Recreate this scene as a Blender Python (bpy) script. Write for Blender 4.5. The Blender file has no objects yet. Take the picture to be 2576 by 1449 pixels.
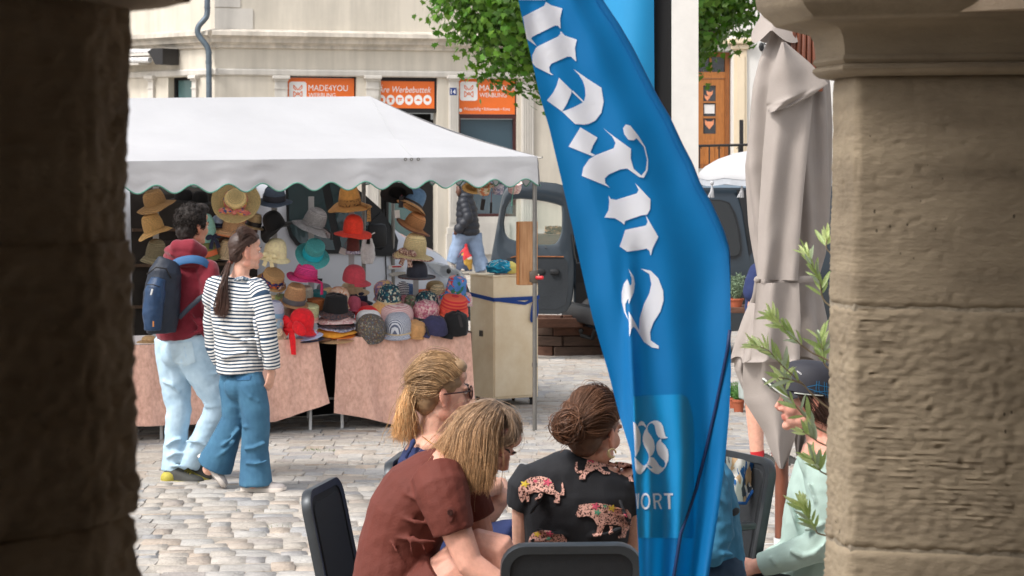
import bpy, bmesh, math, random
import numpy as np
from mathutils import Vector as Vec, Matrix, noise
from mathutils.bvhtree import BVHTree

random.seed(7)
rnd = random.Random(11)
scene = bpy.context.scene
COL = scene.collection
R = math.radians

# ------------------------------------------------------------------ camera
F, CX, HY, CH = 5365.0, 1288.0, 430.0, 2.0       # focal length in photo pixels, centre column, horizon row, eye height
cd = bpy.data.cameras.new('camera')
cam = bpy.data.objects.new('camera', cd)
COL.objects.link(cam)
cam.location = (0, 0, CH)
cam.rotation_euler = (R(90), 0, 0)
cd.sensor_width = 36.0
cd.lens = 36.0 * F / 2576.0
cd.shift_y = -(724.5 - HY) / 2576.0
cd.clip_end = 2000
cd.clip_start = 0.05
cd.dof.use_dof = True
cd.dof.focus_distance = 9.5
cd.dof.aperture_fstop = 11.0
scene.camera = cam

# ------------------------------------------------------------------ light
SUN_DIR = Vec((-0.64, -0.50, 1.02)).normalized()      # towards the sun: high, left of and a little behind the camera
world = bpy.data.worlds.new("World")
scene.world = world
world.use_nodes = True
wn, wl = world.node_tree.nodes, world.node_tree.links
bg = wn['Background']
sky = wn.new('ShaderNodeTexSky')
sky.sky_type = 'NISHITA'
sky.sun_disc = False
sky.sun_elevation = math.asin(SUN_DIR.z)
sky.sun_rotation = math.atan2(SUN_DIR.x, SUN_DIR.y)
sky.air_density = 1.0
sky.dust_density = 4.0
hs = wn.new('ShaderNodeHueSaturation')
hs.inputs['Saturation'].default_value = 0.3
wl.new(sky.outputs[0], hs.inputs['Color'])
wl.new(hs.outputs[0], bg.inputs['Color'])
bg.inputs['Strength'].default_value = 0.15
sd = bpy.data.lights.new('sun', 'SUN')
sd.energy = 1.45
sd.angle = R(10)
sd.color = (1.0, 0.97, 0.93)
sun = bpy.data.objects.new('sun', sd)
COL.objects.link(sun)
sun.rotation_euler = SUN_DIR.to_track_quat('Z', 'Y').to_euler()
scene.view_settings.view_transform = 'Standard'
scene.view_settings.look = 'None'
scene.view_settings.exposure = 0.77
scene.view_settings.gamma = 1
scene.view_settings.use_curve_mapping = False
scene.render.engine = 'CYCLES'
scene.cycles.use_denoising = True
scene.cycles.max_bounces = 8
scene.cycles.transparent_max_bounces = 12

# ------------------------------------------------------------------ helpers
def V(px, py, D):
    "a point seen at photo pixel (px, py) standing D metres in front of the camera"
    return Vec(((px - CX) / F * D, D, CH - (py - HY) / F * D))

def zoomf(x0, y0, k):
    return lambda x, y: (x0 + x * k, y0 + y * k)
zA = zoomf(335.4, 436, .3008); zB = zoomf(603.7, 436, .3008); zC = zoomf(939.2, 436, .3010)
zD = zoomf(335.4, 838.5, .3010); zE = zoomf(704.4, 872, .3981); zF = zoomf(1241, 939.2, .3518)
zG = zoomf(1744, 838.5, .4213); zH = zoomf(1710.6, 0, .3242); zI = zoomf(1744, 402.5, .3241)
zJ = zoomf(1274.6, 0, .3241); zK = zoomf(1341.7, 436, .3473); zL = zoomf(335.4, 0, .2083); zM = zoomf(670.8, 134.2, .287)
def VZ(z, x, y, D):
    p = z(x, y); return V(p[0], p[1], D)

def lin(c):
    def f(u):
        u /= 255.0
        return u / 12.92 if u <= 0.04045 else ((u + 0.055) / 1.055) ** 2.4
    return tuple(f(u) for u in c)

ORG = {}
def thing(name, label, cat, loc=(0, 0, 0), group=None, rotz=0.0):
    o = bpy.data.objects.new(name, None)
    COL.objects.link(o)
    o.location = loc; o.rotation_euler = (0, 0, rotz)
    o.empty_display_size = 0.1
    o['label'] = label; o['category'] = cat
    if group: o['group'] = group
    ORG[o.name] = Vec(loc)
    return o
def tag(o, label, cat, group=None):
    o['label'] = label; o['category'] = cat
    if group: o['group'] = group
    return o

class MB:
    "collects shapes in world coordinates, links them as ONE mesh object"
    def __init__(s): s.v = []; s.f = []; s.mi = []; s.tint = None
    def add(s, vs, fs, mi=0):
        b = len(s.v); s.v.extend([tuple(p) for p in vs])
        s.f.extend([tuple(i + b for i in f) for f in fs]); s.mi.extend([mi] * len(fs))
        return b
    def box(s, c, size, rot=None, mi=0, bev=0.0):
        h = [u / 2 for u in size]; c = Vec(c); M = rot or Matrix.Identity(3)
        if bev <= 0:
            vs = [c + M @ Vec((sx * h[0], sy * h[1], sz * h[2])) for sx in (-1, 1) for sy in (-1, 1) for sz in (-1, 1)]
            s.add(vs, [(0, 1, 3, 2), (4, 6, 7, 5), (0, 4, 5, 1), (2, 3, 7, 6), (0, 2, 6, 4), (1, 5, 7, 3)], mi)
        else:
            b = min(bev, .45 * min(size)); bm = bmesh.new(); bmesh.ops.create_cube(bm, size=1)
            for v in bm.verts: v.co = Vec((v.co.x * size[0], v.co.y * size[1], v.co.z * size[2]))
            bmesh.ops.bevel(bm, geom=bm.edges[:], offset=b, segments=2, profile=.5, affect='EDGES')
            s.bm(bm, c, M, mi)
        return s
    def bm(s, bm, c=(0, 0, 0), M=None, mi=0):
        bm.verts.index_update(); M = M or Matrix.Identity(3); c = Vec(c)
        s.add([c + M @ v.co for v in bm.verts], [[v.index for v in f.verts] for f in bm.faces], mi); bm.free()
    def box2(s, a, b, mi=0, bev=0):
        a = Vec(a); b = Vec(b)
        return s.box((a + b) / 2, [abs(b[i] - a[i]) for i in range(3)], None, mi, bev)
    def tube(s, pts, rad, n=8, mi=0, caps=True, side=None, round_ends=False):
        "loft along pts; rad: number or (a, b) per point, a along `side`"
        pts = [Vec(p) for p in pts]
        if not isinstance(rad, (list, tuple)): rad = [rad] * len(pts)
        rad = [r if isinstance(r, (list, tuple)) else (r, r) for r in rad]
        if round_ends:
            t0 = (pts[0] - pts[1]).normalized(); t1 = (pts[-1] - pts[-2]).normalized()
            ra, rb = rad[0], rad[-1]; m0 = min(ra); m1 = min(rb)
            pre = [(pts[0] + t0 * m0 * a, (ra[0] * b, ra[1] * b)) for a, b in ((.97, .22), (.75, .66), (.4, .92))]
            post = [(pts[-1] + t1 * m1 * a, (rb[0] * b, rb[1] * b)) for a, b in ((.4, .92), (.75, .66), (.97, .22))]
            pts = [p for p, _ in pre] + pts + [p for p, _ in post]
            rad = [r for _, r in pre] + rad + [r for _, r in post]
        rings = []; prev = Vec(side) if side is not None else None
        for i, p in enumerate(pts):
            t = (pts[min(i + 1, len(pts) - 1)] - pts[max(i - 1, 0)])
            t = t.normalized() if t.length > 1e-9 else Vec((0, 0, 1))
            if prev is None:
                prev = Vec((1, 0, 0)) if abs(t.x) < .8 else Vec((0, 1, 0))
            a = prev - t * prev.dot(t)
            if a.length < 1e-6: a = t.orthogonal()
            a.normalize(); b = t.cross(a)
            if side is None: prev = a
            rings.append([p + a * (math.cos(2 * math.pi * k / n) * rad[i][0]) + b * (math.sin(2 * math.pi * k / n) * rad[i][1]) for k in range(n)])
        return s.rings(rings, caps, mi)
    def rings(s, rings, caps=True, mi=0, closed=True):
        n = len(rings[0]); vs = [p for r in rings for p in r]; fs = []
        for i in range(len(rings) - 1):
            for k in range(n if closed else n - 1):
                k2 = (k + 1) % n
                fs.append((i * n + k, i * n + k2, (i + 1) * n + k2, (i + 1) * n + k))
        if caps and closed:
            fs.append(tuple(range(n - 1, -1, -1))); fs.append(tuple((len(rings) - 1) * n + k for k in range(n)))
        s.add(vs, fs, mi); return s
    def ell(s, c, r, rot=None, n=14, m=9, mi=0):
        c = Vec(c); M = rot or Matrix.Identity(3)
        if not isinstance(r, (list, tuple)): r = (r, r, r)
        vs = [c + M @ Vec((0, 0, -r[2]))]
        for j in range(1, m):
            ph = -math.pi / 2 + math.pi * j / m
            for k in range(n):
                th = 2 * math.pi * k / n
                vs.append(c + M @ Vec((r[0] * math.cos(ph) * math.cos(th), r[1] * math.cos(ph) * math.sin(th), r[2] * math.sin(ph))))
        vs.append(c + M @ Vec((0, 0, r[2])))
        fs = [(0, 1 + (k + 1) % n, 1 + k) for k in range(n)]
        for j in range(m - 2):
            for k in range(n):
                a = 1 + j * n + k; b = 1 + j * n + (k + 1) % n
                fs.append((a, b, b + n, a + n))
        top = len(vs) - 1; o = 1 + (m - 2) * n
        fs += [(o + k, o + (k + 1) % n, top) for k in range(n)]
        s.add(vs, fs, mi); return s
    def lathe(s, prof, n=24, c=(0, 0, 0), M=None, mi=0, wob=None, closed=False):
        c = Vec(c); M = M or Matrix.Identity(3); rings = []
        for j, (r, z) in enumerate(prof):
            ring = []
            for k in range(n):
                th = 2 * math.pi * k / n; rr, zz = r, z
                if wob: rr, zz = wob(r, z, th)
                ring.append(c + M @ Vec((rr * math.cos(th), rr * math.sin(th), zz)))
            rings.append(ring)
        return s.rings(rings, closed, mi)
    def prism(s, poly, thick, M=None, c=(0, 0, 0), mi=0):
        "polygon in local x-z, extruded along local +y by thick"
        M = M or Matrix.Identity(3); c = Vec(c); n = len(poly)
        vs = [c + M @ Vec((x, 0, z)) for x, z in poly] + [c + M @ Vec((x, thick, z)) for x, z in poly]
        fs = [tuple(range(n)), tuple(range(2 * n - 1, n - 1, -1))] + [(k, n + k, n + (k + 1) % n, (k + 1) % n) for k in range(n)]
        s.add(vs, fs, mi); return s
    def grid(s, fn, nu, nv, mi=0):
        vs = [fn(i / nu, j / nv) for j in range(nv + 1) for i in range(nu + 1)]
        fs = [(j * (nu + 1) + i, j * (nu + 1) + i + 1, (j + 1) * (nu + 1) + i + 1, (j + 1) * (nu + 1) + i) for j in range(nv) for i in range(nu)]
        s.add(vs, fs, mi); return s
    def build(s, name, mat, parent=None, smooth=None, local=False, kind=None, tint=None, fix=True):
        me = bpy.data.meshes.new(name)
        org = Vec((0, 0, 0)) if (parent is None or local) else ORG.get(parent.name, Vec((0, 0, 0)))
        me.from_pydata([tuple(Vec(p) - org) for p in s.v] if org.length > 0 else s.v, [], s.f)
        mats = mat if isinstance(mat, (list, tuple)) else [mat]
        for m in mats: me.materials.append(m)
        if len(mats) > 1: me.polygons.foreach_set('material_index', s.mi)
        if fix:
            b = bmesh.new(); b.from_mesh(me); bmesh.ops.recalc_face_normals(b, faces=b.faces[:]); b.to_mesh(me); b.free()
        if smooth is not None:
            me.shade_smooth()
            if smooth < 180: me.set_sharp_from_angle(angle=R(smooth))
        if tint is not None:
            at = me.color_attributes.new('tint', 'FLOAT_COLOR', 'POINT')
            arr = np.ones((len(me.vertices), 4), np.float32); t = np.asarray(tint, np.float32)
            arr[:, :t.shape[1]] = t; at.data.foreach_set('color', arr.ravel())
        o = bpy.data.objects.new(name, me); COL.objects.link(o)
        if parent is not None: o.parent = parent
        ORG[o.name] = org
        if kind: o['kind'] = kind
        return o

def struct(mb, name, mat, **k):
    o = mb.build(name, mat, **k); o['kind'] = 'structure'; return o

def baked(o, mods):
    "apply a list of (type, settings) modifiers"
    for i, (ty, st) in enumerate(mods):
        m = o.modifiers.new(ty.lower() + str(i), ty)
        for k, v in st.items(): setattr(m, k, v)
    dg = bpy.context.evaluated_depsgraph_get(); dg.update()
    me = bpy.data.meshes.new_from_object(o.evaluated_get(dg))
    old = o.data; o.modifiers.clear(); o.data = me; me.name = old.name
    bpy.data.meshes.remove(old)
    return o

def solid(name, mb, mat, parent=None, vox=.01, smooth=4, disp=None, tintf=None, fac=.5):
    "fuse every closed shape of mb into one continuous surface; disp(co, normal) moves vertices along the normal"
    o = mb.build(name, mat[:1] if isinstance(mat, list) else mat, parent)
    baked(o, [('REMESH', dict(mode='VOXEL', voxel_size=vox, use_smooth_shade=True)), ('SMOOTH', dict(factor=fac, iterations=smooth))])
    me = o.data; me.shade_smooth(); org = ORG[o.name]
    n = len(me.vertices)
    if disp:
        ns = [tuple(x.vector) for x in me.vertex_normals]
        for i, v in enumerate(me.vertices):
            nn = Vec(ns[i]); v.co = v.co + nn * disp(v.co + org, nn)
    if tintf:
        at = me.color_attributes.new('tint', 'FLOAT_COLOR', 'POINT')
        arr = np.ones((n, 4), np.float32)
        for i, v in enumerate(me.vertices): arr[i, :3] = tintf(v.co + org)
        at.data.foreach_set('color', arr.ravel())
    me.update()
    return o

def rotm(rx=0, ry=0, rz=0):
    return (Matrix.Rotation(R(rz), 3, 'Z') @ Matrix.Rotation(R(ry), 3, 'Y') @ Matrix.Rotation(R(rx), 3, 'X'))
def frame3(x, z):
    "rotation whose columns are x, y, z for a wanted x and approximate z"
    x = Vec(x).normalized(); z = Vec(z); z = (z - x * z.dot(x)).normalized(); y = z.cross(x)
    return Matrix((x, y, z)).transposed()
def tri_sub(poly, n):
    "triangulate a concave outline and split every triangle n x n: points (x, y) and faces"
    from mathutils.geometry import tessellate_polygon
    pts, fs = [], []
    for t in tessellate_polygon([[Vec((x, y, 0)) for x, y in poly]]):
        a, b, c = [Vec(poly[i]) for i in t]
        if (b - a).cross(c - a) > 0: b, c = c, b
        base = len(pts); idx = {}
        for i in range(n + 1):
            for j in range(n + 1 - i): idx[i, j] = base + len(idx); q = a + (b - a) * (i / n) + (c - a) * (j / n); pts.append((q.x, q.y))
        for i in range(n):
            for j in range(n - i):
                fs.append((idx[i, j], idx[i + 1, j], idx[i, j + 1]))
                if i + j < n - 1: fs.append((idx[i + 1, j], idx[i + 1, j + 1], idx[i, j + 1]))
    return pts, fs
def smooth_path(pts, n=6):
    "Catmull-Rom through pts"
    pts = [Vec(p) for p in pts]; out = []
    for i in range(len(pts) - 1):
        p0 = pts[max(i - 1, 0)]; p1 = pts[i]; p2 = pts[i + 1]; p3 = pts[min(i + 2, len(pts) - 1)]
        for k in range(n):
            t = k / n
            out.append(.5 * ((2 * p1) + (p2 - p0) * t + (2 * p0 - 5 * p1 + 4 * p2 - p3) * t * t + (3 * p1 - p0 - 3 * p2 + p3) * t ** 3))
    out.append(pts[-1]); return out
def lerp(a, b, t): return a + (b - a) * t
def interp(xs, ys, x): return float(np.interp(x, xs, ys))

# ------------------------------------------------------------------ materials
MATS = {}
def nt(m): return m.node_tree.nodes, m.node_tree.links
def mk(name, col, rough=.8, var=.12, scale=6., bump=0., bscale=None, metal=0., sheen=0., coat=0., spec=None, tint=False, stretch=(1, 1, 1), trans=0., dark=None, detail=5., sss=0.):
    "general procedural material: base colour with two-scale noise variation, optional bump"
    if name in MATS: return MATS[name]
    m = bpy.data.materials.new(name); m.use_nodes = True; N, L = nt(m)
    b = N['Principled BSDF']; c = lin(col) if max(col) > 1.001 else tuple(col)
    tc = N.new('ShaderNodeTexCoord'); mp = N.new('ShaderNodeMapping'); mp.inputs['Scale'].default_value = stretch
    L.new(tc.outputs['Object'], mp.inputs[0])
    nz = N.new('ShaderNodeTexNoise'); nz.inputs['Scale'].default_value = scale; nz.inputs['Detail'].default_value = detail; nz.inputs['Roughness'].default_value = .65
    L.new(mp.outputs[0], nz.inputs['Vector'])
    rp = N.new('ShaderNodeValToRGB'); rp.color_ramp.elements[0].position = .3; rp.color_ramp.elements[1].position = .7
    d = lin(dark) if dark else tuple(u * (1 - var * 1.6) for u in c)
    rp.color_ramp.elements[0].color = (*d, 1); rp.color_ramp.elements[1].color = (*[min(1, u * (1 + var)) for u in c], 1)
    L.new(nz.outputs[0], rp.inputs[0]); out = rp.outputs[0]
    if tint:
        va = N.new('ShaderNodeVertexColor'); va.layer_name = 'tint'
        mx = N.new('ShaderNodeMix'); mx.data_type = 'RGBA'; mx.blend_type = 'MULTIPLY'; mx.inputs[0].default_value = 1
        L.new(out, mx.inputs[6]); L.new(va.outputs[0], mx.inputs[7]); out = mx.outputs[2]
    L.new(out, b.inputs['Base Color'])
    b.inputs['Roughness'].default_value = rough; b.inputs['Metallic'].default_value = metal
    if spec is not None: b.inputs['Specular IOR Level'].default_value = spec
    if sheen: b.inputs['Sheen Weight'].default_value = sheen; b.inputs['Sheen Roughness'].default_value = .4
    if coat: b.inputs['Coat Weight'].default_value = coat; b.inputs['Coat Roughness'].default_value = .06
    if sss: b.inputs['Subsurface Weight'].default_value = sss; b.inputs['Subsurface Radius'].default_value = (.01, .004, .002)
    if bump:
        n2 = N.new('ShaderNodeTexNoise'); n2.inputs['Scale'].default_value = bscale or scale * 6; n2.inputs['Detail'].default_value = 4
        L.new(mp.outputs[0], n2.inputs['Vector'])
        bp = N.new('ShaderNodeBump'); bp.inputs['Strength'].default_value = 1; bp.inputs['Distance'].default_value = bump
        L.new(n2.outputs[0], bp.inputs['Height']); L.new(bp.outputs[0], b.inputs['Normal'])
    if trans:
        tr = N.new('ShaderNodeBsdfTranslucent'); L.new(out, tr.inputs[0]); ms = N.new('ShaderNodeMixShader'); ms.inputs[0].default_value = trans
        L.new(b.outputs[0], ms.inputs[1]); L.new(tr.outputs[0], ms.inputs[2]); L.new(ms.outputs[0], N['Material Output'].inputs[0])
    MATS[name] = m
    return m
def mk_glass(name, col, rough=.03, alpha=.35):
    "tinted window glass: part see-through, part mirror"
    if name in MATS: return MATS[name]
    m = bpy.data.materials.new(name); m.use_nodes = True; N, L = nt(m); b = N['Principled BSDF']
    b.inputs['Base Color'].default_value = (*lin(col), 1); b.inputs['Roughness'].default_value = rough
    b.inputs['Alpha'].default_value = alpha; b.inputs['Specular IOR Level'].default_value = .8
    MATS[name] = m; return m
def mk_pattern(name, cols, scale=30., rough=.85, mode='voronoi', base=None, thr=.5, stretch=(1, 1, 1), bump=0.):
    "printed cloth: patches of several colours on a base"
    if name in MATS: return MATS[name]
    m = bpy.data.materials.new(name); m.use_nodes = True; N, L = nt(m); b = N['Principled BSDF']; b.inputs['Roughness'].default_value = rough
    tc = N.new('ShaderNodeTexCoord'); mp = N.new('ShaderNodeMapping'); mp.inputs['Scale'].default_value = stretch; L.new(tc.outputs['Object'], mp.inputs[0])
    src = mp.outputs[0]
    dn = N.new('ShaderNodeTexNoise'); dn.inputs['Scale'].default_value = scale * .8; L.new(src, dn.inputs['Vector'])
    ad = N.new('ShaderNodeMix'); ad.data_type = 'RGBA'; ad.blend_type = 'LINEAR_LIGHT'; ad.inputs[0].default_value = .25 / scale * 4
    L.new(src, ad.inputs[6]); L.new(dn.outputs[1], ad.inputs[7])
    vo = N.new('ShaderNodeTexVoronoi'); vo.inputs['Scale'].default_value = scale; L.new(ad.outputs[2], vo.inputs['Vector'])
    sp = N.new('ShaderNodeSeparateColor'); L.new(vo.outputs['Color'], sp.inputs[0])
    rp = N.new('ShaderNodeValToRGB'); rp.color_ramp.interpolation = 'CONSTANT'
    els = rp.color_ramp.elements
    while len(els) < len(cols): els.new(.5)
    for i, c in enumerate(cols):
        els[i].position = i / len(cols); els[i].color = (*lin(c), 1)
    L.new(sp.outputs[0], rp.inputs[0]); out = rp.outputs[0]
    if base:
        gt = N.new('ShaderNodeMath'); gt.operation = 'GREATER_THAN'; gt.inputs[1].default_value = thr; L.new(vo.outputs['Distance'], gt.inputs[0])
        mx = N.new('ShaderNodeMix'); mx.data_type = 'RGBA'; L.new(gt.outputs[0], mx.inputs[0]); L.new(out, mx.inputs[6]); mx.inputs[7].default_value = (*lin(base), 1); out = mx.outputs[2]
    L.new(out, b.inputs['Base Color']); MATS[name] = m; return m
def mk_stripes(name, a, c, freq, axis=2, duty=.5, rough=.85, distort=0.):
    "two-colour stripes across an object axis"
    if name in MATS: return MATS[name]
    m = bpy.data.materials.new(name); m.use_nodes = True; N, L = nt(m); b = N['Principled BSDF']; b.inputs['Roughness'].default_value = rough
    tc = N.new('ShaderNodeTexCoord'); sp = N.new('ShaderNodeSeparateXYZ'); L.new(tc.outputs['Object'], sp.inputs[0]); src = sp.outputs[axis]
    if distort:
        n = N.new('ShaderNodeTexNoise'); n.inputs['Scale'].default_value = 5; L.new(tc.outputs['Object'], n.inputs['Vector'])
        ma = N.new('ShaderNodeMath'); ma.operation = 'MULTIPLY_ADD'; ma.inputs[1].default_value = distort; L.new(n.outputs[0], ma.inputs[0]); L.new(src, ma.inputs[2]); src = ma.outputs[0]
    mu = N.new('ShaderNodeMath'); mu.operation = 'MULTIPLY'; mu.inputs[1].default_value = freq; L.new(src, mu.inputs[0])
    fr = N.new('ShaderNodeMath'); fr.operation = 'FRACT'; L.new(mu.outputs[0], fr.inputs[0])
    gt = N.new('ShaderNodeMath'); gt.operation = 'GREATER_THAN'; gt.inputs[1].default_value = duty; L.new(fr.outputs[0], gt.inputs[0])
    mx = N.new('ShaderNodeMix'); mx.data_type = 'RGBA'; L.new(gt.outputs[0], mx.inputs[0]); mx.inputs[6].default_value = (*lin(a), 1); mx.inputs[7].default_value = (*lin(c), 1)
    L.new(mx.outputs[2], b.inputs['Base Color']); MATS[name] = m; return m

def add_text(name, s, org, xdir, zdir, width, mat, parent, height=None, depth=.002, shear=0., font_space=1.):
    "flat lettering; org = lower left corner, xdir = reading direction, zdir = up"
    cu = bpy.data.curves.new(name, 'FONT'); cu.body = s; cu.shear = shear; cu.extrude = 0; cu.resolution_u = 3; cu.space_character = font_space
    t = bpy.data.objects.new(name, cu); COL.objects.link(t)
    dg = bpy.context.evaluated_depsgraph_get(); dg.update()
    me = bpy.data.meshes.new_from_object(t.evaluated_get(dg))
    bpy.data.objects.remove(t); bpy.data.curves.remove(cu)
    n = len(me.vertices); a = np.empty(n * 3); me.vertices.foreach_get('co', a); a = a.reshape(-1, 3)
    mn = a.min(0); mx = a.max(0); sx = width / (mx[0] - mn[0]); sz = (height / (mx[1] - mn[1])) if height else sx
    x = Vec(xdir).normalized(); z = Vec(zdir).normalized(); base = ORG.get(parent.name, Vec()) if parent else Vec()
    out = [tuple(Vec(org) + x * ((p[0] - mn[0]) * sx) + z * ((p[1] - mn[1]) * sz) - base) for p in a]
    me.vertices.foreach_set('co', np.array(out).ravel()); me.update()
    me.materials.clear(); me.materials.append(mat)
    o = bpy.data.objects.new(name, me); COL.objects.link(o); o.parent = parent; ORG[o.name] = base
    return o
# ================================================================== SETTING
# ---- ground
def mk_cobble():
    m = bpy.data.materials.new('cobble_stone'); m.use_nodes = True; N, L = nt(m); b = N['Principled BSDF']; b.inputs['Roughness'].default_value = .82
    ge = N.new('ShaderNodeNewGeometry'); oi = N.new('ShaderNodeObjectInfo')
    ad = N.new('ShaderNodeMath'); ad.operation = 'ADD'; L.new(ge.outputs['Random Per Island'], ad.inputs[0]); L.new(oi.outputs['Random'], ad.inputs[1])
    fr = N.new('ShaderNodeMath'); fr.operation = 'FRACT'; L.new(ad.outputs[0], fr.inputs[0])
    rp = N.new('ShaderNodeValToRGB'); e = rp.color_ramp.elements; e[0].position = 0; e[1].position = 1
    e[0].color = (*lin((186, 180, 172)), 1); e[1].color = (*lin((172, 170, 168)), 1)
    for p, c in ((.25, (190, 180, 168)), (.45, (178, 174, 169)), (.6, (196, 191, 184)), (.8, (186, 170, 154)), (.92, (164, 163, 163))):
        x = e.new(p); x.color = (*lin(c), 1)
    L.new(fr.outputs[0], rp.inputs[0])
    n1 = N.new('ShaderNodeTexNoise'); n1.inputs['Scale'].default_value = 9; n1.inputs['Detail'].default_value = 8; n1.inputs['Roughness'].default_value = .7
    L.new(ge.outputs['Position'], n1.inputs['Vector'])
    mr = N.new('ShaderNodeMapRange'); mr.inputs[1].default_value = .3; mr.inputs[2].default_value = .7; mr.inputs[3].default_value = .62; mr.inputs[4].default_value = .93; L.new(n1.outputs[0], mr.inputs[0])
    n3 = N.new('ShaderNodeTexNoise'); n3.inputs['Scale'].default_value = .9; n3.inputs['Detail'].default_value = 3; L.new(ge.outputs['Position'], n3.inputs['Vector'])
    mr3 = N.new('ShaderNodeMapRange'); mr3.inputs[1].default_value = .35; mr3.inputs[2].default_value = .65; mr3.inputs[3].default_value = .84; mr3.inputs[4].default_value = 1.08; L.new(n3.outputs[0], mr3.inputs[0])
    mm = N.new('ShaderNodeMath'); mm.operation = 'MULTIPLY'; L.new(mr.outputs[0], mm.inputs[0]); L.new(mr3.outputs[0], mm.inputs[1])
    mx = N.new('ShaderNodeMix'); mx.data_type = 'RGBA'; mx.blend_type = 'MULTIPLY'; mx.inputs[0].default_value = 1; L.new(rp.outputs[0], mx.inputs[6]); L.new(mm.outputs[0], mx.inputs[7])
    L.new(mx.outputs[2], b.inputs['Base Color'])
    n2 = N.new('ShaderNodeTexNoise'); n2.inputs['Scale'].default_value = 45; n2.inputs['Detail'].default_value = 6; L.new(ge.outputs['Position'], n2.inputs['Vector'])
    bp = N.new('ShaderNodeBump'); bp.inputs['Strength'].default_value = 1; bp.inputs['Distance'].default_value = .012; L.new(n2.outputs[0], bp.inputs['Height']); L.new(bp.outputs[0], b.inputs['Normal'])
    return m
M_cobble = mk_cobble()
M_joint = mk('joint_earth', (168, 160, 149), .95, .3, 3, .01, 60)
M_road = mk('asphalt', (112, 112, 113), .9, .12, 2, .004, 120)
M_stonepave = mk('pavement_stone', (176, 168, 156), .9, .12, 3, .004, 60)
g = MB(); S = 500
g.add([(-S, -60, .005), (S, -60, .005), (S, S, .005), (-S, S, .005)], [(0, 1, 2, 3)])
ground = struct(g, 'ground', M_joint)
def stone_mesh(mb, cx, cy, w, d, r, h=.012, tl=.03):
    "one worn sett: irregular outline, rounded shoulders, slightly domed"
    n = 8; outl = []
    a0 = [(-.5, -.5), (0, -.54), (.5, -.5), (.53, 0), (.5, .5), (0, .54), (-.5, .5), (-.53, 0)]
    for x, y in a0: outl.append((x * 1.03 * w * (1 + r.uniform(-.05, .05)), y * 1.03 * d * (1 + r.uniform(-.07, .06))))
    tx, ty = r.uniform(-tl, tl), r.uniform(-tl, tl); lv = r.uniform(-.004, .004)
    vs = [(cx + x, cy + y, -.03) for x, y in outl]
    vs += [(cx + x * .99, cy + y * .985, h - .006 + lv + tx * x + ty * y) for x, y in outl]
    vs += [(cx + x * .94, cy + y * .92, h + lv + tx * x + ty * y) for x, y in outl]
    vs += [(cx, cy, h + .002 + lv)]
    fs = []
    for k in range(n):
        k2 = (k + 1) % n
        fs += [(k, k2, n + k2, n + k), (n + k, n + k2, 2 * n + k2, 2 * n + k), (2 * n + k, 2 * n + k2, 3 * n)]
    mb.add(vs, fs)
rs = random.Random(3)
spots = []
y = 4.6
while y < 32:
    dd = rs.uniform(.135, .2)
    x = -.26 * y - 1.2 + rs.uniform(0, .2); ph = rs.uniform(0, 9)
    while x < .26 * y + 1.2:
        w = rs.uniform(.10, .2) if rs.random() < .85 else rs.uniform(.2, .29)
        yy = y + dd / 2 + .03 * math.sin(x * 1.3 + ph) + .10 * x
        spots.append((x + w / 2, yy, w - .007, dd - .008))
        x += w
    y += dd
vis = []
for i, (sx, sy, w, d) in enumerate(spots):
    px = CX + sx / sy * F; py = HY + CH / sy * F
    if 370 < px < 1950 and 1090 < py < 1455 and not (560 < px < 720 and py < 1240) and not (900 < px < 1800 and py > 1330): vis.append((sy, i))
vis.sort(); near = set(i for _, i in vis[:300])
variants = []
for k in range(20):
    t_ = MB(); stone_mesh(t_, 0, 0, 1, 1, rs, .012, .005); me = bpy.data.meshes.new('cobble'); me.from_pydata(t_.v, [], t_.f); me.materials.append(M_cobble)
    me.shade_smooth(); me.set_sharp_from_angle(angle=R(40)); variants.append(me)
rest = MB()
for i, (sx, sy, w, d) in enumerate(spots):
    if i in near:
        o = bpy.data.objects.new('cobble', variants[i % 20]); COL.objects.link(o); o.parent = ground
        o.location = (sx, sy, rs.uniform(-.004, .004)); o.scale = (w, d, 1); o.rotation_euler = (rs.uniform(-.012, .012), rs.uniform(-.012, .012), .10 + rs.uniform(-.05, .05))
    elif sy > 0: stone_mesh(rest, sx, sy, w, d, rs)
o = rest.build('cobbles', M_cobble, ground, 40, kind='stuff', fix=False)
# moss and grass tufts in the joints
M_grass = mk('joint_grass', (96, 122, 52), .8, .3, 30, trans=.2)
tf = MB()
for (px, py, n) in ((793, 1136, 60), (812, 1140, 22), (838, 1138, 14), (1005, 907, 40), (640, 1290, 10), (1462, 880, 30), (1440, 905, 14), (700, 1330, 12), (930, 1120, 12)):
    D = CH * F / (py - HY); c = V(px, py, D)
    for k in range(n):
        a = rs.uniform(0, 6.28); r_ = abs(rs.gauss(0, .05)); b = c + Vec((math.cos(a) * r_ * 1.6, math.sin(a) * r_, -.005)); h = rs.uniform(.012, .035); l = Vec((rs.gauss(0, .012), rs.gauss(0, .012), h)); s_ = Vec((.003, .002, 0))
        tf.add([b - s_, b + s_, b + l], [(0, 1, 2)])
tf.build('grass_tufts', M_grass, kind='stuff', fix=False)['label'] = 'tiny tufts of green grass growing in the joints between the cobbles'
g = MB(); g.add([(-60, 33, -.006), (60, 33, -.006), (60, 44.9, -.006), (-60, 44.9, -.006)], [(0, 1, 2, 3)]); struct(g, 'road', M_road)
g = MB(); g.box2((-60, 44.1, -.3), (60, 60, .13), bev=.02); struct(g, 'pavement', M_stonepave)

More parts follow.
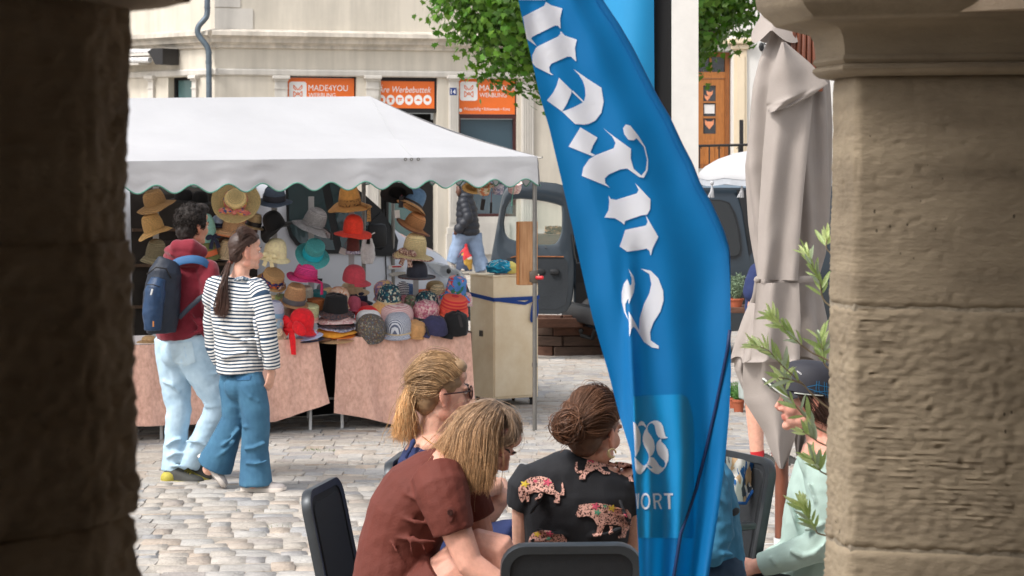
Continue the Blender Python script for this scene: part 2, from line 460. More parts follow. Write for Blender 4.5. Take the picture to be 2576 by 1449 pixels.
# ---- arcade the camera looks out of
def mk_sandstone(name, c1, c2, bump=.004, groove=.5):
    m = bpy.data.materials.new(name); m.use_nodes = True; N, L = nt(m); b = N['Principled BSDF']; b.inputs['Roughness'].default_value = .93
    b.inputs['Specular IOR Level'].default_value = .2
    tc = N.new('ShaderNodeTexCoord')
    n1 = N.new('ShaderNodeTexNoise'); n1.inputs['Scale'].default_value = 3.2; n1.inputs['Detail'].default_value = 9; n1.inputs['Roughness'].default_value = .68; L.new(tc.outputs['Object'], n1.inputs['Vector'])
    mp = N.new('ShaderNodeMapping'); mp.inputs['Scale'].default_value = (1.5, 1.5, 9); L.new(tc.outputs['Object'], mp.inputs[0])
    n2 = N.new('ShaderNodeTexNoise'); n2.inputs['Scale'].default_value = 2.; n2.inputs['Detail'].default_value = 6; L.new(mp.outputs[0], n2.inputs['Vector'])
    mi = N.new('ShaderNodeMath'); mi.operation = 'MULTIPLY_ADD'; mi.inputs[1].default_value = .5; L.new(n2.outputs[0], mi.inputs[0])
    h = N.new('ShaderNodeMath'); h.operation = 'MULTIPLY'; h.inputs[1].default_value = .55; L.new(n1.outputs[0], h.inputs[0]); L.new(h.outputs[0], mi.inputs[2])
    rp = N.new('ShaderNodeValToRGB'); e = rp.color_ramp.elements; e[0].position = .38; e[1].position = .66; e[0].color = (*lin(c1), 1); e[1].color = (*lin(c2), 1)
    x = e.new(.52); x.color = (*[(p + q) / 2 * 1.03 for p, q in zip(lin(c1), lin(c2))], 1)
    L.new(mi.outputs[0], rp.inputs[0])
    # dark pores
    m0 = N.new('ShaderNodeMapping'); m0.inputs['Scale'].default_value = (1, 1, .55); L.new(tc.outputs['Object'], m0.inputs[0]); vo = N.new('ShaderNodeTexVoronoi'); vo.inputs['Scale'].default_value = 55; L.new(m0.outputs[0], vo.inputs['Vector'])
    n4 = N.new('ShaderNodeTexNoise'); n4.inputs['Scale'].default_value = 6; L.new(tc.outputs['Object'], n4.inputs['Vector'])
    lt = N.new('ShaderNodeMath'); lt.operation = 'LESS_THAN'; L.new(vo.outputs['Distance'], lt.inputs[0])
    ml = N.new('ShaderNodeMapRange'); ml.inputs[1].default_value = .52; ml.inputs[2].default_value = .75; ml.inputs[3].default_value = 0; ml.inputs[4].default_value = .17; L.new(n4.outputs[0], ml.inputs[0]); L.new(ml.outputs[0], lt.inputs[1])
    mx = N.new('ShaderNodeMix'); mx.data_type = 'RGBA'; L.new(lt.outputs[0], mx.inputs[0]); L.new(rp.outputs[0], mx.inputs[6]); mx.inputs[7].default_value = (*[u * .45 for u in lin(c1)], 1)
    L.new(mx.outputs[2], b.inputs['Base Color'])
    n3 = N.new('ShaderNodeTexNoise'); n3.inputs['Scale'].default_value = 1; n3.inputs['Detail'].default_value = 7; n3.inputs['Roughness'].default_value = .7; m3 = N.new('ShaderNodeMapping'); m3.inputs['Scale'].default_value = (48, 48, 120); L.new(tc.outputs['Object'], m3.inputs[0]); L.new(m3.outputs[0], n3.inputs['Vector'])
    sb = N.new('ShaderNodeMath'); sb.operation = 'SUBTRACT'; L.new(n3.outputs[0], sb.inputs[0]); L.new(lt.outputs[0], sb.inputs[1])
    bp = N.new('ShaderNodeBump'); bp.inputs['Strength'].default_value = 1; bp.inputs['Distance'].default_value = bump; L.new(sb.outputs[0], bp.inputs['Height']); L.new(bp.outputs[0], b.inputs['Normal'])
    return m
M_sand = mk_sandstone('sandstone', (122, 109, 92), (158, 143, 121), .003)
M_sand2 = mk_sandstone('dark_sandstone', (176, 156, 134), (216, 196, 172), .006)
M_mortar = mk('lime_mortar', (150, 138, 120), .95, .2, 8, .006, 60)
M_plaster = mk('arcade_plaster', (160, 150, 136), .95, .15, 2)

def stone_block(name, path, z0, z1, mat, parent, res=.005, amp=.003, tool=.0012, pits=.6, seed=0, lean=None, edge=.006):
    "ashlar block: path = plan outline of the faces in view, displaced into tool marks, pits and worn edges"
    pts = [Vec((p[0], p[1], 0)) for p in path]; seg = [(pts[i + 1] - pts[i]).length for i in range(len(pts) - 1)]; tot = sum(seg)
    us = [0.0]; acc = 0
    for i, l in enumerate(seg):
        r_ = res if path[i][2] else res * 8
        n = max(1, int(l / r_)); us += [acc + l * (k + 1) / n for k in range(n)]; acc += l
    nv = max(4, int((z1 - z0) / res)); nu = len(us) - 1
    cum = [0]
    for l in seg: cum.append(cum[-1] + l)
    nor = [Vec(((pts[i + 1] - pts[i]).y, -(pts[i + 1] - pts[i]).x, 0)).normalized() for i in range(len(seg))]
    mb = MB(); vs = []
    base = []
    for u in us:
        i = min(max(np.searchsorted(cum, u, 'right') - 1, 0), len(seg) - 1)
        t = (u - cum[i]) / seg[i]; p = pts[i].lerp(pts[i + 1], t); nn = nor[i].copy()
        w = .018
        if u - cum[i] < w and i > 0: nn = (nor[i] * (.5 + .5 * (u - cum[i]) / w) + nor[i - 1] * (.5 - .5 * (u - cum[i]) / w)).normalized(); rd = (1 - (u - cum[i]) / w) ** 2
        elif cum[i + 1] - u < w and i < len(seg) - 1: nn = (nor[i] * (.5 + .5 * (cum[i + 1] - u) / w) + nor[i + 1] * (.5 - .5 * (cum[i + 1] - u) / w)).normalized(); rd = (1 - (cum[i + 1] - u) / w) ** 2
        else: rd = 0
        base.append((p, nn, rd, u))
    for j in range(nv + 1):
        z = z0 + (z1 - z0) * j / nv
        e = min(z - z0, z1 - z); er = edge * max(0, 1 - e / .012) ** 2
        for p, nn, rd, u in base:
            q = Vec((u * 1.0 + seed * 7.3, z, seed * 3.1))
            d = noise.noise(q * 4) * amp * .8 + noise.noise(Vec((u * 14, z * 24, seed))) * amp * .5 + noise.noise(Vec((u * 45, z * 80, seed))) * amp * .75
            msk = max(0, min(1, noise.noise(q * 3.1 + Vec((5, 1, 2))) * 1.8 + .45))
            d += tool * msk * (math.sin((z + noise.noise(q * 9) * .006) * 2 * math.pi / .0115) + noise.noise(Vec((u * 30, z * 190, 1)))*1.1)
            pit = noise.noise(Vec((u * 42, z * 60, seed))) ; pm = noise.noise(q * 4.2 + Vec((9, 3, 4)))
            if pit > .32 and pm > -.05: d -= pits * .012 * (pit - .32) * min(1, (pm + .05) * 4)
            d -= er * (1.2 + noise.noise(q * 23)) + rd * (.004 + .007 * abs(noise.noise(q * 16)))
            w = p + nn * d; sh = lean(z) if lean else 0
            vs.append((w.x + sh, w.y, z))
    W = nu + 1
    fs = [(j * W + i, j * W + i + 1, (j + 1) * W + i + 1, (j + 1) * W + i) for j in range(nv) for i in range(nu)]
    fs += [tuple(range(W - 1, -1, -1)), tuple(nv * W + i for i in range(W)), tuple([j * W for j in range(nv + 1)] + [j * W + nu for j in range(nv, -1, -1)])]
    mb.add(vs, fs)
    return mb.build(name, mat, parent, 60, fix=False)

def moulding(name, path, prof, mat, parent, lean=0):
    "profile (offset, z) swept round a plan path with mitred corners"
    pts = [Vec((p[0], p[1], 0)) for p in path]
    def nrm(a, b): d = (b - a).normalized(); return Vec((d.y, -d.x, 0))
    rings = []
    for i, p in enumerate(pts):
        n0 = nrm(pts[max(i - 1, 0)], pts[max(i - 1, 0) + 1]); n1 = nrm(pts[min(i, len(pts) - 2)], pts[min(i, len(pts) - 2) + 1])
        m = (n0 + n1).normalized(); k = 1 / max(.4, m.dot(n1))
        rings.append([Vec((p.x + m.x * o * k, p.y + m.y * o * k, z)) for o, z in prof])
    mb = MB(); mb.rings(rings, False, closed=False)
    return mb.build(name, mat, parent, 38, fix=False)

uW = Vec((.68, .733, 0)).normalized(); nW = Vec((-uW.y, uW.x, 0))
# right pillar
PR = [(.95, 5.35, 0), (.712, 4.76, 1), (.742, 4.60, 1), (1.30, 4.46, 1), (1.34, 4.46, 0)]
zR = lambda py: CH - (py - HY) / F * 4.6
pillar = thing('stone_pillar', 'pale sandstone arcade pillar with moulded capital, its near face streaked by sunlight', 'pillar', (1.0, 4.8, .3))
leanR = lambda z: (z - zR(200)) * .0155
rs2 = random.Random(5)
def jag(z, s): return noise.noise(Vec((0, z * 9, s))) * .004
stone_block('stone', PR, zR(770), zR(190), M_sand, pillar, .0045, .0018, .0009, .6, 1, lambda z: leanR(z) + jag(z, 1))
stone_block('stone', PR, zR(1378), zR(776), M_sand, pillar, .0045, .0048, .0016, 1.1, 2, lambda z: leanR(z) + jag(z, 2))
stone_block('stone', PR, .3, zR(1384), M_sand, pillar, .006, .0040, .0014, .8, 3, lambda z: leanR(z) - .004 + jag(z, 3))
mo = MB(); cpl = [Vec(p[:2]) for p in PR]
ctr = Vec((1.02, 4.9))
for z in (zR(773), zR(1381)):
    pp = [ctr + (p - ctr) * .985 for p in cpl]
    mo.add([(p.x + leanR(z), p.y, z - .008) for p in pp] + [(p.x + leanR(z), p.y, z + .008) for p in pp], [(k, k + 1, k + 6, k + 5) for k in range(4)])
mo.build('mortar_joint', M_mortar, pillar)
pz = lambda py: zR(py)
capprof = [(0, pz(192)), (.026, pz(189)), (.034, pz(182)), (.040, pz(174)), (.038, pz(166)), (.030, pz(161)), (.034, pz(157)), (.039, pz(150)), (.037, pz(143)), (.033, pz(139)), (.034, pz(120)), (.037, pz(95)), (.045, pz(78)), (.058, pz(66)), (.078, pz(60)), (.115, pz(57)), (.120, pz(54)), (.126, pz(45)), (.142, pz(30)), (.158, pz(8)), (.162, pz(-25)), (.162, pz(-130)), (0, pz(-131))]
moulding('capital', [p[:2] for p in PR], capprof, M_sand, pillar)
cb = MB(); hh = [(p[0], p[1]) for p in PR] + [(1.5, 5.3)]
n_ = len(hh); cb.add([(a, b, pz(192)) for a, b in hh] + [(a, b, 2.75) for a, b in hh], [tuple(range(n_ - 1, -1, -1)), tuple(range(n_, 2 * n_))] + [(k, (k + 1) % n_, n_ + (k + 1) % n_, n_ + k) for k in range(n_)])
cb.build('capital_core', M_sand, pillar)
pc = MB(); cpt = V(2525, 795, 4.535)
pc.ell(cpt, (.030, .010, .032), rotm(0, 0, -14), 10, 7); pc.build('mortar_patch', M_mortar, pillar, 60)
# left pillar: nearer and dark
PL = [(-1.5, 1.35, 0), (-.95, 1.95, 1), (-.492, 2.47, 1), (-.466, 2.60, 1), (-.95, 3.08, 0)]
zLp = lambda py: CH - (py - HY) / F * 2.58
offs = [(-200, 356), (0, 356), (60, 354), (400, 351), (590, 350), (640, 361), (1000, 367), (1230, 373), (1290, 366), (1340, 374), (1449, 384), (1700, 388)]
leanL = lambda z: (interp([a for a, b in offs], [b for a, b in offs], HY + (CH - z) * F / 2.58) - 347) * 2.6 / F + noise.noise(Vec((0, z * 14, 4))) * .003
lp = thing('stone_pillar', 'dark unlit brown stone pillar of the arcade, closest to the viewer, out of focus', 'pillar', (-.8, 2.4, .3))
stone_block('stone', PL, zLp(604), zLp(12), M_sand2, lp, .006, .006, .0006, 1.0, 5, leanL, .001)
stone_block('stone', PL, zLp(1292), zLp(605), M_sand2, lp, .006, .008, .0006, 1.4, 6, leanL, .001)
stone_block('stone', PL, .3, zLp(1295), M_sand2, lp, .008, .008, .0006, 1.2, 7, leanL, .003)
prL = [(o * 1.15, z) for o, z in [(0, zLp(22)), (.02, zLp(20)), (.034, zLp(14)), (.044, zLp(6)), (.056, zLp(0)), (.062, zLp(-40)), (.09, zLp(-80)), (.1, zLp(-160)), (0, zLp(-161))]]
moulding('capital', [p[:2] for p in PL], prL, M_sand2, lp)
# arch ring and wall above, floor, ceiling and inner walls of the arcade
S0 = Vec((-.475, 2.52, 0)); A0 = S0 + uW * 2.35; th = .60; zs = 2.33; rad = 1.175; mid = S0 + uW * 1.175
aw = MB()
n = 24; tops = 4.6
def wp(s, out, z): q = S0 + uW * s + nW * out; return (q.x, q.y, z)
inner = [(1.175 - rad * math.cos(math.pi * k / n), zs + rad * math.sin(math.pi * k / n)) for k in range(n + 1)]
vs = []; 
for s, z in inner: vs += [wp(s, 0, z), wp(s, th, z), wp(s, 0, tops), wp(s, th, tops)]
fs = []
for k in range(n):
    a, b = 4 * k, 4 * k + 4; fs += [(a, b, b + 1, a + 1), (a, a + 2, b + 2, b), (a + 1, b + 1, b + 3, a + 3), (a + 2, a + 3, b + 3, b + 2)]
aw.add(vs, fs)
for s0, s1 in ((-7, 0), (2.35, 3.1)):
    for zz in ((zs, tops),):
        vs = [wp(s, o_, z) for s in (s0, s1) for o_ in (0, th) for z in zz]; aw.add(vs, [(0, 1, 3, 2), (4, 6, 7, 5), (0, 4, 5, 1), (2, 3, 7, 6), (0, 2, 6, 4), (1, 5, 7, 3)])
# the lower wall behind the left pillar, away from the opening
vs = [wp(s, o_, z) for s in (-7, -.75) for o_ in (0, th) for z in (0, zs)]; aw.add(vs, [(0, 1, 3, 2), (4, 6, 7, 5), (0, 4, 5, 1), (2, 3, 7, 6), (0, 2, 6, 4), (1, 5, 7, 3)])
aw.build('arcade_wall', M_sand2)['kind'] = 'structure'
def slab(name, pts, z0, z1, mat):
    m = MB(); k = len(pts); m.add([(x, y_, z0) for x, y_ in pts] + [(x, y_, z1) for x, y_ in pts], [tuple(range(k)), tuple(range(2 * k - 1, k - 1, -1))] + [(i, (i + 1) % k, k + (i + 1) % k, k + i) for i in range(k)])
    m.build(name, mat)['kind'] = 'structure'
q0, q1 = S0 - uW * 7, S0 + uW * 5; q2, q3 = q1 - nW * 3.4, q0 - nW * 3.4
slab('arcade_floor', [(p.x, p.y) for p in (q0 + nW * .8, q1 + nW * .8, q2, q3)], -.02, .3, M_stonepave)
slab('arcade_ceiling', [(p.x, p.y) for p in (q0 + nW * .3, q1 + nW * .3, q2, q3)], 4.0, 4.2, M_plaster)
slab('arcade_back_wall', [(p.x, p.y) for p in (q3, q2, q2 - nW * .3, q3 - nW * .3)], 0, 4.2, M_plaster)
slab('arcade_end_wall', [(p.x, p.y) for p in (q0, q3, q3 - uW * .3, q0 - uW * .3)], 0, 4.2, M_plaster)
slab('arcade_far_wall', [(p.x, p.y) for p in (q1, q2, q2 + uW * .3, q1 + uW * .3)], 0, 4.2, M_plaster)

# ---- shop building
def mk_stucco(name, col, stain=.3, rough=.92):
    m = bpy.data.materials.new(name); m.use_nodes = True; N, L = nt(m); b = N['Principled BSDF']; b.inputs['Roughness'].default_value = rough; b.inputs['Specular IOR Level'].default_value = .25
    tc = N.new('ShaderNodeTexCoord')
    n1 = N.new('ShaderNodeTexNoise'); n1.inputs['Scale'].default_value = .9; n1.inputs['Detail'].default_value = 8; n1.inputs['Roughness'].default_value = .62; L.new(tc.outputs['Object'], n1.inputs['Vector'])
    mp = N.new('ShaderNodeMapping'); mp.inputs['Scale'].default_value = (5, 5, .5); L.new(tc.outputs['Object'], mp.inputs[0])
    n2 = N.new('ShaderNodeTexNoise'); n2.inputs['Scale'].default_value = 1.3; n2.inputs['Detail'].default_value = 6; L.new(mp.outputs[0], n2.inputs['Vector'])
    mu = N.new('ShaderNodeMath'); mu.operation = 'MULTIPLY'; L.new(n1.outputs[0], mu.inputs[0]); L.new(n2.outputs[0], mu.inputs[1])
    rp = N.new('ShaderNodeValToRGB'); e = rp.color_ramp.elements; c = lin(col); e[0].position = .12; e[1].position = .34
    e[0].color = (*[u * (1 - stain) for u in c], 1); e[1].color = (*c, 1); L.new(mu.outputs[0], rp.inputs[0]); L.new(rp.outputs[0], b.inputs['Base Color'])
    n3 = N.new('ShaderNodeTexNoise'); n3.inputs['Scale'].default_value = 60; L.new(tc.outputs['Object'], n3.inputs['Vector'])
    bp = N.new('ShaderNodeBump'); bp.inputs['Distance'].default_value = .003; L.new(n3.outputs[0], bp.inputs['Height']); L.new(bp.outputs[0], b.inputs['Normal'])
    return m
M_stucco = mk_stucco('cream_stucco', (206, 198, 184), .2)
M_trim = mk_stucco('grey_stone_trim', (206, 201, 193), .2)
M_cornice = mk_stucco('weathered_cornice', (210, 201, 188), .4)
M_orange = mk('orange_sign', (232, 112, 42), .45, .04, 2)
M_signwhite = mk('sign_white', (238, 236, 234), .5, .02)
M_black = mk('black_frame', (30, 28, 29), .5, .1)
M_maroon = mk('maroon_frame', (66, 28, 26), .45, .1)
M_wglass = mk_glass('shop_glass', (72, 92, 104), .05, .82)
M_tealglass = mk_glass('teal_glass', (96, 128, 128), .06, .88)
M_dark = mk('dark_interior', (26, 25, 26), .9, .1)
M_zinc = mk('zinc_pipe', (98, 110, 120), .45, .15, 8, metal=.55)
M_blueplate = mk('enamel_blue', (34, 58, 118), .35, .05)

class Face:
    "a wall plane: corner point, direction to the right, outward normal towards the square"
    def __init__(s, px, D, ang):
        s.o = Vec(((px - CX) / F * D, D)); s.d = Vec((math.cos(R(ang)), math.sin(R(ang)))); s.n = Vec((s.d.y, -s.d.x))
        if s.n.y > 0: s.n = -s.n
    def t(s, px):
        k = (px - CX) / F; return (s.o.y * k - s.o.x) / (s.d.x - k * s.d.y)
    def D(s, px): return s.o.y + s.t(px) * s.d.y
    def z(s, px, py): return CH - (py - HY) / F * s.D(px)
    def P(s, t, out, z): q = s.o + s.d * t + s.n * out; return Vec((q.x, q.y, z))
    def at(s, px, py, out=0): return s.P(s.t(px), out, s.z(px, py))
    def rot(s): return Matrix(((s.d.x, -s.n.x, 0), (s.d.y, -s.n.y, 0), (0, 0, 1)))
    def slab(s, mb, t0, t1, z0, z1, o0, o1, mi=0, bev=0):
        c = s.P((t0 + t1) / 2, (o0 + o1) / 2, (z0 + z1) / 2); mb.box(c, (abs(t1 - t0), abs(o1 - o0), abs(z1 - z0)), s.rot(), mi, bev)
    def px(s, mb, x0, y0, x1, y1, o0, o1, mi=0, bev=0):
        xm = (x0 + x1) / 2; s.slab(mb, s.t(x0), s.t(x1), s.z(xm, y1), s.z(xm, y0), o0, o1, mi, bev)
    def sweep(s, name, t0, t1, prof, mat, parent):
        mb = MB(); mb.rings([[s.P(t, o, z) for o, z in prof] for t in (t0, t1)], True); return mb.build(name, mat, parent)
FR = Face(540, 41.0, 15); FL = Face(540, 41.0, -38)
shop = thing('shop_building', 'cream stucco corner shop with orange signs above its windows and a moulded cornice', 'building', (FR.o.x, FR.o.y, .13))
zc = lambda py: FR.z(540, py)
gz = .13
w = MB()
tR = FR.t(1700)
topz = 7.0
FR.slab(w, 0, tR, FR.z(900, 188), topz, -.4, 0)                                 # upper wall
for x0, x1 in ((540, 724), (897, 958), (1101, 1155), (1302, 1700)):
    t0, t1 = FR.t(x0), FR.t(x1)
    FR.slab(w, t0 if x0 > 540 else 0, t1, gz, FR.z(900, 188) - .001, -.4, -.002)
# left face with one window opening
lt = lambda px: FL.t(px)
tl = FL.t(100)
FL.slab(w, tl, -.001, FL.z(450, 194), topz, -.4, 0)
FL.slab(w, tl, FL.t(423), gz, FL.z(450, 194) - .001, -.4, -.002); FL.slab(w, FL.t(483), -.001, gz, FL.z(450, 194) - .001, -.4, -.002)
FL.slab(w, FL.t(423), FL.t(483), gz, FL.z(450, 300), -.4, -.004)
w.build('wall', M_stucco, shop)
q = MB()
FR.slab(q, .0, FR.t(636), zc(72), zc(20), -.01, .02); FR.slab(q, .0, FR.t(604), zc(17.5), topz - .5, -.01, .02)
q.build('quoin_panel', M_trim, shop)
def cz(f, px, py): return f.z(px, py)
def cornice(f, t0, t1):
    Z = lambda py: zc(py)
    prof = [(0, Z(72)), (.10, Z(74)), (.26, Z(80)), (.27, Z(90)), (.22, Z(93)), (.17, Z(97)), (.155, Z(101)), (.15, Z(106)), (.09, Z(109)), (.085, Z(111)), (.06, Z(112)), (.058, Z(119)), (.02, Z(121)), (-.05, Z(121.5)), (-.05, Z(72))]
    f.sweep('cornice', t0, t1, prof, M_cornice, shop)
    prof2 = [(0, Z(172)), (.05, Z(173)), (.06, Z(176)), (.05, Z(186)), (.03, Z(189)), (-.05, Z(189)), (-.05, Z(172))]
    f.sweep('architrave', t0, t1, prof2, M_trim, shop)
cornice(FR, -.08, tR); cornice(FL, tl, .08)
def pilaster(f, x0, x1, ytop, fl=True):
    b = MB(); t0, t1 = f.t(x0), f.t(x1); z1 = f.z((x0 + x1) / 2, ytop); wd = t1 - t0
    f.slab(b, t0 + .02, t1 - .02, gz + .75, z1 - .10, -.05, .06)
    f.slab(b, t0 - .03, t1 + .03, z1 - .08, z1 - .012, -.05, .13, bev=.012); f.slab(b, t0, t1, z1 - .115, z1 - .08, -.05, .09)
    f.slab(b, t0 + .005, t1 - .005, z1 - .27, z1 - .25, -.05, .075)
    f.slab(b, t0 - .04, t1 + .04, gz, gz + .62, -.05, .10); f.slab(b, t0 - .02, t1 + .02, gz + .62, gz + .75, -.05, .085, bev=.01)
    o = b.build('pilaster', M_trim, shop)
    if fl:
        r_ = MB(); nf = 4
        for k in range(nf + 1):
            tt = t0 + .03 + (wd - .06) * (k + .5) / (nf + 1); f.slab(r_, tt - .011, tt + .011, gz + .85, z1 - .40, .055, .075)
        r_.build('flute', M_trim, o)
for x0, x1 in ((688, 724), (918, 954), (1126, 1154), (1308, 1344)): pilaster(FR, x0, x1, 189)
pilaster(FL, 376, 392, 189, False); pilaster(FL, 486, 500, 188, False)
pl = MB(); FR.slab(pl, 0, FR.t(690), gz, gz + .7, -.02, .06); FR.slab(pl, FR.t(1350), tR, gz, gz + .7, -.02, .06); pl.build('plinth', M_trim, shop)
# logo of the sign: rounded white square with a letter mark
def logo(f, x0, y0, x1, y1, parent, out):
    b = MB(); t0, t1 = f.t(x0), f.t(x1); xm = (x0 + x1) / 2; z0, z1 = f.z(xm, y1), f.z(xm, y0); r_ = .05; poly = []
    for cx_, cz_, a0 in ((t1 - r_, z1 - r_, 0), (t0 + r_, z1 - r_, 90), (t0 + r_, z0 + r_, 180), (t1 - r_, z0 + r_, 270)):
        for k in range(5): a = R(a0 + 22.5 * k); poly.append(f.P(cx_ + r_ * math.cos(a), out, cz_ + r_ * math.sin(a)))
    b.add(poly, [tuple(range(len(poly)))]); lo = b.build('logo', M_signwhite, parent)
    m = MB(); W, H = t1 - t0, z1 - z0
    def st(a, b_, wd=.016):
        p = Vec((t0 + a[0] * W, z0 + a[1] * H)); q = Vec((t0 + b_[0] * W, z0 + b_[1] * H)); d = (q - p).normalized(); e = Vec((-d.y, d.x)) * wd / 2
        m.add([f.P(v.x, out + .002, v.y) for v in (p - e, q - e, q + e, p + e)], [(0, 1, 2, 3)])
    for a, b_ in (((.26, .82), (.26, .66)), ((.26, .82), (.5, .56)), ((.74, .82), (.5, .56)), ((.74, .82), (.74, .66)), ((.26, .66), (.4, .56)), ((.74, .66), (.6, .56)), ((.26, .18), (.26, .5)), ((.74, .18), (.74, .5)), ((.26, .5), (.5, .3)), ((.74, .5), (.5, .3)), ((.3, .2), (.5, .44)), ((.7, .2), (.5, .44))): st(a, b_)
    m.build('letter_mark', M_orange, lo, fix=False)
def sign(f, x0, y0, x1, y1, out=-.08):
    b = MB(); f.px(b, x0, y0, x1, y1, out - .04, out); return b.build('sign', M_orange, shop)
def frame_box(name, f, x0, y0, x1, y1, th_, o0, o1, mat, parent):
    b = MB(); t0, t1 = f.t(x0), f.t(x1); xm = (x0 + x1) / 2; z0, z1 = f.z(xm, y1), f.z(xm, y0)
    f.slab(b, t0, t1, z1 - th_, z1, o0, o1); f.slab(b, t0, t1, z0, z0 + th_, o0, o1)
    f.slab(b, t0, t0 + th_, z0 + th_, z1 - th_, o0, o1); f.slab(b, t1 - th_, t1, z0 + th_, z1 - th_, o0, o1)
    return b.build(name, mat, parent)
def ftext(f, s, x0, x1, ybase, out, mat, parent, h=None, **k):
    p = f.at(x0, ybase, out); wd = f.t(x1) - f.t(x0); D = f.D((x0 + x1) / 2)
    return add_text('lettering', s, p, (f.d.x, f.d.y, 0), (0, 0, 1), wd, mat, parent, height=h * D / F if h else None, **k)
so = -.09
for x0, x1, xr in ((724, 893, 897), (1155, 1298, 1302)):
    wn_ = frame_box('window', FR, x0, 188, xr, 545, .055, -.22, -.11, M_black if x0 < 800 else M_maroon, shop)
    b = MB(); FR.px(b, x0 + 3, 300, xr - 3, 542, -.20, -.18); b.build('pane', M_wglass, wn_)
    b = MB(); FR.px(b, x0, 287.5, xr, 298, -.19, -.10); b.build('transom', M_maroon, wn_)
    b = MB(); FR.px(b, x0, 545.5, xr, 700, -.25, -.02); FR.px(b, x0 + 20, 560, xr - 20, 640, -.02, .02); b.build('panel', M_trim, wn_)
    s_ = sign(FR, x0 + 1, 196 if x0 < 800 else 198, x1, 287, so)
    logo(FR, x0 + 5, 205, x0 + 49, 253, s_, so + .003)
    ftext(FR, 'MADE4YOU', x0 + 54, x0 + 153, 228, so + .003, M_signwhite, s_, 15); ftext(FR, 'WERBUNG', x0 + 54, x0 + 122, 244, so + .003, M_signwhite, s_, 11)
    ftext(FR, 'Wasserbillig • Echternach • Konz', x0 + 14, x0 + 131, 279.5, so + .003, M_signwhite, s_, 10)
    pin = MB(); c_ = FR.at(x0 + 6, 277, so + .003)
    pin.add([FR.P(FR.t(x0 + 6) + .034 * math.cos(k * .5236), so + .003, c_.z + .036 * math.sin(k * .5236)) for k in range(12)], [tuple(range(12))]); pin.build('map_pin', M_signwhite, s_, fix=False)
# middle bay: boxed sign above a dark doorway
bx = MB(); FR.px(bx, 956, 192, 1101, 283, -.30, -.10); bay = bx.build('sign_box', M_black, shop)
b = MB(); FR.px(b, 953.5, 204, 1095, 272, -.10, -.085); s_ = b.build('sign', M_orange, bay)
so2 = -.082
ftext(FR, 'Äre Werbebuttek', 953, 1087, 232, so2, M_signwhite, s_, 19, shear=.25)
ic = MB(); ic2 = MB()
for k in range(6):
    x = 961.5 + k * 23.2; p = FR.at(x, 251, so2); r_ = .085
    ic.add([FR.P(FR.t(x) + r_ * math.cos(j * .3307), so2, p.z + 1.18 * r_ * math.sin(j * .3307)) for j in range(19)], [tuple(range(19))])
    def pl2(pts): ic2.add([FR.P(FR.t(x) + a * r_, so2 + .003, p.z + b_ * r_) for a, b_ in pts], [tuple(range(len(pts)))])
    if k == 1: pl2([(-.2, .5), (.2, .5), (.55, .3), (.45, .05), (.25, .12), (.25, -.55), (-.25, -.55), (-.25, .12), (-.45, .05), (-.55, .3)])
    elif k == 2: pl2([(-.5, .5), (.5, .5), (.55, .2), (-.55, .2)]); pl2([(-.4, .12), (-.2, .12), (-.2, -.5), (-.4, -.5)]); pl2([(0, .1), (.4, .1), (.4, -.2), (0, -.2)])
    elif k == 3: pl2([(-.55, .3), (.55, .3), (.55, .15), (-.55, .15)]); pl2([(-.35, .1), (.35, .1), (.35, -.35), (-.35, -.35)])
    elif k == 4: pl2([(-.6, -.1), (-.35, 0), (-.2, .2), (.2, .2), (.35, 0), (.6, -.05), (.6, -.2), (-.6, -.2)])
    elif k == 0: pl2([(-.5, .3), (-.1, .5), (.4, .4), (.5, -.2), (0, -.5), (-.2, .1)])
    else: pl2([(-.5, .3), (.1, .45), (.5, .2), (.5, -.25), (-.1, -.4), (-.5, -.15)])
ico = ic.build('icon', M_signwhite, s_, fix=False); ic2.build('pictogram', M_orange, ico, fix=False)
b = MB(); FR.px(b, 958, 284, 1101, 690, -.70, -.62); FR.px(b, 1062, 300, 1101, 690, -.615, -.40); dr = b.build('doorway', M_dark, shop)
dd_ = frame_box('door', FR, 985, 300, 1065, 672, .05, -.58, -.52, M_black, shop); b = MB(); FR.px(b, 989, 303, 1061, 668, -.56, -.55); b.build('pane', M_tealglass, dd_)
b = MB(); FR.px(b, 958, 640, 1101, 690, -.5, .02); b.build('doorstep', M_maroon, shop)
b = MB(); FR.px(b, 1129.5, 221, 1146.5, 240, .06, .075); np_ = b.build('number_plate', M_blueplate, shop); ftext(FR, '14', 1132, 1144, 237, .078, M_signwhite, np_, 12)
# left face: window, awning, downpipe
wl_ = frame_box('window', FL, 423, 194, 483, 300, .05, -.25, -.16, M_dark, shop); b = MB(); FL.px(b, 426, 197, 480, 297, -.235, -.225); b.build('pane', M_tealglass, wl_)
b = MB()
M_awn = mk('awning_cloth_roll', (206, 205, 204), .7, .25, 14, stretch=(1, 1, 3))
pA = [FL.at(x, 131, .30) for x in (250, 417)]; b.tube(pA, .052, 10); pB = [FL.at(x, 153, .36) for x in (250, 412)]; b.tube(pB, .058, 10)
aw_ = b.build('awning', M_awn, shop, 50)
b = MB(); poly = [(FL.t(x), FL.z(430, y_)) for x, y_ in ((415, 132), (427, 124), (453, 125), (453, 165), (435, 165), (423, 143))]
b.add([FL.P(t, o_, z) for o_ in (.04, .46) for t, z in poly], [(0, 1, 2, 3, 4, 5), (11, 10, 9, 8, 7, 6)] + [(k, (k + 1) % 6, 6 + (k + 1) % 6, 6 + k) for k in range(6)]); b.build('end_bracket', M_black, aw_)
b = MB(); FL.px(b, 250, 139, 415, 145, .1, .4); FL.px(b, 250, 161, 385, 167, .1, .38); b.build('awning_arm', M_trim, aw_)
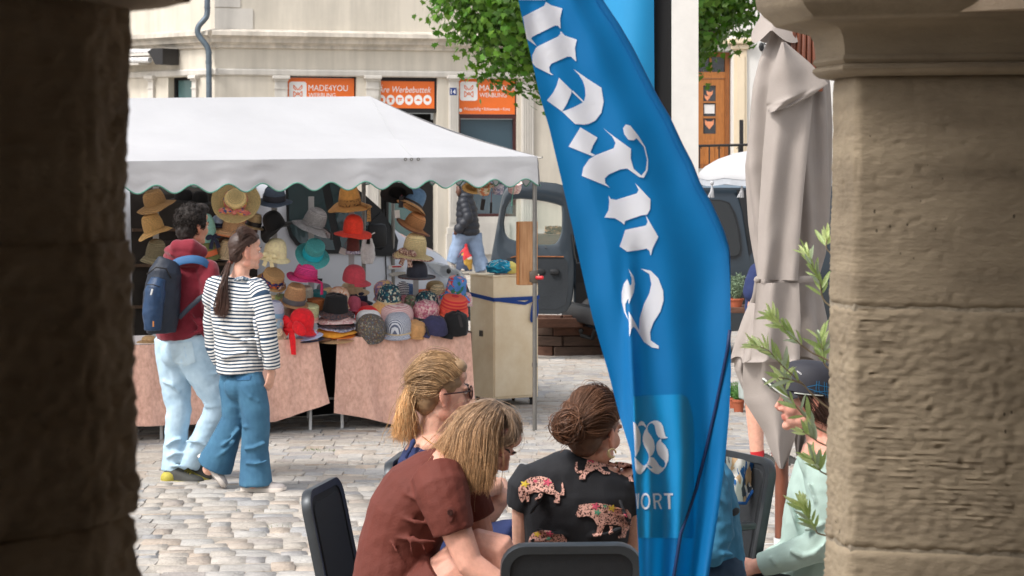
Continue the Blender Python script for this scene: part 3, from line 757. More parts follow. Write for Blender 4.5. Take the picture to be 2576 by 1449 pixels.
pp = [VZ(zL, x, y_, 40.75) for x, y_ in ((893, -900), (893, -40), (893, 80), (893, 150), (880, 205), (845, 250), (800, 300), (778, 350), (779, 400), (805, 450), (850, 505), (888, 560), (908, 620), (911, 700), (914, 1180), (916, 3100))]
b = MB(); b.tube(smooth_path(pp, 5), .056, 12); dp = b.build('downpipe', M_zinc, shop, 60)
b = MB()
for y_ in (90, 640, 740, 760): p = VZ(zL, 893 if y_ < 200 else 911, y_, 40.75); b.tube([p - Vec((0, 0, .012)), p + Vec((0, 0, .012))], .064, 12)
b.build('pipe_collar', M_zinc, dp, 40)

# ---- white house with the wooden door
FH = Face(1700, 47.0, 2)
M_white = mk_stucco('white_render', (222, 220, 216), .06)
M_htrim = mk_stucco('cream_trim', (226, 210, 184), .12)
M_wood = mk('orange_wood', (172, 108, 50), .5, .18, 6, stretch=(8, 8, 1), coat=.15)
M_wood2 = mk('dark_orange_wood', (140, 84, 38), .55, .18, 6, stretch=(8, 8, 1))
M_hglass = mk_glass('door_glass', (70, 74, 80), .05, .85)
M_iron = mk('black_iron', (32, 33, 36), .5, .1)
house = thing('house', 'white rendered house with an orange wooden door, partly behind the folded parasol', 'house', (FH.at(1850, 600).x, 47, .13))
w = MB(); dl, drr = FH.t(1720), FH.t(1840)
FH.slab(w, FH.t(1350), dl, gz, 9, -.4, 0); FH.slab(w, drr, FH.t(2700), gz, 9, -.4, 0); FH.slab(w, dl, drr, FH.z(1800, 128), 9, -.4, 0); FH.slab(w, dl, drr, gz, FH.z(1800, 425), -.4, -.001)
w.build('wall', M_white, house)
b = MB(); FH.px(b, 1846, 124, 1878, 430, 0, .05); FH.px(b, 1838, 112, 1884, 124, 0, .10, bev=.02); FH.px(b, 1833, 97, 1890, 111, 0, .16, bev=.02); FH.px(b, 1852, 140, 1872, 420, .05, .075); FH.px(b, 1700, 100, 1833, 112, 0, .08); b.build('door_surround', M_htrim, house)
dor = frame_box('door', FH, 1722, 130, 1838, 424, .1, -.30, -.16, M_wood2, house)
b = MB(); FH.px(b, 1735, 180, 1828, 196, -.28, -.19); FH.px(b, 1735, 196.5, 1772, 420, -.27, -.21); FH.px(b, 1804, 196.5, 1826, 420, -.27, -.21); FH.px(b, 1772, 196.5, 1804, 214, -.27, -.21); FH.px(b, 1772, 336, 1804, 420, -.27, -.21)
FH.px(b, 1772, 254, 1804, 258, -.27, -.215); FH.px(b, 1772, 292, 1804, 297, -.27, -.215); FH.px(b, 1788, 132, 1793, 180, -.28, -.19); FH.px(b, 1776, 352, 1800, 415, -.21, -.19, bev=.02); b.build('door_leaf', M_wood, dor)
b = MB(); FH.px(b, 1735, 134, 1828, 180, -.27, -.26); FH.px(b, 1772, 214, 1804, 336, -.26, -.25); b.build('pane', M_hglass, dor)
M_paper = mk('paper', (226, 224, 222), .8, .04); M_fox = mk('fox_paper', (226, 150, 112), .8, .1)
b = MB(); FH.px(b, 1775, 262, 1801, 285, -.245, -.24); b.build('paper_note', M_paper, dor)
for x, y_, s_ in ((1789, 235, 9), (1783, 245, 8), (1788, 312, 13)):
    b = MB(); c_ = FH.at(x, y_, -.243); k = s_ * 47 / F
    b.add([FH.P(FH.t(x) + a * k, -.243, c_.z + e * k) for a, e in ((-.9, 1), (-.45, .55), (.45, .55), (.9, 1), (.85, 0), (0, -1), (-.85, 0))], [tuple(range(7))]); b.build('paper_animal_face', M_fox, dor, fix=False)
# landing with iron railing
ln = MB(); FH.px(ln, 1640, 424, 1960, 520, 0.002, 1.5); lo = ln.build('landing', M_trim, house)
rl = thing('railing', 'black wrought iron railing on the landing below the orange door', 'railing', tuple(FH.at(1800, 424, 1.4)))
b = MB(); b.tube([FH.at(1600, 372, 1.4), FH.at(1960, 364, 1.4)], .028, 8); b.build('handrail', M_iron, rl, 50)
for x in range(1620, 1960, 24):
    b = MB(); b.tube([FH.at(x, 368, 1.4), FH.at(x, 424, 1.4)], .016, 6); bl = b.build('baluster', M_iron, rl, 50)
    if x % 48 == 12:
        b = MB(); b.tube([FH.at(x - 5, 376, 1.4), FH.at(x - 4, 373, 1.4), FH.at(x, 376, 1.4), FH.at(x + 4, 373, 1.4), FH.at(x + 5, 376, 1.4)], .01, 5); b.build('scroll', M_iron, bl)
b = MB(); b.tube([FH.at(1844, 305, 1.3), FH.at(1844, 424, 1.3)], .045, 8); b.build('post', M_iron, rl, 50)
lamp = thing('wall_lamp', 'black lantern on a curved bracket on the white house wall', 'lamp', tuple(FH.at(1916, 120, 0)))
b = MB(); b.ell(FH.at(1915, 118, .04), (.06, .04, .10)); b.tube([FH.at(1915, 118, .06), FH.at(1920, 110, .15), FH.at(1926, 118, .2), FH.at(1926, 126, .2)], .018, 6); b.build('bracket', M_iron, lamp, 50)
b = MB(); p = FH.at(1926, 126, .2); b.lathe([(.01, 0), (.10, -.05), (.09, -.07), (.055, -.24), (.03, -.28), (0, -.28)], 6, p); b.build('lantern', M_iron, lamp)

# ---- maple
def mk_leaf(name):
    m = mk(name, (84, 130, 45), .42, .25, 3, tint=True, trans=.4, spec=.35); return m
M_leaf = mk_leaf('maple_leaf'); M_bark = mk('bark', (92, 80, 66), .9, .3, 20, .01, 60, stretch=(1, 1, .3))
tree = thing('maple_tree', 'green maple with a clipped round crown rising behind the blue flag', 'tree', (1.22, 31.2, 0))
tc_ = V(1490, -62, 31.2)
b = MB(); b.tube([(1.22, 31.2, -.05), (1.2, 31.2, 1.2), (1.18, 31.25, 2.6), (1.17, 31.2, 4.6), (1.2, 31.2, 6)], [.17, .13, .12, .1, .04], 10)
for k in range(14):
    a = k * 2.4; z0_ = 3.2 + k * .17; e_ = tc_ + Vec((math.cos(a) * 2.0, math.sin(a) * 2.0, -.9 + (k % 5) * .45)); b.tube([(1.18, 31.22, z0_), Vec((1.18, 31.22, z0_)).lerp(e_, .5) + Vec((0, 0, .15)), e_], [.05, .032, .012], 6)
b.build('trunk', M_bark, tree, 60)
rt = random.Random(21); lv = MB(); tints = []
star = [(0, 0), (.18, .12), (.5, -.02), (.42, .2), (.62, .42), (.34, .46), (.3, .62), (.12, .62), (0, 1.0), (-.12, .62), (-.3, .62), (-.34, .46), (-.62, .42), (-.42, .2), (-.5, -.02), (-.18, .12)]
clumps = []
while len(clumps) < 700:
    d = Vec((rt.gauss(0, 1), rt.gauss(0, 1), rt.gauss(0, 1))).normalized()
    if d.y > .55 or d.z > .75: continue
    rr = rt.uniform(.6, 1.0)
    c = Vec((d.x * 2.42, d.y * 2.3, d.z * 1.72)) * rr
    c *= 1 + .16 * noise.noise(d * 2.6)
    clumps.append((tc_ + c, rr, rt.uniform(.75, 1.2)))
for c, rr, br in clumps:
    nl = 34
    for k in range(nl):
        p = c + Vec((rt.gauss(0, .2), rt.gauss(0, .2), rt.gauss(0, .15)))
        out = (p - tc_); out.z *= 1.3; out.normalize()
        nrm_ = (out + Vec((rt.gauss(0, .5), rt.gauss(0, .5), rt.gauss(.25, .45)))).normalized()
        dn = Vec((rt.gauss(0, .45), rt.gauss(0, .45), -1)); dn = (dn - nrm_ * dn.dot(nrm_)).normalized(); sx = nrm_.cross(dn); s_ = rt.uniform(.08, .14)
        cup = rt.uniform(.05, .2) * s_
        vs = [p + sx * (a * s_) + dn * (e_ * s_) - nrm_ * (cup * (abs(a) + abs(e_ - .4))) for a, e_ in star]
        b0 = len(lv.v); lv.v.extend([tuple(v) for v in vs]); lv.f.append(tuple(range(b0, b0 + 16))); lv.mi.append(0)
        q_ = br * rt.uniform(.75, 1.25); yl = rt.uniform(.9, 1.35)
        tints.extend([(q_ * yl, q_ * 1.0, q_ * .8)] * 16)
lv.build('crown', M_leaf, tree, None, kind='stuff', tint=tints, fix=False)
# ================================================================== MARKET STALL
aS, bS = Vec((.906, .422)), Vec((-.422, .906))           # along the stall front, and into its depth
E0 = Vec((-1.30, 16.43)); TZ = .715
def TP(s, bb, z): q = E0 + aS * s + bS * bb; return Vec((q.x, q.y, z))
def Ts(px, bb=0):
    k = (px - CX) / F; return (k * (E0.y + bS.y * bb) - E0.x - bS.x * bb) / (aS.x - k * aS.y)
def Dt(px, bb): return E0.y + aS.y * Ts(px, bb) + bS.y * bb
M_canvas = mk('white_canvas', (193, 193, 195), .75, .035, 1.6, .0025, 14, trans=.2)
M_trimg = mk('green_binding', (92, 142, 126), .8, .05)
M_steel = mk('galvanised_steel', (132, 130, 126), .42, .12, 12, metal=.75)
M_steelw = mk('white_steel', (206, 206, 204), .5, .06)
Cf = Vec((.189, 16.33))
def KP(s, bb, z): q = Cf - aS * s + bS * bb; return Vec((q.x, q.y, z))
ze = lambda s: 2.113 - .0139 * s
zr_ = lambda s: 2.607 - .0215 * (s - .79)
stall = thing('market_canopy', 'white hip-roofed market stall canopy with a green-edged scalloped valance, on steel posts', 'market stall', tuple(KP(0, 0, 0)))
LEN, DEP, HIP = 6.2, 2.98, .79
def slope(front):
    def fn(u, v):
        s0 = HIP * v; s = s0 + (LEN - s0) * (u ** 1.35); bb = DEP / 2 * v if front else DEP - DEP / 2 * v
        z = lerp(ze(s), zr_(s), v)
        edge = min(1, u * 8)
        z -= (.05 + .012 * edge) * math.sin(math.pi * v) ** 1.0
        q = Vec((s * .7 - v * .8, v * 2.6, 3.1)); z += (noise.noise(q * 1.3) * .03 + noise.noise(Vec((s * 1.1 + v * 2.2, v * 9 - s * 1.2, 2))) * .014) * math.sin(math.pi * min(1, v * 1.02)) * edge
        return KP(s, bb, z)
    return fn
b = MB(); b.grid(slope(True), 90, 26); b.build('roof_panel', M_canvas, stall, 30)
b = MB(); b.grid(slope(False), 30, 8); b.build('roof_panel', M_canvas, stall, 30)
b = MB(); b.grid(lambda u, v: KP(HIP * v, DEP / 2 * v + u * DEP * (1 - v), lerp(ze(0), zr_(HIP), v) - .036 * math.sin(math.pi * v) - .03 * math.sin(math.pi * u) * (1 - v)), 14, 10); b.build('roof_panel', M_canvas, stall, 30)
sm = MB()
sm.tube([Vec(KP(lerp(1.02, HIP, v / 10), DEP / 2 * v / 10, lerp(ze(1), zr_(HIP), v / 10) - .044 * math.sin(math.pi * v / 10) + .002)) for v in range(11)], .0025, 4)
sm.build('seam', M_canvas, stall)
scal = lambda s: .202 - .03 * math.cos(2 * math.pi * (s - .105) / .262)
def valance(fn, L, out, name):
    N_ = int(L / .02)
    def g_(u, v):
        s = u * L; d = v * scal(s)
        o_ = .008 + v * (.010 * math.sin(s * 5.1 + 1) + .006 * math.sin(s * 13 + 2) + .010) + .006 * noise.noise(Vec((s * 3, v * 2.5, 3))) + .0045 * noise.noise(Vec((s * 4 + v * 3, v * 9, 7)))
        p = fn(s); return Vec((p.x, p.y, p.z - d)) + out * o_
    b = MB(); b.grid(g_, N_, 8); o = b.build(name, M_canvas, stall, 180, fix=False)
    t = MB(); t.tube([g_(i / N_, 1.0) for i in range(N_ + 1)], .0055, 5); t.build('green_binding', M_trimg, o, 180)
valance(lambda s: KP(s, 0, ze(s)), LEN, Vec((-bS.x, -bS.y, 0)), 'valance')
valance(lambda s: KP(0, s, ze(0)), DEP, Vec((aS.x, aS.y, 0)), 'valance')
valance(lambda s: KP(s, DEP, ze(s)), LEN, Vec((bS.x, bS.y, 0)), 'valance')
for px in (1017, 1032, 1049):
    p = V(px, 398, 0.0001); k = (px - CX) / F; s_ = (Cf.x - k * Cf.y) / (aS.x - k * aS.y); c = KP(s_, -.022, ze(s_) - .012)
    b = MB(); b.lathe([(.006, 0), (.013, 0), (.013, .004), (.006, .004)], 12, c, rotm(90, 0, 25), closed=False); b.build('eyelet', M_steel, stall, 40)
b = MB(); c = KP(0, -.01, ze(0) - .01); b.tube([c, c + Vec((.035, -.01, -.004)), c + Vec((.04, -.01, .008))], .006, 6); b.build('hook', M_steel, stall)
def post(p0, z1, name='post'):
    b = MB(); b.tube([(p0.x, p0.y, .0), (p0.x, p0.y, z1)], .017, 10); b.tube([(p0.x, p0.y, .50), (p0.x, p0.y, .53)], .021, 10); b.tube([(p0.x, p0.y, -.01), (p0.x, p0.y, .04)], .007, 8)
    return b.build(name, M_steel, stall, 60)
post(KP(.012, .01, 0), 2.1); post(V(915, 500, 17.15), 2.24)
post(KP(0, DEP - .02, 0), 2.1); post(KP(LEN - .03, .01, 0), 2.02); post(KP(LEN - .03, DEP - .02, 0), 2.02)
b = MB()
for bb, s0 in ((.02, 0), (DEP - .02, 0)): b.tube([KP(0, bb, ze(0) - .02), KP(LEN, bb, ze(LEN) - .02)], .014, 8)
b.tube([KP(HIP, DEP / 2, zr_(HIP) - .03), KP(LEN, DEP / 2, zr_(LEN) - .03)], .014, 8); b.tube([KP(0, .02, ze(0) - .02), KP(0, DEP - .02, ze(0) - .02)], .014, 8)
b.build('roof_frame', M_steel, stall, 60, kind='stuff')
b = MB(); c = KP(.16, -.0, ze(0) - .2); c = V(1295, 462, 16.3); b.tube([c, c + Vec((-.012, 0, -.06)), c + Vec((-.02, 0, -.11))], .0035, 5); b.tube([c + Vec((-.02, 0, -.11)), c + Vec((-.024, 0, -.17))], [.004, .009], 5); b.build('green_cord', M_trimg, stall)

# ---- tables
M_tabletop = mk('brown_board', (112, 74, 48), .7, .2, 8, stretch=(1, 8, 1))
def table(s0, s1, label, legs):
    t = thing('trestle_table', label, 'table', tuple(TP((s0 + s1) / 2, .4, 0)), 'trestle tables of the hat stall')
    rt_ = Matrix(((aS.x, bS.x, 0), (aS.y, bS.y, 0), (0, 0, 1)))
    b = MB(); b.box(TP((s0 + s1) / 2, .42, TZ - .012), (s1 - s0, .86, .022), rt_, bev=.004); b.build('tabletop', M_tabletop, t)
    for s, bb in legs:
        b = MB(); b.tube([TP(s, bb, 0), TP(s, bb, TZ - .022)], .0125, 8); b.build('leg', M_steelw, t, 60)
    b = MB(); b.tube([TP(legs[0][0], .45, .2), TP(legs[1][0], .45, .2)], .010, 6); b.build('brace', M_steelw, t, 60)
    return t
table(-2.7, -.10, 'long trestle table under the pink cloth behind the walking couple', [(Ts(408), .02), (Ts(783), .02), (Ts(783), .8), (-2.6, .8)])
table(-.08, 1.06, 'short trestle table under the pink cloth piled with caps and sun hats', [(Ts(863), .02), (1.0, .02), (.0, .8), (1.0, .8)])
def mk_velvet(name, c1, c2):
    m = mk(name, c2, .62, .1, 42, .002, 60, sheen=1.0, dark=c1, stretch=(1, 1, .6)); return m
M_velvet = mk_velvet('pink_velvet', (206, 156, 136), (232, 188, 168))
M_gold = mk_velvet('golden_velvet', (150, 98, 52), (196, 146, 92))
def cloth(name, label, s0, s1, bot, seed, mat=M_velvet, sag=None):
    "tabletop sheet plus a hanging front with folds; bot = list of (s_top, s_bottom, z_bottom)"
    b = MB()
    ss = [p[0] for p in bot]
    def hang(u, v):
        s = lerp(s0, s1, u); sb = interp(ss, [p[1] for p in bot], s); zb = interp(ss, [p[2] for p in bot], s)
        ph = s * 24 + seed + 2.4 * noise.noise(Vec((s * 2.1, seed, 0))) + 1.5 * v * math.sin(s * 3 + seed)
        fold = (math.sin(ph) * .5 + .5) ** 1.4 * (.05 + .03 * math.sin(s * 7 + seed)) * (.25 + .75 * v ** .7) + .03 * v + .035 * v * noise.noise(Vec((s * 6, v * 1.6, seed))) + .012 * noise.noise(Vec((s * 16 + v * 3, v * 4, seed)))*v
        fold += .018 * math.exp(-v * 3) * max(0, math.sin(s * 24 + seed))
        z = lerp(TZ + .003, zb, v); return TP(lerp(s, sb, v), -.012 - fold - .02 * v, z)
    b.grid(hang, 90, 30)
    b.grid(lambda u, v: TP(lerp(s0, s1, u), -.012 + v * .86, TZ + .004 + .002 * noise.noise(Vec((u * 8, v * 8, seed)))), 10, 6)
    o = b.build(name, mat, None, 180); return tag(o, label, 'tablecloth', 'crushed velvet cloths of the hat stall')
zb_ = lambda px, py: CH - (py - HY) / F * (Dt(px, 0) - .05)
cloth('tablecloth', 'dusty pink velvet cloth on the long table behind the walking couple', -2.6, Ts(797), [(-2.6, -2.6, zb_(371, 1070)), (Ts(371), Ts(371), zb_(371, 1070)), (Ts(558), Ts(558), zb_(558, 1064)), (Ts(686), Ts(690), zb_(686, 1061)), (Ts(797), Ts(819), zb_(817, 1013))], 1.3)
cloth('tablecloth', 'dusty pink velvet cloth hanging to the ground behind the blond ponytail', Ts(845), 1.07, [(Ts(845), Ts(830), zb_(832, 1038)), (Ts(911), Ts(911), zb_(911, 1051)), (Ts(983), Ts(983), .03), (1.07, 1.09, .03)], 4.1)
b = MB(); b.grid(lambda u, v: TP(1.075 + .02 + .03 * math.sin(u * 11) * v + .06 * u * v, .02 + u * .75, lerp(TZ + .09 - .08 * (1 - u) , .22 + .1 * math.sin(u * 5), v)), 30, 14)
tag(b.build('tablecloth', M_gold, None, 180), 'golden brown cloth hanging over the right end of the stall table', 'tablecloth')
M_tableshade = mk('under_table_shade', (24, 23, 25), .95, .2, 6)  # added black sheet, stands in for the dark shade under the tables
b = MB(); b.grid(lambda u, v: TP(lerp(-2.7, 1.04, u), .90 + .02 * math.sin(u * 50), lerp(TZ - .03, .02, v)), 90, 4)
tag(b.build('under_table_shade', M_tableshade, None, 180), 'black sheet added behind the stall tables to darken the space beneath', 'cloth')

# ---- cabinet, board and bundle
M_cream = mk('cream_paint', (248, 232, 202), .6, .05, 3, dark=(232, 208, 168)); M_brass = mk('worn_metal', (90, 84, 76), .5, .1, metal=.6); M_rubber = mk('black_rubber', (30, 30, 30), .7)
M_blue = mk('blue_strap', (24, 66, 140), .75, .1)
k0 = V(1241, 1004, 17.95); cd_ = Vec((.41, .24)).normalized(); ce_ = Vec((-cd_.y, cd_.x))
cab = thing('cabinet', 'cream wooden cabinet on castors with a blue strap around it', 'cabinet', (k0.x, k0.y, 0))
def CB(s, e, z): q = Vec((k0.x, k0.y)) + cd_ * s + ce_ * e; return Vec((q.x, q.y, z))
rC = Matrix(((cd_.x, ce_.x, 0), (cd_.y, ce_.y, 0), (0, 0, 1)))
zt = 1.105; Wc, Ec = .44, .40
b = MB(); b.box(CB(Wc / 2, Ec / 2, (zt + .075) / 2), (Wc, Ec, zt - .075), rC, bev=.006); b.build('case', M_cream, cab)
b = MB(); b.box(CB(Wc / 2, Ec / 2, zt + .009), (Wc + .016, Ec + .016, .016), rC, bev=.004); b.build('top', M_cream, cab)
b = MB(); b.box(CB(Wc / 2, -.004, (zt + .07) / 2 - .09), (Wc - .02, .012, zt - .30), rC, bev=.003); b.build('door', M_cream, cab)
b = MB(); b.box(CB(-.004, Ec / 2, .62), (.016, .05, .05), rC, bev=.004); b.build('latch', M_brass, cab)
for s in (.05, Wc - .04):
    for e in (.05, Ec - .05):
        c = CB(s, e, .0); b = MB(); b.tube([c + Vec((-.013, 0, .034)), c + Vec((.013, 0, .034))], .034, 12); b.box(c + Vec((0, 0, .066)), (.035, .03, .02)); b.build('castor', M_rubber, cab, 40)
b = MB(); zz = .925
pth = [CB(-.006, Ec, zz + .02), CB(-.006, .0, zz - .008), CB(-.006, -.014, zz - .01), CB(Wc * .8, -.014, zz - .006), CB(Wc + .006, -.012, zz), CB(Wc + .006, Ec, zz)]
for i in range(5):
    p, q = pth[i], pth[i + 1]; b.add([p - Vec((0, 0, .016)), q - Vec((0, 0, .016)), q + Vec((0, 0, .016)), p + Vec((0, 0, .016))], [(0, 1, 2, 3)])
b.add([CB(.0, -.018, zz - .02), CB(.30, -.018, zz - .062), CB(.42, -.018, zz - .02), CB(.42, -.018, zz + .01), CB(.30, -.018, zz - .036), CB(.0, -.018, zz + .008)], [(0, 1, 4, 5), (1, 2, 3, 4)])
tl_ = [CB(.40, -.022, zz), CB(.37, -.03, zz - .09), CB(.36, -.028, zz - .19), CB(.385, -.026, zz - .205), CB(.41, -.03, zz - .12), CB(.405, -.024, zz - .01)]
tp = smooth_path(tl_, 5)
b.add([p + cd_.to_3d() * w for p in tp for w in (-.016, .016)], [(2 * i, 2 * i + 2, 2 * i + 3, 2 * i + 1) for i in range(len(tp) - 1)])
b.build('strap', M_blue, cab, None, fix=False)
M_ply = mk('pine_board', (186, 142, 102), .6, .16, 5, stretch=(9, 9, .8), dark=(160, 112, 74)); M_red = mk('red_plastic', (196, 36, 44), .4)
bc = V(1328, 637, 16.42); brd = thing('wooden_board', 'bare pine board clamped upright to the stall corner post', 'board', tuple(bc))
rb = rotm(0, 0, 18)
b = MB(); b.box(bc, (.150, .03, .49), rb, bev=.003); b.build('board', M_ply, brd)
b = MB(); b.box(bc + rb @ Vec((-.080, .005, 0)), (.012, .05, .485), rb, bev=.003); b.build('shaded_edge', M_wood, brd)  # side of the board, its shade put in as a darker wood colour
cl = thing('clamp', 'steel screw clamp with a red handle holding the pine board', 'clamp', tuple(V(1345, 695, 16.36)))
c = V(1345, 696, 16.36); b = MB(); b.box(c + Vec((-.01, .0, 0)), (.06, .085, .08), bev=.006); b.box(c + Vec((.0, -.035, .0)), (.05, .02, .10), bev=.005); b.build('clamp_body', M_brass, cl, 40)
b = MB(); b.tube([c + Vec((.02, -.05, -.005)), c + Vec((.055, -.06, -.005))], .015, 10, round_ends=True); b.build('handle', M_red, cl, 60)
M_plaid = mk_pattern('turquoise_plaid', [(20, 132, 166), (30, 156, 190), (14, 104, 140), (58, 178, 206)], 22, stretch=(1, 1, 2.2)); M_yel = mk('yellow_cloth', (226, 208, 112), .8, .08, 20, .004)
M_plaidline = mk('pale_thread', (206, 226, 226), .8)
bn = thing('cloth_bundle', 'crumpled turquoise checked scarf bundled with a yellow cloth on the cabinet', 'cloth bundle', tuple(V(1262, 693, 18.05)))
def crumple(c, r, seed, amp=.25, fr=3.2):
    b = MB(); n, m = 36, 24
    vs = []
    for j in range(m + 1):
        ph = -math.pi / 2 + math.pi * j / m
        for i in range(n):
            t_ = 2 * math.pi * i / n; d = Vec((math.cos(ph) * math.cos(t_), math.cos(ph) * math.sin(t_), math.sin(ph))); q = d * fr + Vec((seed, 0, 0))
            k = 1 + amp * (abs(noise.noise(q)) * 1.6 - .35) + amp * .6 * abs(noise.noise(q * 2.3))
            v = Vec((d.x * r[0], d.y * r[1], d.z * r[2])) * k; v.z = max(v.z, -r[2] * .75); vs.append(c + v)
    b.add(vs, [(j * n + i, j * n + (i + 1) % n, (j + 1) * n + (i + 1) % n, (j + 1) * n + i) for j in range(m) for i in range(n)]); return b
c = V(1256, 673, 18.05); crumple(c, (.105, .09, .062), 3).build('scarf', M_plaid, bn, 60)
crumple(V(1284, 675, 18.08), (.06, .08, .058), 8, .15).build('yellow_cloth', M_yel, bn, 60)
b = MB()
for k in range(16):
    a = rs.uniform(0, 6.28); d0 = Vec((rs.gauss(0, 1), -abs(rs.gauss(0, 1)), abs(rs.gauss(0, .8)))).normalized(); d1 = (d0 + Vec((rs.gauss(0, .5), 0, rs.gauss(0, .5)))).normalized()
    b.tube([c + Vec((d.x * .112, d.y * .096, d.z * .068)) for d in (d0, (d0 + d1).normalized(), d1)], .0022, 4)
b.build('woven_line', M_plaidline, bn, kind='stuff')
b = MB(); b.box(CB(.2, .06, zt + .022), (.26, .1, .012), rC, bev=.005); tag(b.build('folded_cloth', mk('pink_white_cloth', (222, 190, 180), .85, .2, 30)), 'thin folded pale pink cloth under the turquoise bundle', 'cloth')

# ---- hats
def mk_straw(name, col, var=.22, rings=120):
    g_ = sum(col) / 3; col = [min(245, (q * .86 + g_ * .14) * 1.2) for q in col]
    if name in MATS: return MATS[name]
    m = bpy.data.materials.new(name); m.use_nodes = True; N, L = nt(m); b = N['Principled BSDF']; b.inputs['Roughness'].default_value = .75
    tc = N.new('ShaderNodeTexCoord'); c = lin(col)
    n1 = N.new('ShaderNodeTexNoise'); n1.inputs['Scale'].default_value = 110; n1.inputs['Detail'].default_value = 3; L.new(tc.outputs['Object'], n1.inputs['Vector'])
    n2 = N.new('ShaderNodeTexNoise'); n2.inputs['Scale'].default_value = 9; L.new(tc.outputs['Object'], n2.inputs['Vector'])
    sp = N.new('ShaderNodeSeparateXYZ'); L.new(tc.outputs['Object'], sp.inputs[0])
    le = N.new('ShaderNodeVectorMath'); le.operation = 'LENGTH'; cb_ = N.new('ShaderNodeCombineXYZ'); L.new(sp.outputs[0], cb_.inputs[0]); L.new(sp.outputs[1], cb_.inputs[1]); L.new(cb_.outputs[0], le.inputs[0])
    ad = N.new('ShaderNodeMath'); ad.operation = 'ADD'; L.new(sp.outputs[2], ad.inputs[0]); L.new(le.outputs['Value'], ad.inputs[1])
    mu = N.new('ShaderNodeMath'); mu.operation = 'MULTIPLY'; mu.inputs[1].default_value = rings * 6.28; L.new(ad.outputs[0], mu.inputs[0])
    sn = N.new('ShaderNodeMath'); sn.operation = 'SINE'; L.new(mu.outputs[0], sn.inputs[0])
    mr = N.new('ShaderNodeMapRange'); mr.inputs[1].default_value = -1; mr.inputs[2].default_value = 1; mr.inputs[3].default_value = 1 - var; mr.inputs[4].default_value = 1 + var * .4; L.new(sn.outputs[0], mr.inputs[0])
    mr2 = N.new('ShaderNodeMapRange'); mr2.inputs[1].default_value = .3; mr2.inputs[2].default_value = .7; mr2.inputs[3].default_value = 1 - var * .9; mr2.inputs[4].default_value = 1 + var * .6; L.new(n1.outputs[0], mr2.inputs[0])
    m2 = N.new('ShaderNodeMath'); m2.operation = 'MULTIPLY'; L.new(mr.outputs[0], m2.inputs[0]); L.new(mr2.outputs[0], m2.inputs[1])
    mx = N.new('ShaderNodeMix'); mx.data_type = 'RGBA'; mx.blend_type = 'MULTIPLY'; mx.inputs[0].default_value = 1; mx.inputs[6].default_value = (*c, 1); L.new(m2.outputs[0], mx.inputs[7]); L.new(mx.outputs[2], b.inputs['Base Color'])
    bp = N.new('ShaderNodeBump'); bp.inputs['Distance'].default_value = .003; L.new(sn.outputs[0], bp.inputs['Height']); L.new(bp.outputs[0], b.inputs['Normal'])
    MATS[name] = m; return m
ST = lambda n, c, **k: mk_straw('straw_' + n, c, **k)
FE = lambda n, c: mk('felt_' + n, [min(250, q * 1.12) for q in c], .88, .14, 40, .002, 90, sheen=.15)
floral = lambda n, cols, base=None, sc=70, thr=.45: mk_pattern('print_' + n, cols, sc, base=base, thr=thr)
M_leop = mk_pattern('leopard_band', [(40, 28, 20), (60, 40, 24)], 60, base=(176, 128, 74), thr=.36)
P_teal = floral('teal_floral', [(20, 70, 86), (196, 196, 176), (34, 96, 104), (60, 52, 58), (16, 58, 74)]); P_pink = floral('pink_floral', [(206, 130, 142), (224, 168, 174), (190, 104, 124), (230, 200, 190)]); P_lil = floral('lilac', [(168, 142, 178), (220, 190, 120), (226, 170, 150), (140, 120, 160)])
P_haw = floral('blue_tropical', [(70, 126, 190), (84, 140, 204), (208, 62, 70), (232, 150, 140), (50, 120, 90), (78, 134, 198)], sc=32); P_circ = floral('mosaic_dots', [(90, 104, 128), (150, 134, 84), (124, 118, 110), (160, 150, 138), (112, 60, 52)], base=(92, 86, 80), sc=85, thr=.4)
P_scarf = floral('pink_scarf', [(214, 120, 112), (226, 142, 130), (70, 96, 140), (220, 176, 90), (206, 104, 100)], sc=55); P_navyfl = floral('navy_floral', [(30, 34, 84), (36, 40, 96), (196, 96, 40), (34, 36, 90), (190, 150, 60)], sc=60); P_cream = floral('cream_floral', [(222, 202, 172), (228, 212, 186), (150, 140, 90), (204, 130, 90)], sc=40); P_grey = floral('grey_floral', [(150, 146, 164), (206, 204, 212), (120, 120, 150), (190, 180, 190)], sc=90); P_green = floral('green_floral', [(122, 134, 104), (170, 160, 140), (150, 90, 96), (90, 110, 84)], sc=60)
P_frill = floral('pink_white_frill', [(222, 186, 182), (232, 214, 206), (206, 150, 150)], sc=110); P_tweed = floral('grey_tweed', [(60, 56, 62), (94, 78, 78), (46, 44, 52), (110, 70, 62)], sc=120); P_bow = floral('bow_brown', [(150, 112, 100), (210, 184, 164), (120, 80, 76)], sc=120)
S_navy = mk_stripes('navy_white_stripe', (40, 44, 70), (228, 228, 230), 75); S_cond = mk_stripes('pinstripe', (96, 104, 128), (214, 216, 222), 130, axis=0); S_frill = mk_stripes('pink_rib', (206, 150, 150), (230, 206, 202), 110, 2, distort=.03); S_red = mk_stripes('red_layer', (206, 44, 54), (226, 96, 66), 38, 2); S_pale = mk_stripes('grey_lilac_stripe', (150, 150, 176), (204, 204, 214), 120)
black = FE('black', (15, 15, 17)); red = FE('red', (206, 24, 34)); white = FE('white', (232, 230, 232)); navy = FE('navy', (30, 34, 56))
ribbon = lambda n, c: mk('ribbon_' + n, c, .6, .1, 20)
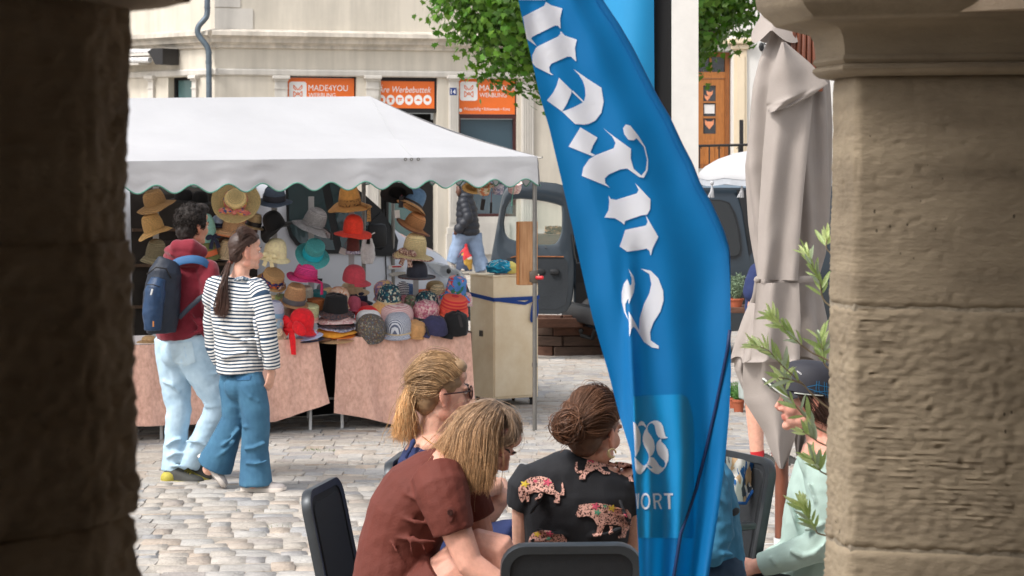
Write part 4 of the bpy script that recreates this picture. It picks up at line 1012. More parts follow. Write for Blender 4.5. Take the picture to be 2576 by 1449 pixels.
def ribbon_bow(h, mat, ang, rad, z, s=.05, tails=1, name='bow'):
    "two loops, a knot and tails on the crown side; ang in the hat's own plane (-90 faces the viewer)"
    d = Vec((math.cos(R(ang)), math.sin(R(ang)), 0)); t_ = Vec((-d.y, d.x, 0)); c = d * rad + Vec((0, 0, z)); b = MB()
    Mx = Matrix((t_, d, Vec((0, 0, 1)))).transposed()
    for sg in (-1, 1):
        b.ell(c + t_ * sg * s * .62 + d * .006, (s * .55, s * .22, s * .34), Mx @ rotm(0, sg * 14, 0), 10, 7)
        for q in range(tails): b.tube([c + d * .008, c + t_ * sg * s * .35 + d * .014 - Vec((0, 0, s * .7)), c + t_ * sg * s * .6 + d * .012 - Vec((0, 0, s * 1.5))], [(s * .14, s * .05), (s * .26, s * .05), (s * .3, s * .03)], 8, side=t_)
    b.ell(c + d * .012, (s * .2, s * .18, s * .22), Mx, 8, 6); return b.build(name, mat, h, 60, local=True)
NH = [0]
def hat(label, z, x, y, hw, ch, bb, roll, pitch, style, mat, cr=.56, band=None, bh=.25, droop=.1, wave=.0, spin=0, bow=None, tail=None, name='hat', brim_mat=None, cat='hat', edge=None, D=None, group='hats for sale on the stall', flop=0):
    NH[0] += 1; sd = NH[0] * 1.7
    hw *= 1.06; ch *= 1.06; px, py = z(x, y) if z else (x, y); k = .3008 if z else 1.0
    d_ = D if D else Dt(px, bb); mpp = d_ / F; Rb = hw * k * mpp; H = ch * k * mpp; Rc = Rb * cr
    h = thing(name, label, cat, tuple(V(px, py, d_)), group)
    h.rotation_euler = (Matrix.Rotation(R(roll), 3, 'Y') @ Matrix.Rotation(R(pitch), 3, 'X') @ Matrix.Rotation(R(spin), 3, 'Z')).to_euler()
    if style == 'fedora': prof = [(1, 0), (1.0, .12), (.97, .45), (.90, .75), (.84, .9), (.72, .985), (.5, .97), (.25, .9), (.0, .87)]
    elif style == 'flat': prof = [(1, 0), (1.0, .15), (.98, .6), (.96, .88), (.92, .97), (.82, 1.0), (.5, 1.0), (.2, 1), (0, 1)]
    elif style == 'bucket': prof = [(1, 0), (.98, .15), (.92, .6), (.87, .85), (.82, .95), (.7, 1.0), (.45, 1.03), (.2, 1.05), (0, 1.05)]
    else: prof = [(1, 0), (1.01, .15), (.99, .4), (.92, .63), (.80, .80), (.62, .92), (.4, .985), (.2, 1.0), (0, 1.0)]
    cb_ = MB()
    def wob(r, zz, th):
        w = 1 + .025 * noise.noise(Vec((math.cos(th) * 1.5, math.sin(th) * 1.5, zz * 9 + sd)))
        z2 = zz
        if style == 'fedora' and zz > H * .7: z2 = zz - H * .2 * max(0, 1 - abs(math.sin(th)) * 1.6) * (1 - r / Rc * .4) ; 
        if flop: z2 = zz + H * .10 * noise.noise(Vec((r * 30, th, sd))); w *= 1 + .10 * noise.noise(Vec((math.cos(th) * 2.2, math.sin(th) * 2.2, zz * 16 + sd)))
        ex = 1.12 if style in ('fedora',) else 1.04
        return r * w, z2
    cb_.lathe([(r * Rc, zz * H) for r, zz in prof], 28, wob=wob); 
    o = cb_.build('crown', mat, h, 50, local=True)
    br = MB()
    if style == 'cap':
        def vis_(u, v):
            a = R(-62 + 124 * u); rr = Rc * (1.0 + .62 * v * max(0, math.cos(a)) ** .5); return Vec((rr * math.cos(a), rr * math.sin(a) * (1 - .12 * v), .012 - v * Rc * .16 - .06 * Rc * math.sin(a) ** 2 * v))
        br.grid(vis_, 16, 5); br.grid(lambda u, v: vis_(u, v) - Vec((0, 0, .004)), 16, 5); br.build('visor', brim_mat or mat, h, 50, local=True)
    else:
        def wb(r, zz, th):
            f = (r - Rc) / max(1e-6, Rb - Rc); wv = wave * Rb * (math.sin(2 * th + sd) + .5 * math.sin(3 * th + sd * 2) + .22 * math.sin(7 * th + sd)) * f
            return r * (1 + .02 * math.sin(3 * th + sd) * f), zz + wv
        nb = 6; th_ = .0035
        pr = [(Rc + (Rb - Rc) * i / nb, -droop * Rb * (i / nb) ** 1.3) for i in range(nb + 1)]
        pr = pr + [(Rb + .002, pr[-1][1] - th_ / 2)] + [(r, zz - th_) for r, zz in reversed(pr)]
        br.lathe([(pr[0][0] * .9, pr[0][1])] + pr, 36, wob=wb); br.build('brim', brim_mat or mat, h, 50, local=True)
        if edge: e_ = MB(); e_.tube([Vec((wb(Rb, 0, 2 * math.pi * q / 40)[0] * math.cos(2 * math.pi * q / 40), wb(Rb, 0, 2 * math.pi * q / 40)[0] * math.sin(2 * math.pi * q / 40), wb(Rb, -droop * Rb, 2 * math.pi * q / 40)[1])) for q in range(41)], .006, 6); e_.build('brim_edge', edge, h, 60, local=True)
    if band:
        bd = MB(); bp_ = [(interp([a[1] for a in prof[:6]], [a[0] for a in prof[:6]], t) * Rc * 1.015 + .003, t * H) for t in (.02, bh * .5, bh)]
        bd.lathe([(bp_[0][0] - .004, bp_[0][1])] + bp_ + [(bp_[-1][0] - .006, bp_[-1][1])], 28, wob=wob); bd.build('hat_band', band, h, 50, local=True)
    if bow: ribbon_bow(h, bow[0], bow[1] - spin, Rc * 1.02, H * bow[3] if len(bow) > 3 else H * .15, bow[2])
    if tail:
        t_ = MB(); a = R(tail[1] - spin); d = Vec((math.cos(a), math.sin(a), 0)); inv = h.rotation_euler.to_matrix().inverted(); dn = inv @ Vec((0, 0, -1))
        c = d * Rc * 1.03 + Vec((0, 0, H * .12)); e = d * Rb * 1.02
        t_.tube([c, e, e + dn * tail[2] * .5, e + dn * tail[2]], [(.012, .004), (.02, .006), (.026, .006), (.03, .004)], 8); t_.build('scarf_tail', tail[0], h, 60, local=True)
    return h
# --- on the racks behind the tables
hat('tan straw hat under the valance, topmost beside the dark pillar', zA, 185, 255, 160, 110, .30, -16, 12, 'fedora', ST('tan', (172, 130, 78)), .55, droop=.16, wave=.05)
hat('golden straw hat below the topmost straw hat beside the dark pillar', zA, 175, 470, 140, 130, .30, -18, 8, 'fedora', ST('gold', (204, 158, 92)), .6, droop=.22, wave=.07)
hat('olive grey straw cloche above the blue backpack', zA, 180, 700, 108, 145, .32, 10, 5, 'dome', ST('olive', (118, 108, 80)), .72, droop=.4)
hat('black felt hat in the shadow over the dark-haired man', zA, 560, 240, 110, 90, .6, 0, 5, 'dome', black, .6)
hat('mint green hat with a dark bow just past the dark-haired man', zA, 628, 560, 80, 210, .32, -5, 5, 'dome', FE('mint', (126, 170, 158)), .85, bow=(navy, -50, .06))
hat('pale blue knitted hat with navy brim behind the dark-haired man', zA, 705, 440, 60, 85, .36, 4, 4, 'dome', FE('pale_blue', (150, 166, 192)), .85, band=navy, bh=.3, brim_mat=navy)
hat('olive green bucket hat with an orange stripe behind the man', zA, 640, 690, 85, 110, .3, -14, 8, 'bucket', FE('olive_green', (98, 100, 58)), .75, band=ribbon('orange', (204, 98, 52)), bh=.4, droop=.35)
hat('wide pale straw sun hat tied with a pink floral scarf', zA, 855, 232, 192, 84, .26, 14, 62, 'dome', ST('pale', (222, 184, 122)), .48, droop=-.05, wave=.03, band=P_scarf, bh=.45, bow=(P_scarf, -80, .11))
hat('pinkish straw hat below the wide scarf-tied sun hat', zA, 830, 480, 145, 140, .3, 14, 4, 'dome', ST('rose', (200, 150, 104)), .6, droop=.22, wave=.05, edge=ribbon('rust', (190, 112, 66)))
hat('cream trilby with black band left of the big black hat', zA, 1005, 440, 85, 100, .36, 14, 6, 'fedora', ST('cream', (214, 178, 128)), .68, band=ribbon('black', (40, 36, 34)), bh=.36)
hat('beige straw cloche with dark rim behind the ponytailed woman', zA, 770, 690, 78, 130, .3, 8, 4, 'dome', ST('beige', (190, 164, 124)), .75, droop=.35, edge=ribbon('black', (40, 36, 34)))
hat('slate blue fedora with dark band under the valance', zA, 1178, 225, 142, 110, .28, 3, 14, 'fedora', ST('slate', (74, 90, 112), rings=150), .62, band=ribbon('dark_navy', (28, 32, 46)), bh=.42, droop=.08, wave=.04)
hat('big floppy black hat below the slate blue fedora', zB, 300, 450, 140, 135, .26, -24, 16, 'dome', black, .6, wave=.2, droop=.12)
hat('brown hat half hidden behind the cream trilby', zA, 990, 500, 60, 60, .5, 14, 4, 'dome', FE('brown', (92, 58, 44)), .7)
hat('ivory cloche with a soft bow right of the ponytailed woman', zB, 292, 700, 122, 150, .26, 6, 4, 'dome', FE('ivory', (222, 204, 162)), .74, droop=.22, wave=.05, bow=(FE('ivory', (222, 204, 162)), -110, .06))
hat('tan boater with a navy floral band right of the striped top', zB, 262, 910, 122, 95, .2, 24, 28, 'flat', ST('boater', (190, 142, 88)), .72, band=P_navyfl, bh=.55, droop=.02, bow=(P_bow, -10, .05))
hat('caramel fedora with a grey band beside the floral-banded boater', zB, 450, 1080, 118, 150, .12, 12, 16, 'fedora', ST('caramel', (178, 128, 84)), .74, band=ribbon('grey', (84, 82, 86)), bh=.3, droop=.05)
hat('grey tweed hat with a wide brim and a black buckle band', zB, 612, 430, 165, 140, .26, 22, 10, 'dome', ST('tweed', (158, 156, 158), var=.4, rings=160), .54, droop=.2, wave=.05, band=mk('tweed_band', (150, 148, 150), .8, .3, 90), bh=.12, tail=(black, -15, .05))
hat('turquoise straw hat with a bright ribbon', zB, 606, 680, 138, 118, .2, 24, 42, 'flat', ST('turquoise', (62, 156, 156)), .58, band=ribbon('cyan', (20, 172, 190)), bh=.5, droop=.1, wave=.03)
hat('magenta hat with a hanging scarf tail', zB, 545, 872, 148, 118, .2, 14, 6, 'dome', ST('magenta', (214, 44, 118)), .62, droop=.06, wave=.07, band=ribbon('magenta', (200, 30, 100)), bh=.25, tail=(ribbon('magenta', (200, 30, 100)), -20, .09))
hat('camel felt hat with a leopard print band behind the steel post', zB, 920, 262, 174, 150, .3, -4, 14, 'fedora', FE('camel', (190, 136, 72)), .5, droop=.12, wave=.08, band=M_leop, bh=.38, tail=(M_leop, -30, .12))
hat('vermilion wide-brimmed hat right under the camel felt hat', zB, 945, 490, 148, 138, .26, 4, 10, 'dome', FE('vermilion', (222, 60, 40)), .54, droop=.14, wave=.06)
hat('dark brown bucket hat with a patterned brim behind the post', zB, 945, 645, 62, 120, .34, 2, 6, 'bucket', FE('dark_brown', (84, 40, 36)), .85, brim_mat=P_grey, droop=.3)
hat('dusty rose peaked cap low on the steel post', zB, 950, 900, 100, 128, .28, 8, 14, 'cap', FE('dusty_rose', (176, 62, 74)), .9, spin=-20, name='cap', cat='cap')
hat('black hat hanging highest under the valance', zC, 200, 160, 130, 60, .26, 0, -40, 'dome', black, .6, wave=.05)
hat('denim blue sun hat with a tan straw brim and a cord', zC, 330, 262, 128, 140, .24, 28, -12, 'dome', FE('denim', (92, 124, 156)), .6, droop=.22, brim_mat=ST('tanbrim', (206, 154, 98)), band=ribbon('cord', (60, 50, 46)), bh=.12)
hat('layered brown straw hat between the denim and cream hats', zC, 335, 440, 145, 110, .24, 28, 6, 'dome', ST('layer', (184, 124, 74)), .55, droop=.1, wave=.04, edge=ribbon('dark_edge', (110, 66, 50)))
hat('cream hat with a floral bow on the right rack', zC, 340, 672, 160, 168, .2, 8, 10, 'dome', ST('creamhat', (220, 186, 132)), .58, droop=.14, wave=.07, bow=(P_bow, -118, .075), edge=P_bow)
hat('navy bowler under the cream hat with the floral bow', zC, 365, 862, 145, 128, .2, 1, 5, 'dome', FE('bowler', (44, 46, 56)), .58, droop=.03, edge=P_tweed)
# under the valance, right of the hooded passer-by
hat('golden straw brim peeping under the valance near the stall corner', zC, 830, 118, 85, 70, .2, 10, -30, 'dome', ST('peep', (204, 158, 88)), .7)
hat('cream floral bucket hat hanging under the valance with a tag', zC, 925, 105, 78, 70, .12, 6, -160, 'bucket', P_cream, .7)
hat('grey floral bucket hat hanging under the valance with a tag', zC, 1045, 90, 62, 80, .12, 4, -170, 'bucket', P_grey, .78)
hat('pink ruffled bonnet hanging nearest the stall corner', zC, 1175, 85, 72, 85, .12, -6, -165, 'dome', P_frill, .75, wave=.1, flop=1)
M_tag = mk('black_card', (36, 30, 32), .6); M_string = mk('tag_string', (120, 60, 70), .8); M_wtag = mk('white_card', (226, 224, 220), .6)
def price_tag(z, x, y, w, h_, D, mat, label, rot=0, string=None):
    t = thing('price_tag', label, 'price tag', tuple(VZ(z, x, y, D)), 'price tags on the hats'); k = .301 * D / F
    b = MB(); b.box(VZ(z, x, y, D), (w * k, .003, h_ * k), rotm(0, rot, 0)); b.build('card', mat, t)
    if string: b = MB(); b.tube([VZ(z, *string, D), VZ(z, x, y - h_ / 2, D)], .0025, 5); b.build('string', M_string, t)
price_tag(zC, 914, 262, 34, 92, 16.75, M_tag, 'black card tag under the cream floral bucket hat', 8, (920, 190))
price_tag(zC, 984, 288, 18, 92, 16.8, M_tag, 'narrow black card tag under the grey floral bucket hat', 2, (989, 150))
price_tag(zC, 200, 340, 42, 66, 16.9, M_wtag, 'white price tag beside the layered brown straw hat', -4)
price_tag(zB, 862, 652, 58, 52, 16.9, M_wtag, 'cream price tag beside the dark brown bucket hat', 20, (900, 560))
price_tag(zC, 232, 240, 38, 95, 16.85, M_tag, 'black tag dangling in front of the denim sun hat', 4, (240, 180))
# --- lying on the tables
hat('grey lilac striped hat with a blue band at the table edge', zB, 275, 1215, 92, 150, .10, 12, 14, 'dome', S_pale, .86, band=ribbon('sky', (120, 160, 190)), bh=.45)
hat('pale blue floral cap under the striped hat by the woman', zB, 285, 1290, 78, 90, .06, 18, 12, 'dome', floral('sky_floral', [(150, 176, 190), (190, 170, 150), (140, 160, 176)]), .9)
hat('cream straw hat leaning on its side by the striped top', zB, 300, 1340, 90, 50, .02, 26, 40, 'dome', ST('lean', (206, 186, 152)), .6)
hat('green straw pillbox hat behind the striped hat', zB, 366, 1092, 80, 66, .3, 6, 12, 'flat', ST('green', (138, 154, 88)), .92)
hat('pale straw hat behind the green straw pillbox', zB, 310, 1050, 95, 40, .42, 4, 12, 'dome', ST('pale2', (206, 180, 134)), .7)
hat('mottled beige knitted hat right of the striped hat', zB, 400, 1190, 62, 105, .2, 10, 8, 'dome', FE('mottled', (186, 168, 150)), .88)
hat('teal straw pillbox between the caramel fedora and the black hat', zB, 645, 1056, 84, 70, .34, 2, 10, 'flat', ST('teal', (44, 134, 140)), .95)
hat('rust straw hat below the teal pillbox', zB, 630, 1150, 84, 100, .24, 4, 8, 'flat', ST('rust', (176, 98, 44)), .92)
hat('pale yellow straw hat behind the red bow hat', zB, 575, 1210, 92, 110, .16, 8, 14, 'flat', ST('lemon', (218, 208, 150)), .82, band=ribbon('peach', (226, 170, 150)), bh=.2, brim_mat=FE('pinkish', (220, 180, 168)))
hat('bright red hat with a big red bow on the table edge', zB, 505, 1285, 138, 150, .04, 14, 10, 'dome', red, .72, droop=.16, wave=.05, bow=(red, -128, .14))
hat('pink brim in the stack under the red bow hat', zB, 555, 1318, 105, 30, .05, 10, 14, 'dome', FE('pink', (222, 120, 160)), .6)
hat('pale blue flat hat under the red bow hat', zB, 575, 1352, 110, 34, .04, -8, 12, 'dome', FE('sky', (176, 190, 222)), .6)
hat('navy straw brim at the bottom of the red bow stack', zB, 575, 1375, 118, 24, .05, -4, 8, 'dome', navy, .6)
hat('tan straw brims stacked flat beside the striped top', zB, 320, 1375, 78, 30, .05, 0, 6, 'dome', ST('stack', (176, 128, 82)), .6)
hat('brown straw brim stacked under the tan brims', zB, 325, 1392, 80, 24, .05, 0, 6, 'dome', ST('stack2', (140, 92, 56)), .6)
hat('black velvet hat with a dark tweed brim topping a stack', zB, 800, 1150, 145, 130, .12, 4, 12, 'bucket', black, .68, brim_mat=P_tweed, droop=.16, wave=.06, flop=1)
hat('pink frilled brim directly below the black velvet hat', zB, 812, 1210, 150, 40, .1, 2, 10, 'dome', P_frill, .7, droop=.12, wave=.05)
hat('dark patterned brim in the middle of the tall stack', zB, 808, 1240, 150, 40, .1, 3, 10, 'dome', P_tweed, .7, droop=.12, wave=.05)
hat('grey blue frilled brim low in the tall stack', zB, 806, 1266, 150, 34, .1, 1, 10, 'dome', P_grey, .7, droop=.10, wave=.05)
hat('mustard orange brim second from the bottom of the tall stack', zB, 812, 1300, 158, 44, .1, 2, 10, 'dome', FE('mustard', (220, 148, 48)), .7, droop=.14, wave=.05)
hat('orange brim at the bottom of the tall stack', zB, 812, 1335, 150, 34, .1, 1, 10, 'dome', FE('orange', (214, 122, 34)), .7, droop=.08, wave=.04)
hat('tan straw brim lying flat under the tall stack', zB, 790, 1366, 172, 20, .1, 0, 8, 'dome', ST('base', (186, 146, 100)), .6)
hat('peach floral bucket hat behind the black velvet hat', zB, 825, 1065, 115, 110, .3, 6, 14, 'dome', floral('peach', [(228, 190, 164), (224, 176, 140), (206, 130, 90), (232, 206, 184)], sc=45), .72, droop=.3, wave=.06)
hat('beige flat cap behind the peach floral hat', zB, 935, 985, 92, 68, .44, 4, 14, 'cap', FE('beigecap', (190, 168, 136)), .95, name='cap', cat='cap')
hat('navy cap at the foot of the steel post', zB, 990, 1075, 76, 84, .4, 6, 10, 'cap', navy, .95, name='cap', cat='cap')
hat('plum coloured cap under the peach floral hat', zB, 945, 1130, 62, 100, .26, 10, 8, 'dome', FE('plum', (160, 72, 90)), .95, name='cap', cat='cap')
hat('red frilled hat behind the mosaic dotted cap', zB, 1072, 1210, 112, 95, .22, 2, 10, 'dome', FE('scarlet', (206, 30, 38)), .92)
hat('white cap between the red frill and the mosaic dotted cap', zB, 1075, 1250, 108, 105, .16, 2, 10, 'dome', white, .94, name='cap', cat='cap')
hat('round cap printed with mosaic dots at the table edge', zB, 1090, 1335, 122, 150, .04, 8, 34, 'dome', P_circ, .98, name='cap', cat='cap')
hat('teal floral sun hat with a cream ribbon', zC, 128, 1095, 118, 160, .22, 4, 10, 'dome', P_teal, .8, droop=.18, band=ribbon('creamrib', (214, 190, 150)), bh=.22, wave=.03)
hat('lilac and yellow printed hat behind the teal floral sun hat', zC, 100, 1010, 105, 110, .36, -14, 10, 'dome', P_lil, .8, droop=.2, wave=.04)
hat('navy and white striped hat behind the teal floral sun hat', zC, 240, 1030, 62, 120, .42, 6, 8, 'dome', S_navy, .9)
hat('pink ribbed cap behind the pinstriped cap', zC, 190, 1200, 140, 105, .14, 4, 12, 'dome', S_frill, .95, flop=1, name='cap', cat='cap')
hat('blue pinstriped peaked cap with a cream cord', zC, 205, 1330, 112, 165, .04, 0, 14, 'cap', S_cond, .98, spin=-100, band=ribbon('creamrib', (214, 190, 150)), bh=.12, name='cap', cat='cap')
hat('tan suede cap between the pinstriped and indigo caps', zC, 345, 1345, 90, 110, .03, 10, 14, 'dome', FE('suede', (184, 138, 90)), .95, flop=1, name='cap', cat='cap')
hat('indigo twill cap with pale stitching at the table edge', zC, 505, 1330, 108, 130, .03, 8, 12, 'cap', FE('indigo', (50, 50, 80)), .98, spin=-160, flop=1, name='cap', cat='cap')
hat('black cap with a hanging label at the table corner', zC, 675, 1325, 108, 170, .04, 8, 16, 'cap', FE('capblack', (20, 20, 22)), .98, spin=-150, flop=1, name='cap', cat='cap')
price_tag(zC, 728, 1235, 24, 105, 16.55, M_tag, 'grey label hanging on the black cap at the table corner', -14)
price_tag(zC, 452, 1318, 16, 90, 16.5, M_tag, 'dark label hanging on the tan suede cap', -20)
hat('pink floral gathered cap behind the indigo cap', zC, 442, 1170, 112, 100, .16, 4, 12, 'dome', P_pink, .95, flop=1, name='cap', cat='cap')
hat('dark teal floral hat above the pink floral gathered cap', zC, 440, 1100, 104, 108, .26, 6, 12, 'dome', P_teal, .9, droop=.1, band=floral('dusk', [(200, 190, 206), (120, 110, 150)]), bh=.3, flop=1)
hat('sage green floral hat left of the dark teal floral hat', zC, 310, 1110, 58, 90, .3, 2, 10, 'dome', P_green, .9)
hat('rose printed hat tucked behind the sage green floral hat', zC, 262, 1090, 40, 70, .34, 0, 10, 'dome', P_pink, .9)
hat('orange brim behind the sage green floral hat', zC, 405, 1010, 80, 34, .42, -2, 12, 'dome', FE('tangerine', (226, 98, 50)), .8)
hat('open weave cream straw hat left of the tropical bucket hat', zC, 535, 1040, 84, 105, .34, 4, 10, 'dome', ST('weave', (214, 184, 140), var=.4, rings=90), .8, droop=.25)
hat('khaki straw hat behind the open weave hat', zC, 515, 965, 84, 62, .46, 0, 12, 'dome', ST('khaki', (150, 124, 78)), .85)
hat('blue tropical flower bucket hat topping the right pile', zC, 685, 1010, 128, 138, .2, 10, 14, 'bucket', P_haw, .66, droop=.32, wave=.04)
hat('red and orange layered sun visor above the black cap', zC, 668, 1155, 122, 125, .12, 8, 18, 'bucket', S_red, .92, band=FE('coral', (226, 84, 66)), bh=.3)
hat('pale printed frilled hat under the tropical bucket hat', zC, 770, 1090, 62, 90, .24, 6, 8, 'dome', P_frill, .8, wave=.08, flop=1)
hat('sandy straw hat behind the dark-haired man by the pillar', zA, 130, 1400, 95, 40, .05, 0, 8, 'dome', ST('sandy', (190, 150, 100)), .6, D=15.9)
hat('lavender brim under the sandy straw hat by the pillar', zA, 130, 1432, 98, 30, .05, 0, 8, 'dome', FE('lavender', (176, 160, 190)), .6, D=15.9)
hat('grey felt brim tucked behind the magenta hat tail', zB, 700, 985, 84, 60, .4, 6, 12, 'dome', FE('grey', (120, 118, 124)), .7)
hat('biscuit straw hat half hidden between the teal pillbox and peach floral hat', zB, 735, 1040, 80, 84, .36, -4, 12, 'dome', ST('biscuit', (206, 170, 120)), .72)
hat('white straw hat behind the caramel fedora', zB, 545, 1030, 86, 90, .3, 6, 12, 'dome', ST('chalk', (222, 208, 184)), .72)
hat('wine red cap between the plum cap and the red frill', zB, 1010, 1160, 74, 84, .3, 4, 10, 'dome', FE('wine', (130, 40, 54)), .94, name='cap', cat='cap')
hat('denim blue cap behind the pink ribbed cap', zC, 290, 1010, 70, 84, .44, 2, 10, 'dome', FE('denimcap', (84, 110, 150)), .94, name='cap', cat='cap')
hat('rose and white floral hat between the pink gathered cap and the visor', zC, 560, 1120, 76, 96, .28, 2, 10, 'dome', P_frill, .86, flop=1)
hat('camel knitted cap behind the teal floral sun hat ribbon', zC, 55, 1165, 74, 84, .2, 4, 10, 'dome', FE('camelknit', (196, 150, 96)), .94, name='cap', cat='cap')
hat('black straw hat in the shadow between the two leftmost racks', zA, 420, 215, 120, 84, .66, 4, 8, 'dome', black, .6)
hat('dark brown straw hat in the shadow behind the mint green hat', zA, 700, 560, 110, 90, .6, 4, 8, 'dome', ST('umber', (96, 70, 50)), .6)
hat('burgundy felt hat in the shadow left of the ivory cloche', zA, 905, 640, 100, 90, .6, 4, 8, 'dome', FE('burgundy', (96, 34, 44)), .62)
# white bonnet hung on the post
wb_ = thing('hanging_cap', 'white cloth cap hanging from the middle steel post', 'cap', tuple(V(926, 590, 17.1)))
cw = V(925, 634, 17.08)
crumple(cw, (.056, .04, .125), 5, .14, 2.2).build('cloth', white, wb_, 60)
b = MB(); b.tube([V(921, 590, 17.06), V(928, 596, 17.04), V(926, 614, 17.04)], [.006, .012, .016], 8); b.build('dark_lining', black, wb_, 60)
b = MB(); b.tube([V(915, 584, 17.1), V(935, 590, 17.05), V(943, 585, 17.05)], .006, 6); b.build('loop', white, wb_)
# display poles carrying the racked hats
M_acr = mk('clear_acrylic', (186, 188, 190), .25, .04)
for i, (px, bb, z1, lb) in enumerate(((392, .42, 1.88, 'clear display pole behind the straw hats next to the dark pillar'), (585, .42, 1.9, 'clear display pole behind the dark-haired man'), (690, .4, 1.92, 'clear display pole under the slate blue fedora'), (783, .38, 1.8, 'clear display pole through the grey and turquoise hats'), (884, .42, 1.9, 'clear display pole under the camel felt hat'), (1046, .34, 1.92, 'clear perforated display pole under the navy bowler'))):
    d_ = Dt(px, bb); c = V(px, 500, d_); t = thing('hat_stand', lb, 'hat stand', (c.x, c.y, TZ), 'display poles for hats')
    b = MB(); b.box((c.x, c.y, (TZ + z1) / 2 + .005), (.045, .006, z1 - TZ - .01)); b.build('pole', M_acr, t)
    b = MB(); b.lathe([(0, .006), (.09, .006), (.095, .012), (.09, .02), (0, .022)], 20, (c.x, c.y, TZ)); b.build('base', M_acr, t, 40)
# ================================================================== VEHICLES AND THINGS BEHIND THE STALL
M_vwhite = mk('white_van_paint', (212, 216, 224), .28, .03, 2, coat=.5); M_vgrey = mk('dark_van_paint', (38, 48, 56), .32, .06, 2, coat=.5); M_vtrim = mk('black_trim', (26, 27, 29), .55, .1)
M_autoglass = mk_glass('van_glass', (58, 84, 88), .04, .72); M_darkglass = mk_glass('tinted_glass', (34, 34, 32), .04, .8); M_clearglass = mk_glass('rear_glass', (150, 176, 160), .03, .22); M_lamp = mk_glass('headlamp_glass', (206, 214, 220), .05, .45); M_chrome = mk('chrome', (190, 192, 196), .2, .04, metal=.9)
M_inner = mk('van_inner_trim', (40, 44, 48), .8, .12, 5, .003, 50)
# --- white van: nose to the right, side to the square. local s runs leftwards from the nose, e into depth
n0 = V(1176, 720, 19.3); va = Vec((-.906, -.40)).normalized(); ve = Vec((-va.y, va.x)); ve = ve if ve.y > 0 else -ve
def WV(s, e, z): q = Vec((n0.x, n0.y)) + va * s + ve * e; return Vec((q.x, q.y, z))
wv = thing('white_van', 'white van parked behind the hat stall with its nose to the right', 'van', (n0.x, n0.y, 0))
def Zv(px, py, bb=0): 
    k = (px - CX) / F; s = (k * n0.y - n0.x) / (va.x - k * va.y); D = n0.y + va.y * s; return s, CH - (py - HY) / F * D
topP = [(0, .62), (.03, .78), (.10, .90)] + [Zv(*zC(x, y)) for x, y in ((745, 800), (700, 725), (640, 680), (560, 640), (490, 612))]
s_, z_ = Zv(*zC(275, 500)); topP += [(s_, z_)]; s1, z1_ = Zv(930, 505); topP += [(s1, z1_), (s1 + .38, 1.86), (s1 + .55, 1.90), (s1 + 1.2, 1.93), (4.4, 1.93), (4.55, 1.86), (4.6, 1.2)]
topP = sorted(topP); b = MB(); rings = []
Wv = 1.78
ss = sorted(set([round(t[0], 3) for t in topP] + [i * .12 for i in range(1, 38)]))
for s in ss:
    zt_ = interp([p[0] for p in topP], [p[1] for p in topP], s); zb = .24 if s > .15 else .34
    nose = max(0, 1 - s / .5) ** 2 * .22; tb = max(0, zt_ - 1.15) * .10
    zw = max(min(1.1, zt_ - .1), zb + .1)
    def e_(e): return nose + e * (1 - nose * 2 / Wv)
    near = [(nose + .03, zb), (nose, zb + .08), (nose - .0, .55), (nose - .012, min(.85, zw)), (nose + .0, zw), (nose + tb * .8 + .015, max(zw + .005, zt_ - .12)), (nose + tb + .06, max(zw + .01, zt_ - .03)), (nose + tb + .16, zt_)]
    ring = near + [(Wv - e, z) for e, z in reversed(near)]
    rings.append([WV(s, e, z) for e, z in ring])
b.rings(rings, True); b.build('body', M_vwhite, wv, 32)
def side_poly(name, pts, mat, out=.012, parent=None, thick=.01, z=zB):
    b = MB(); vs = []
    for x, y in pts:
        s, zz = Zv(*z(x, y)); tb = max(0, zz - 1.15) * .10; vs.append((s, zz, tb))
    n = len(vs); b.add([WV(s, tb - out, zz) for s, zz, tb in vs] + [WV(s, tb - out + thick, zz) for s, zz, tb in vs], [tuple(range(n)), tuple(range(2 * n - 1, n - 1, -1))] + [(k, (k + 1) % n, n + (k + 1) % n, n + k) for k in range(n)])
    return b.build(name, mat, parent or wv)
w1 = side_poly('window_frame', [(395, 60), (830, 60), (830, 672), (740, 672), (560, 650), (470, 600), (420, 530), (400, 460)], M_vtrim, .022)
side_poly('pane', [(415, 60), (690, 60), (790, 640), (730, 640), (570, 618), (490, 575), (440, 510), (420, 450)], M_autoglass, .028, w1)
w2 = side_poly('window_frame', [(730, 60), (900, 60), (1060, 180), (1180, 290), (1290, 470), (1325, 560), (1300, 690), (1190, 694), (840, 672), (730, 672)], M_vtrim, .02)
side_poly('pane', [(760, 60), (890, 80), (1040, 220), (1080, 400), (1060, 640), (850, 640)], M_autoglass, .026, w2)
side_poly('mirror_corner', [(1085, 420), (1180, 330), (1290, 500), (1300, 670), (1100, 660)], M_vtrim, .03)
side_poly('door_gap', [(1215, 300), (1222, 300), (1224, 930), (1217, 930)], M_vtrim, .016, thick=.006)
side_poly('door_handle', [(600, 880), (680, 878), (680, 900), (600, 902)], M_vtrim, .03)
sw = side_poly('side_moulding', [(120, 836), (190, 820), (262, 822), (262, 856), (140, 860)], M_chrome, .028, z=zC)
side_poly('badge', [(120, 768), (250, 768), (250, 800), (120, 800)], M_wtag, .03, z=zC); side_poly('badge_mark', [(145, 774), (225, 772), (222, 784), (148, 786)], M_red, .034, z=zC)
mi_ = MB(); s_, z_ = Zv(*zB(1105, 500)); mi_.box(WV(s_, -.12, z_ - .02), (.18, .10, .22), rotm(0, 0, 20), bev=.05); mi_.tube([WV(s_ - .05, -.05, z_ - .1), WV(s_ - .1, .04, z_ - .14)], .03, 8); mi_.build('wing_mirror', M_vtrim, wv, 40)
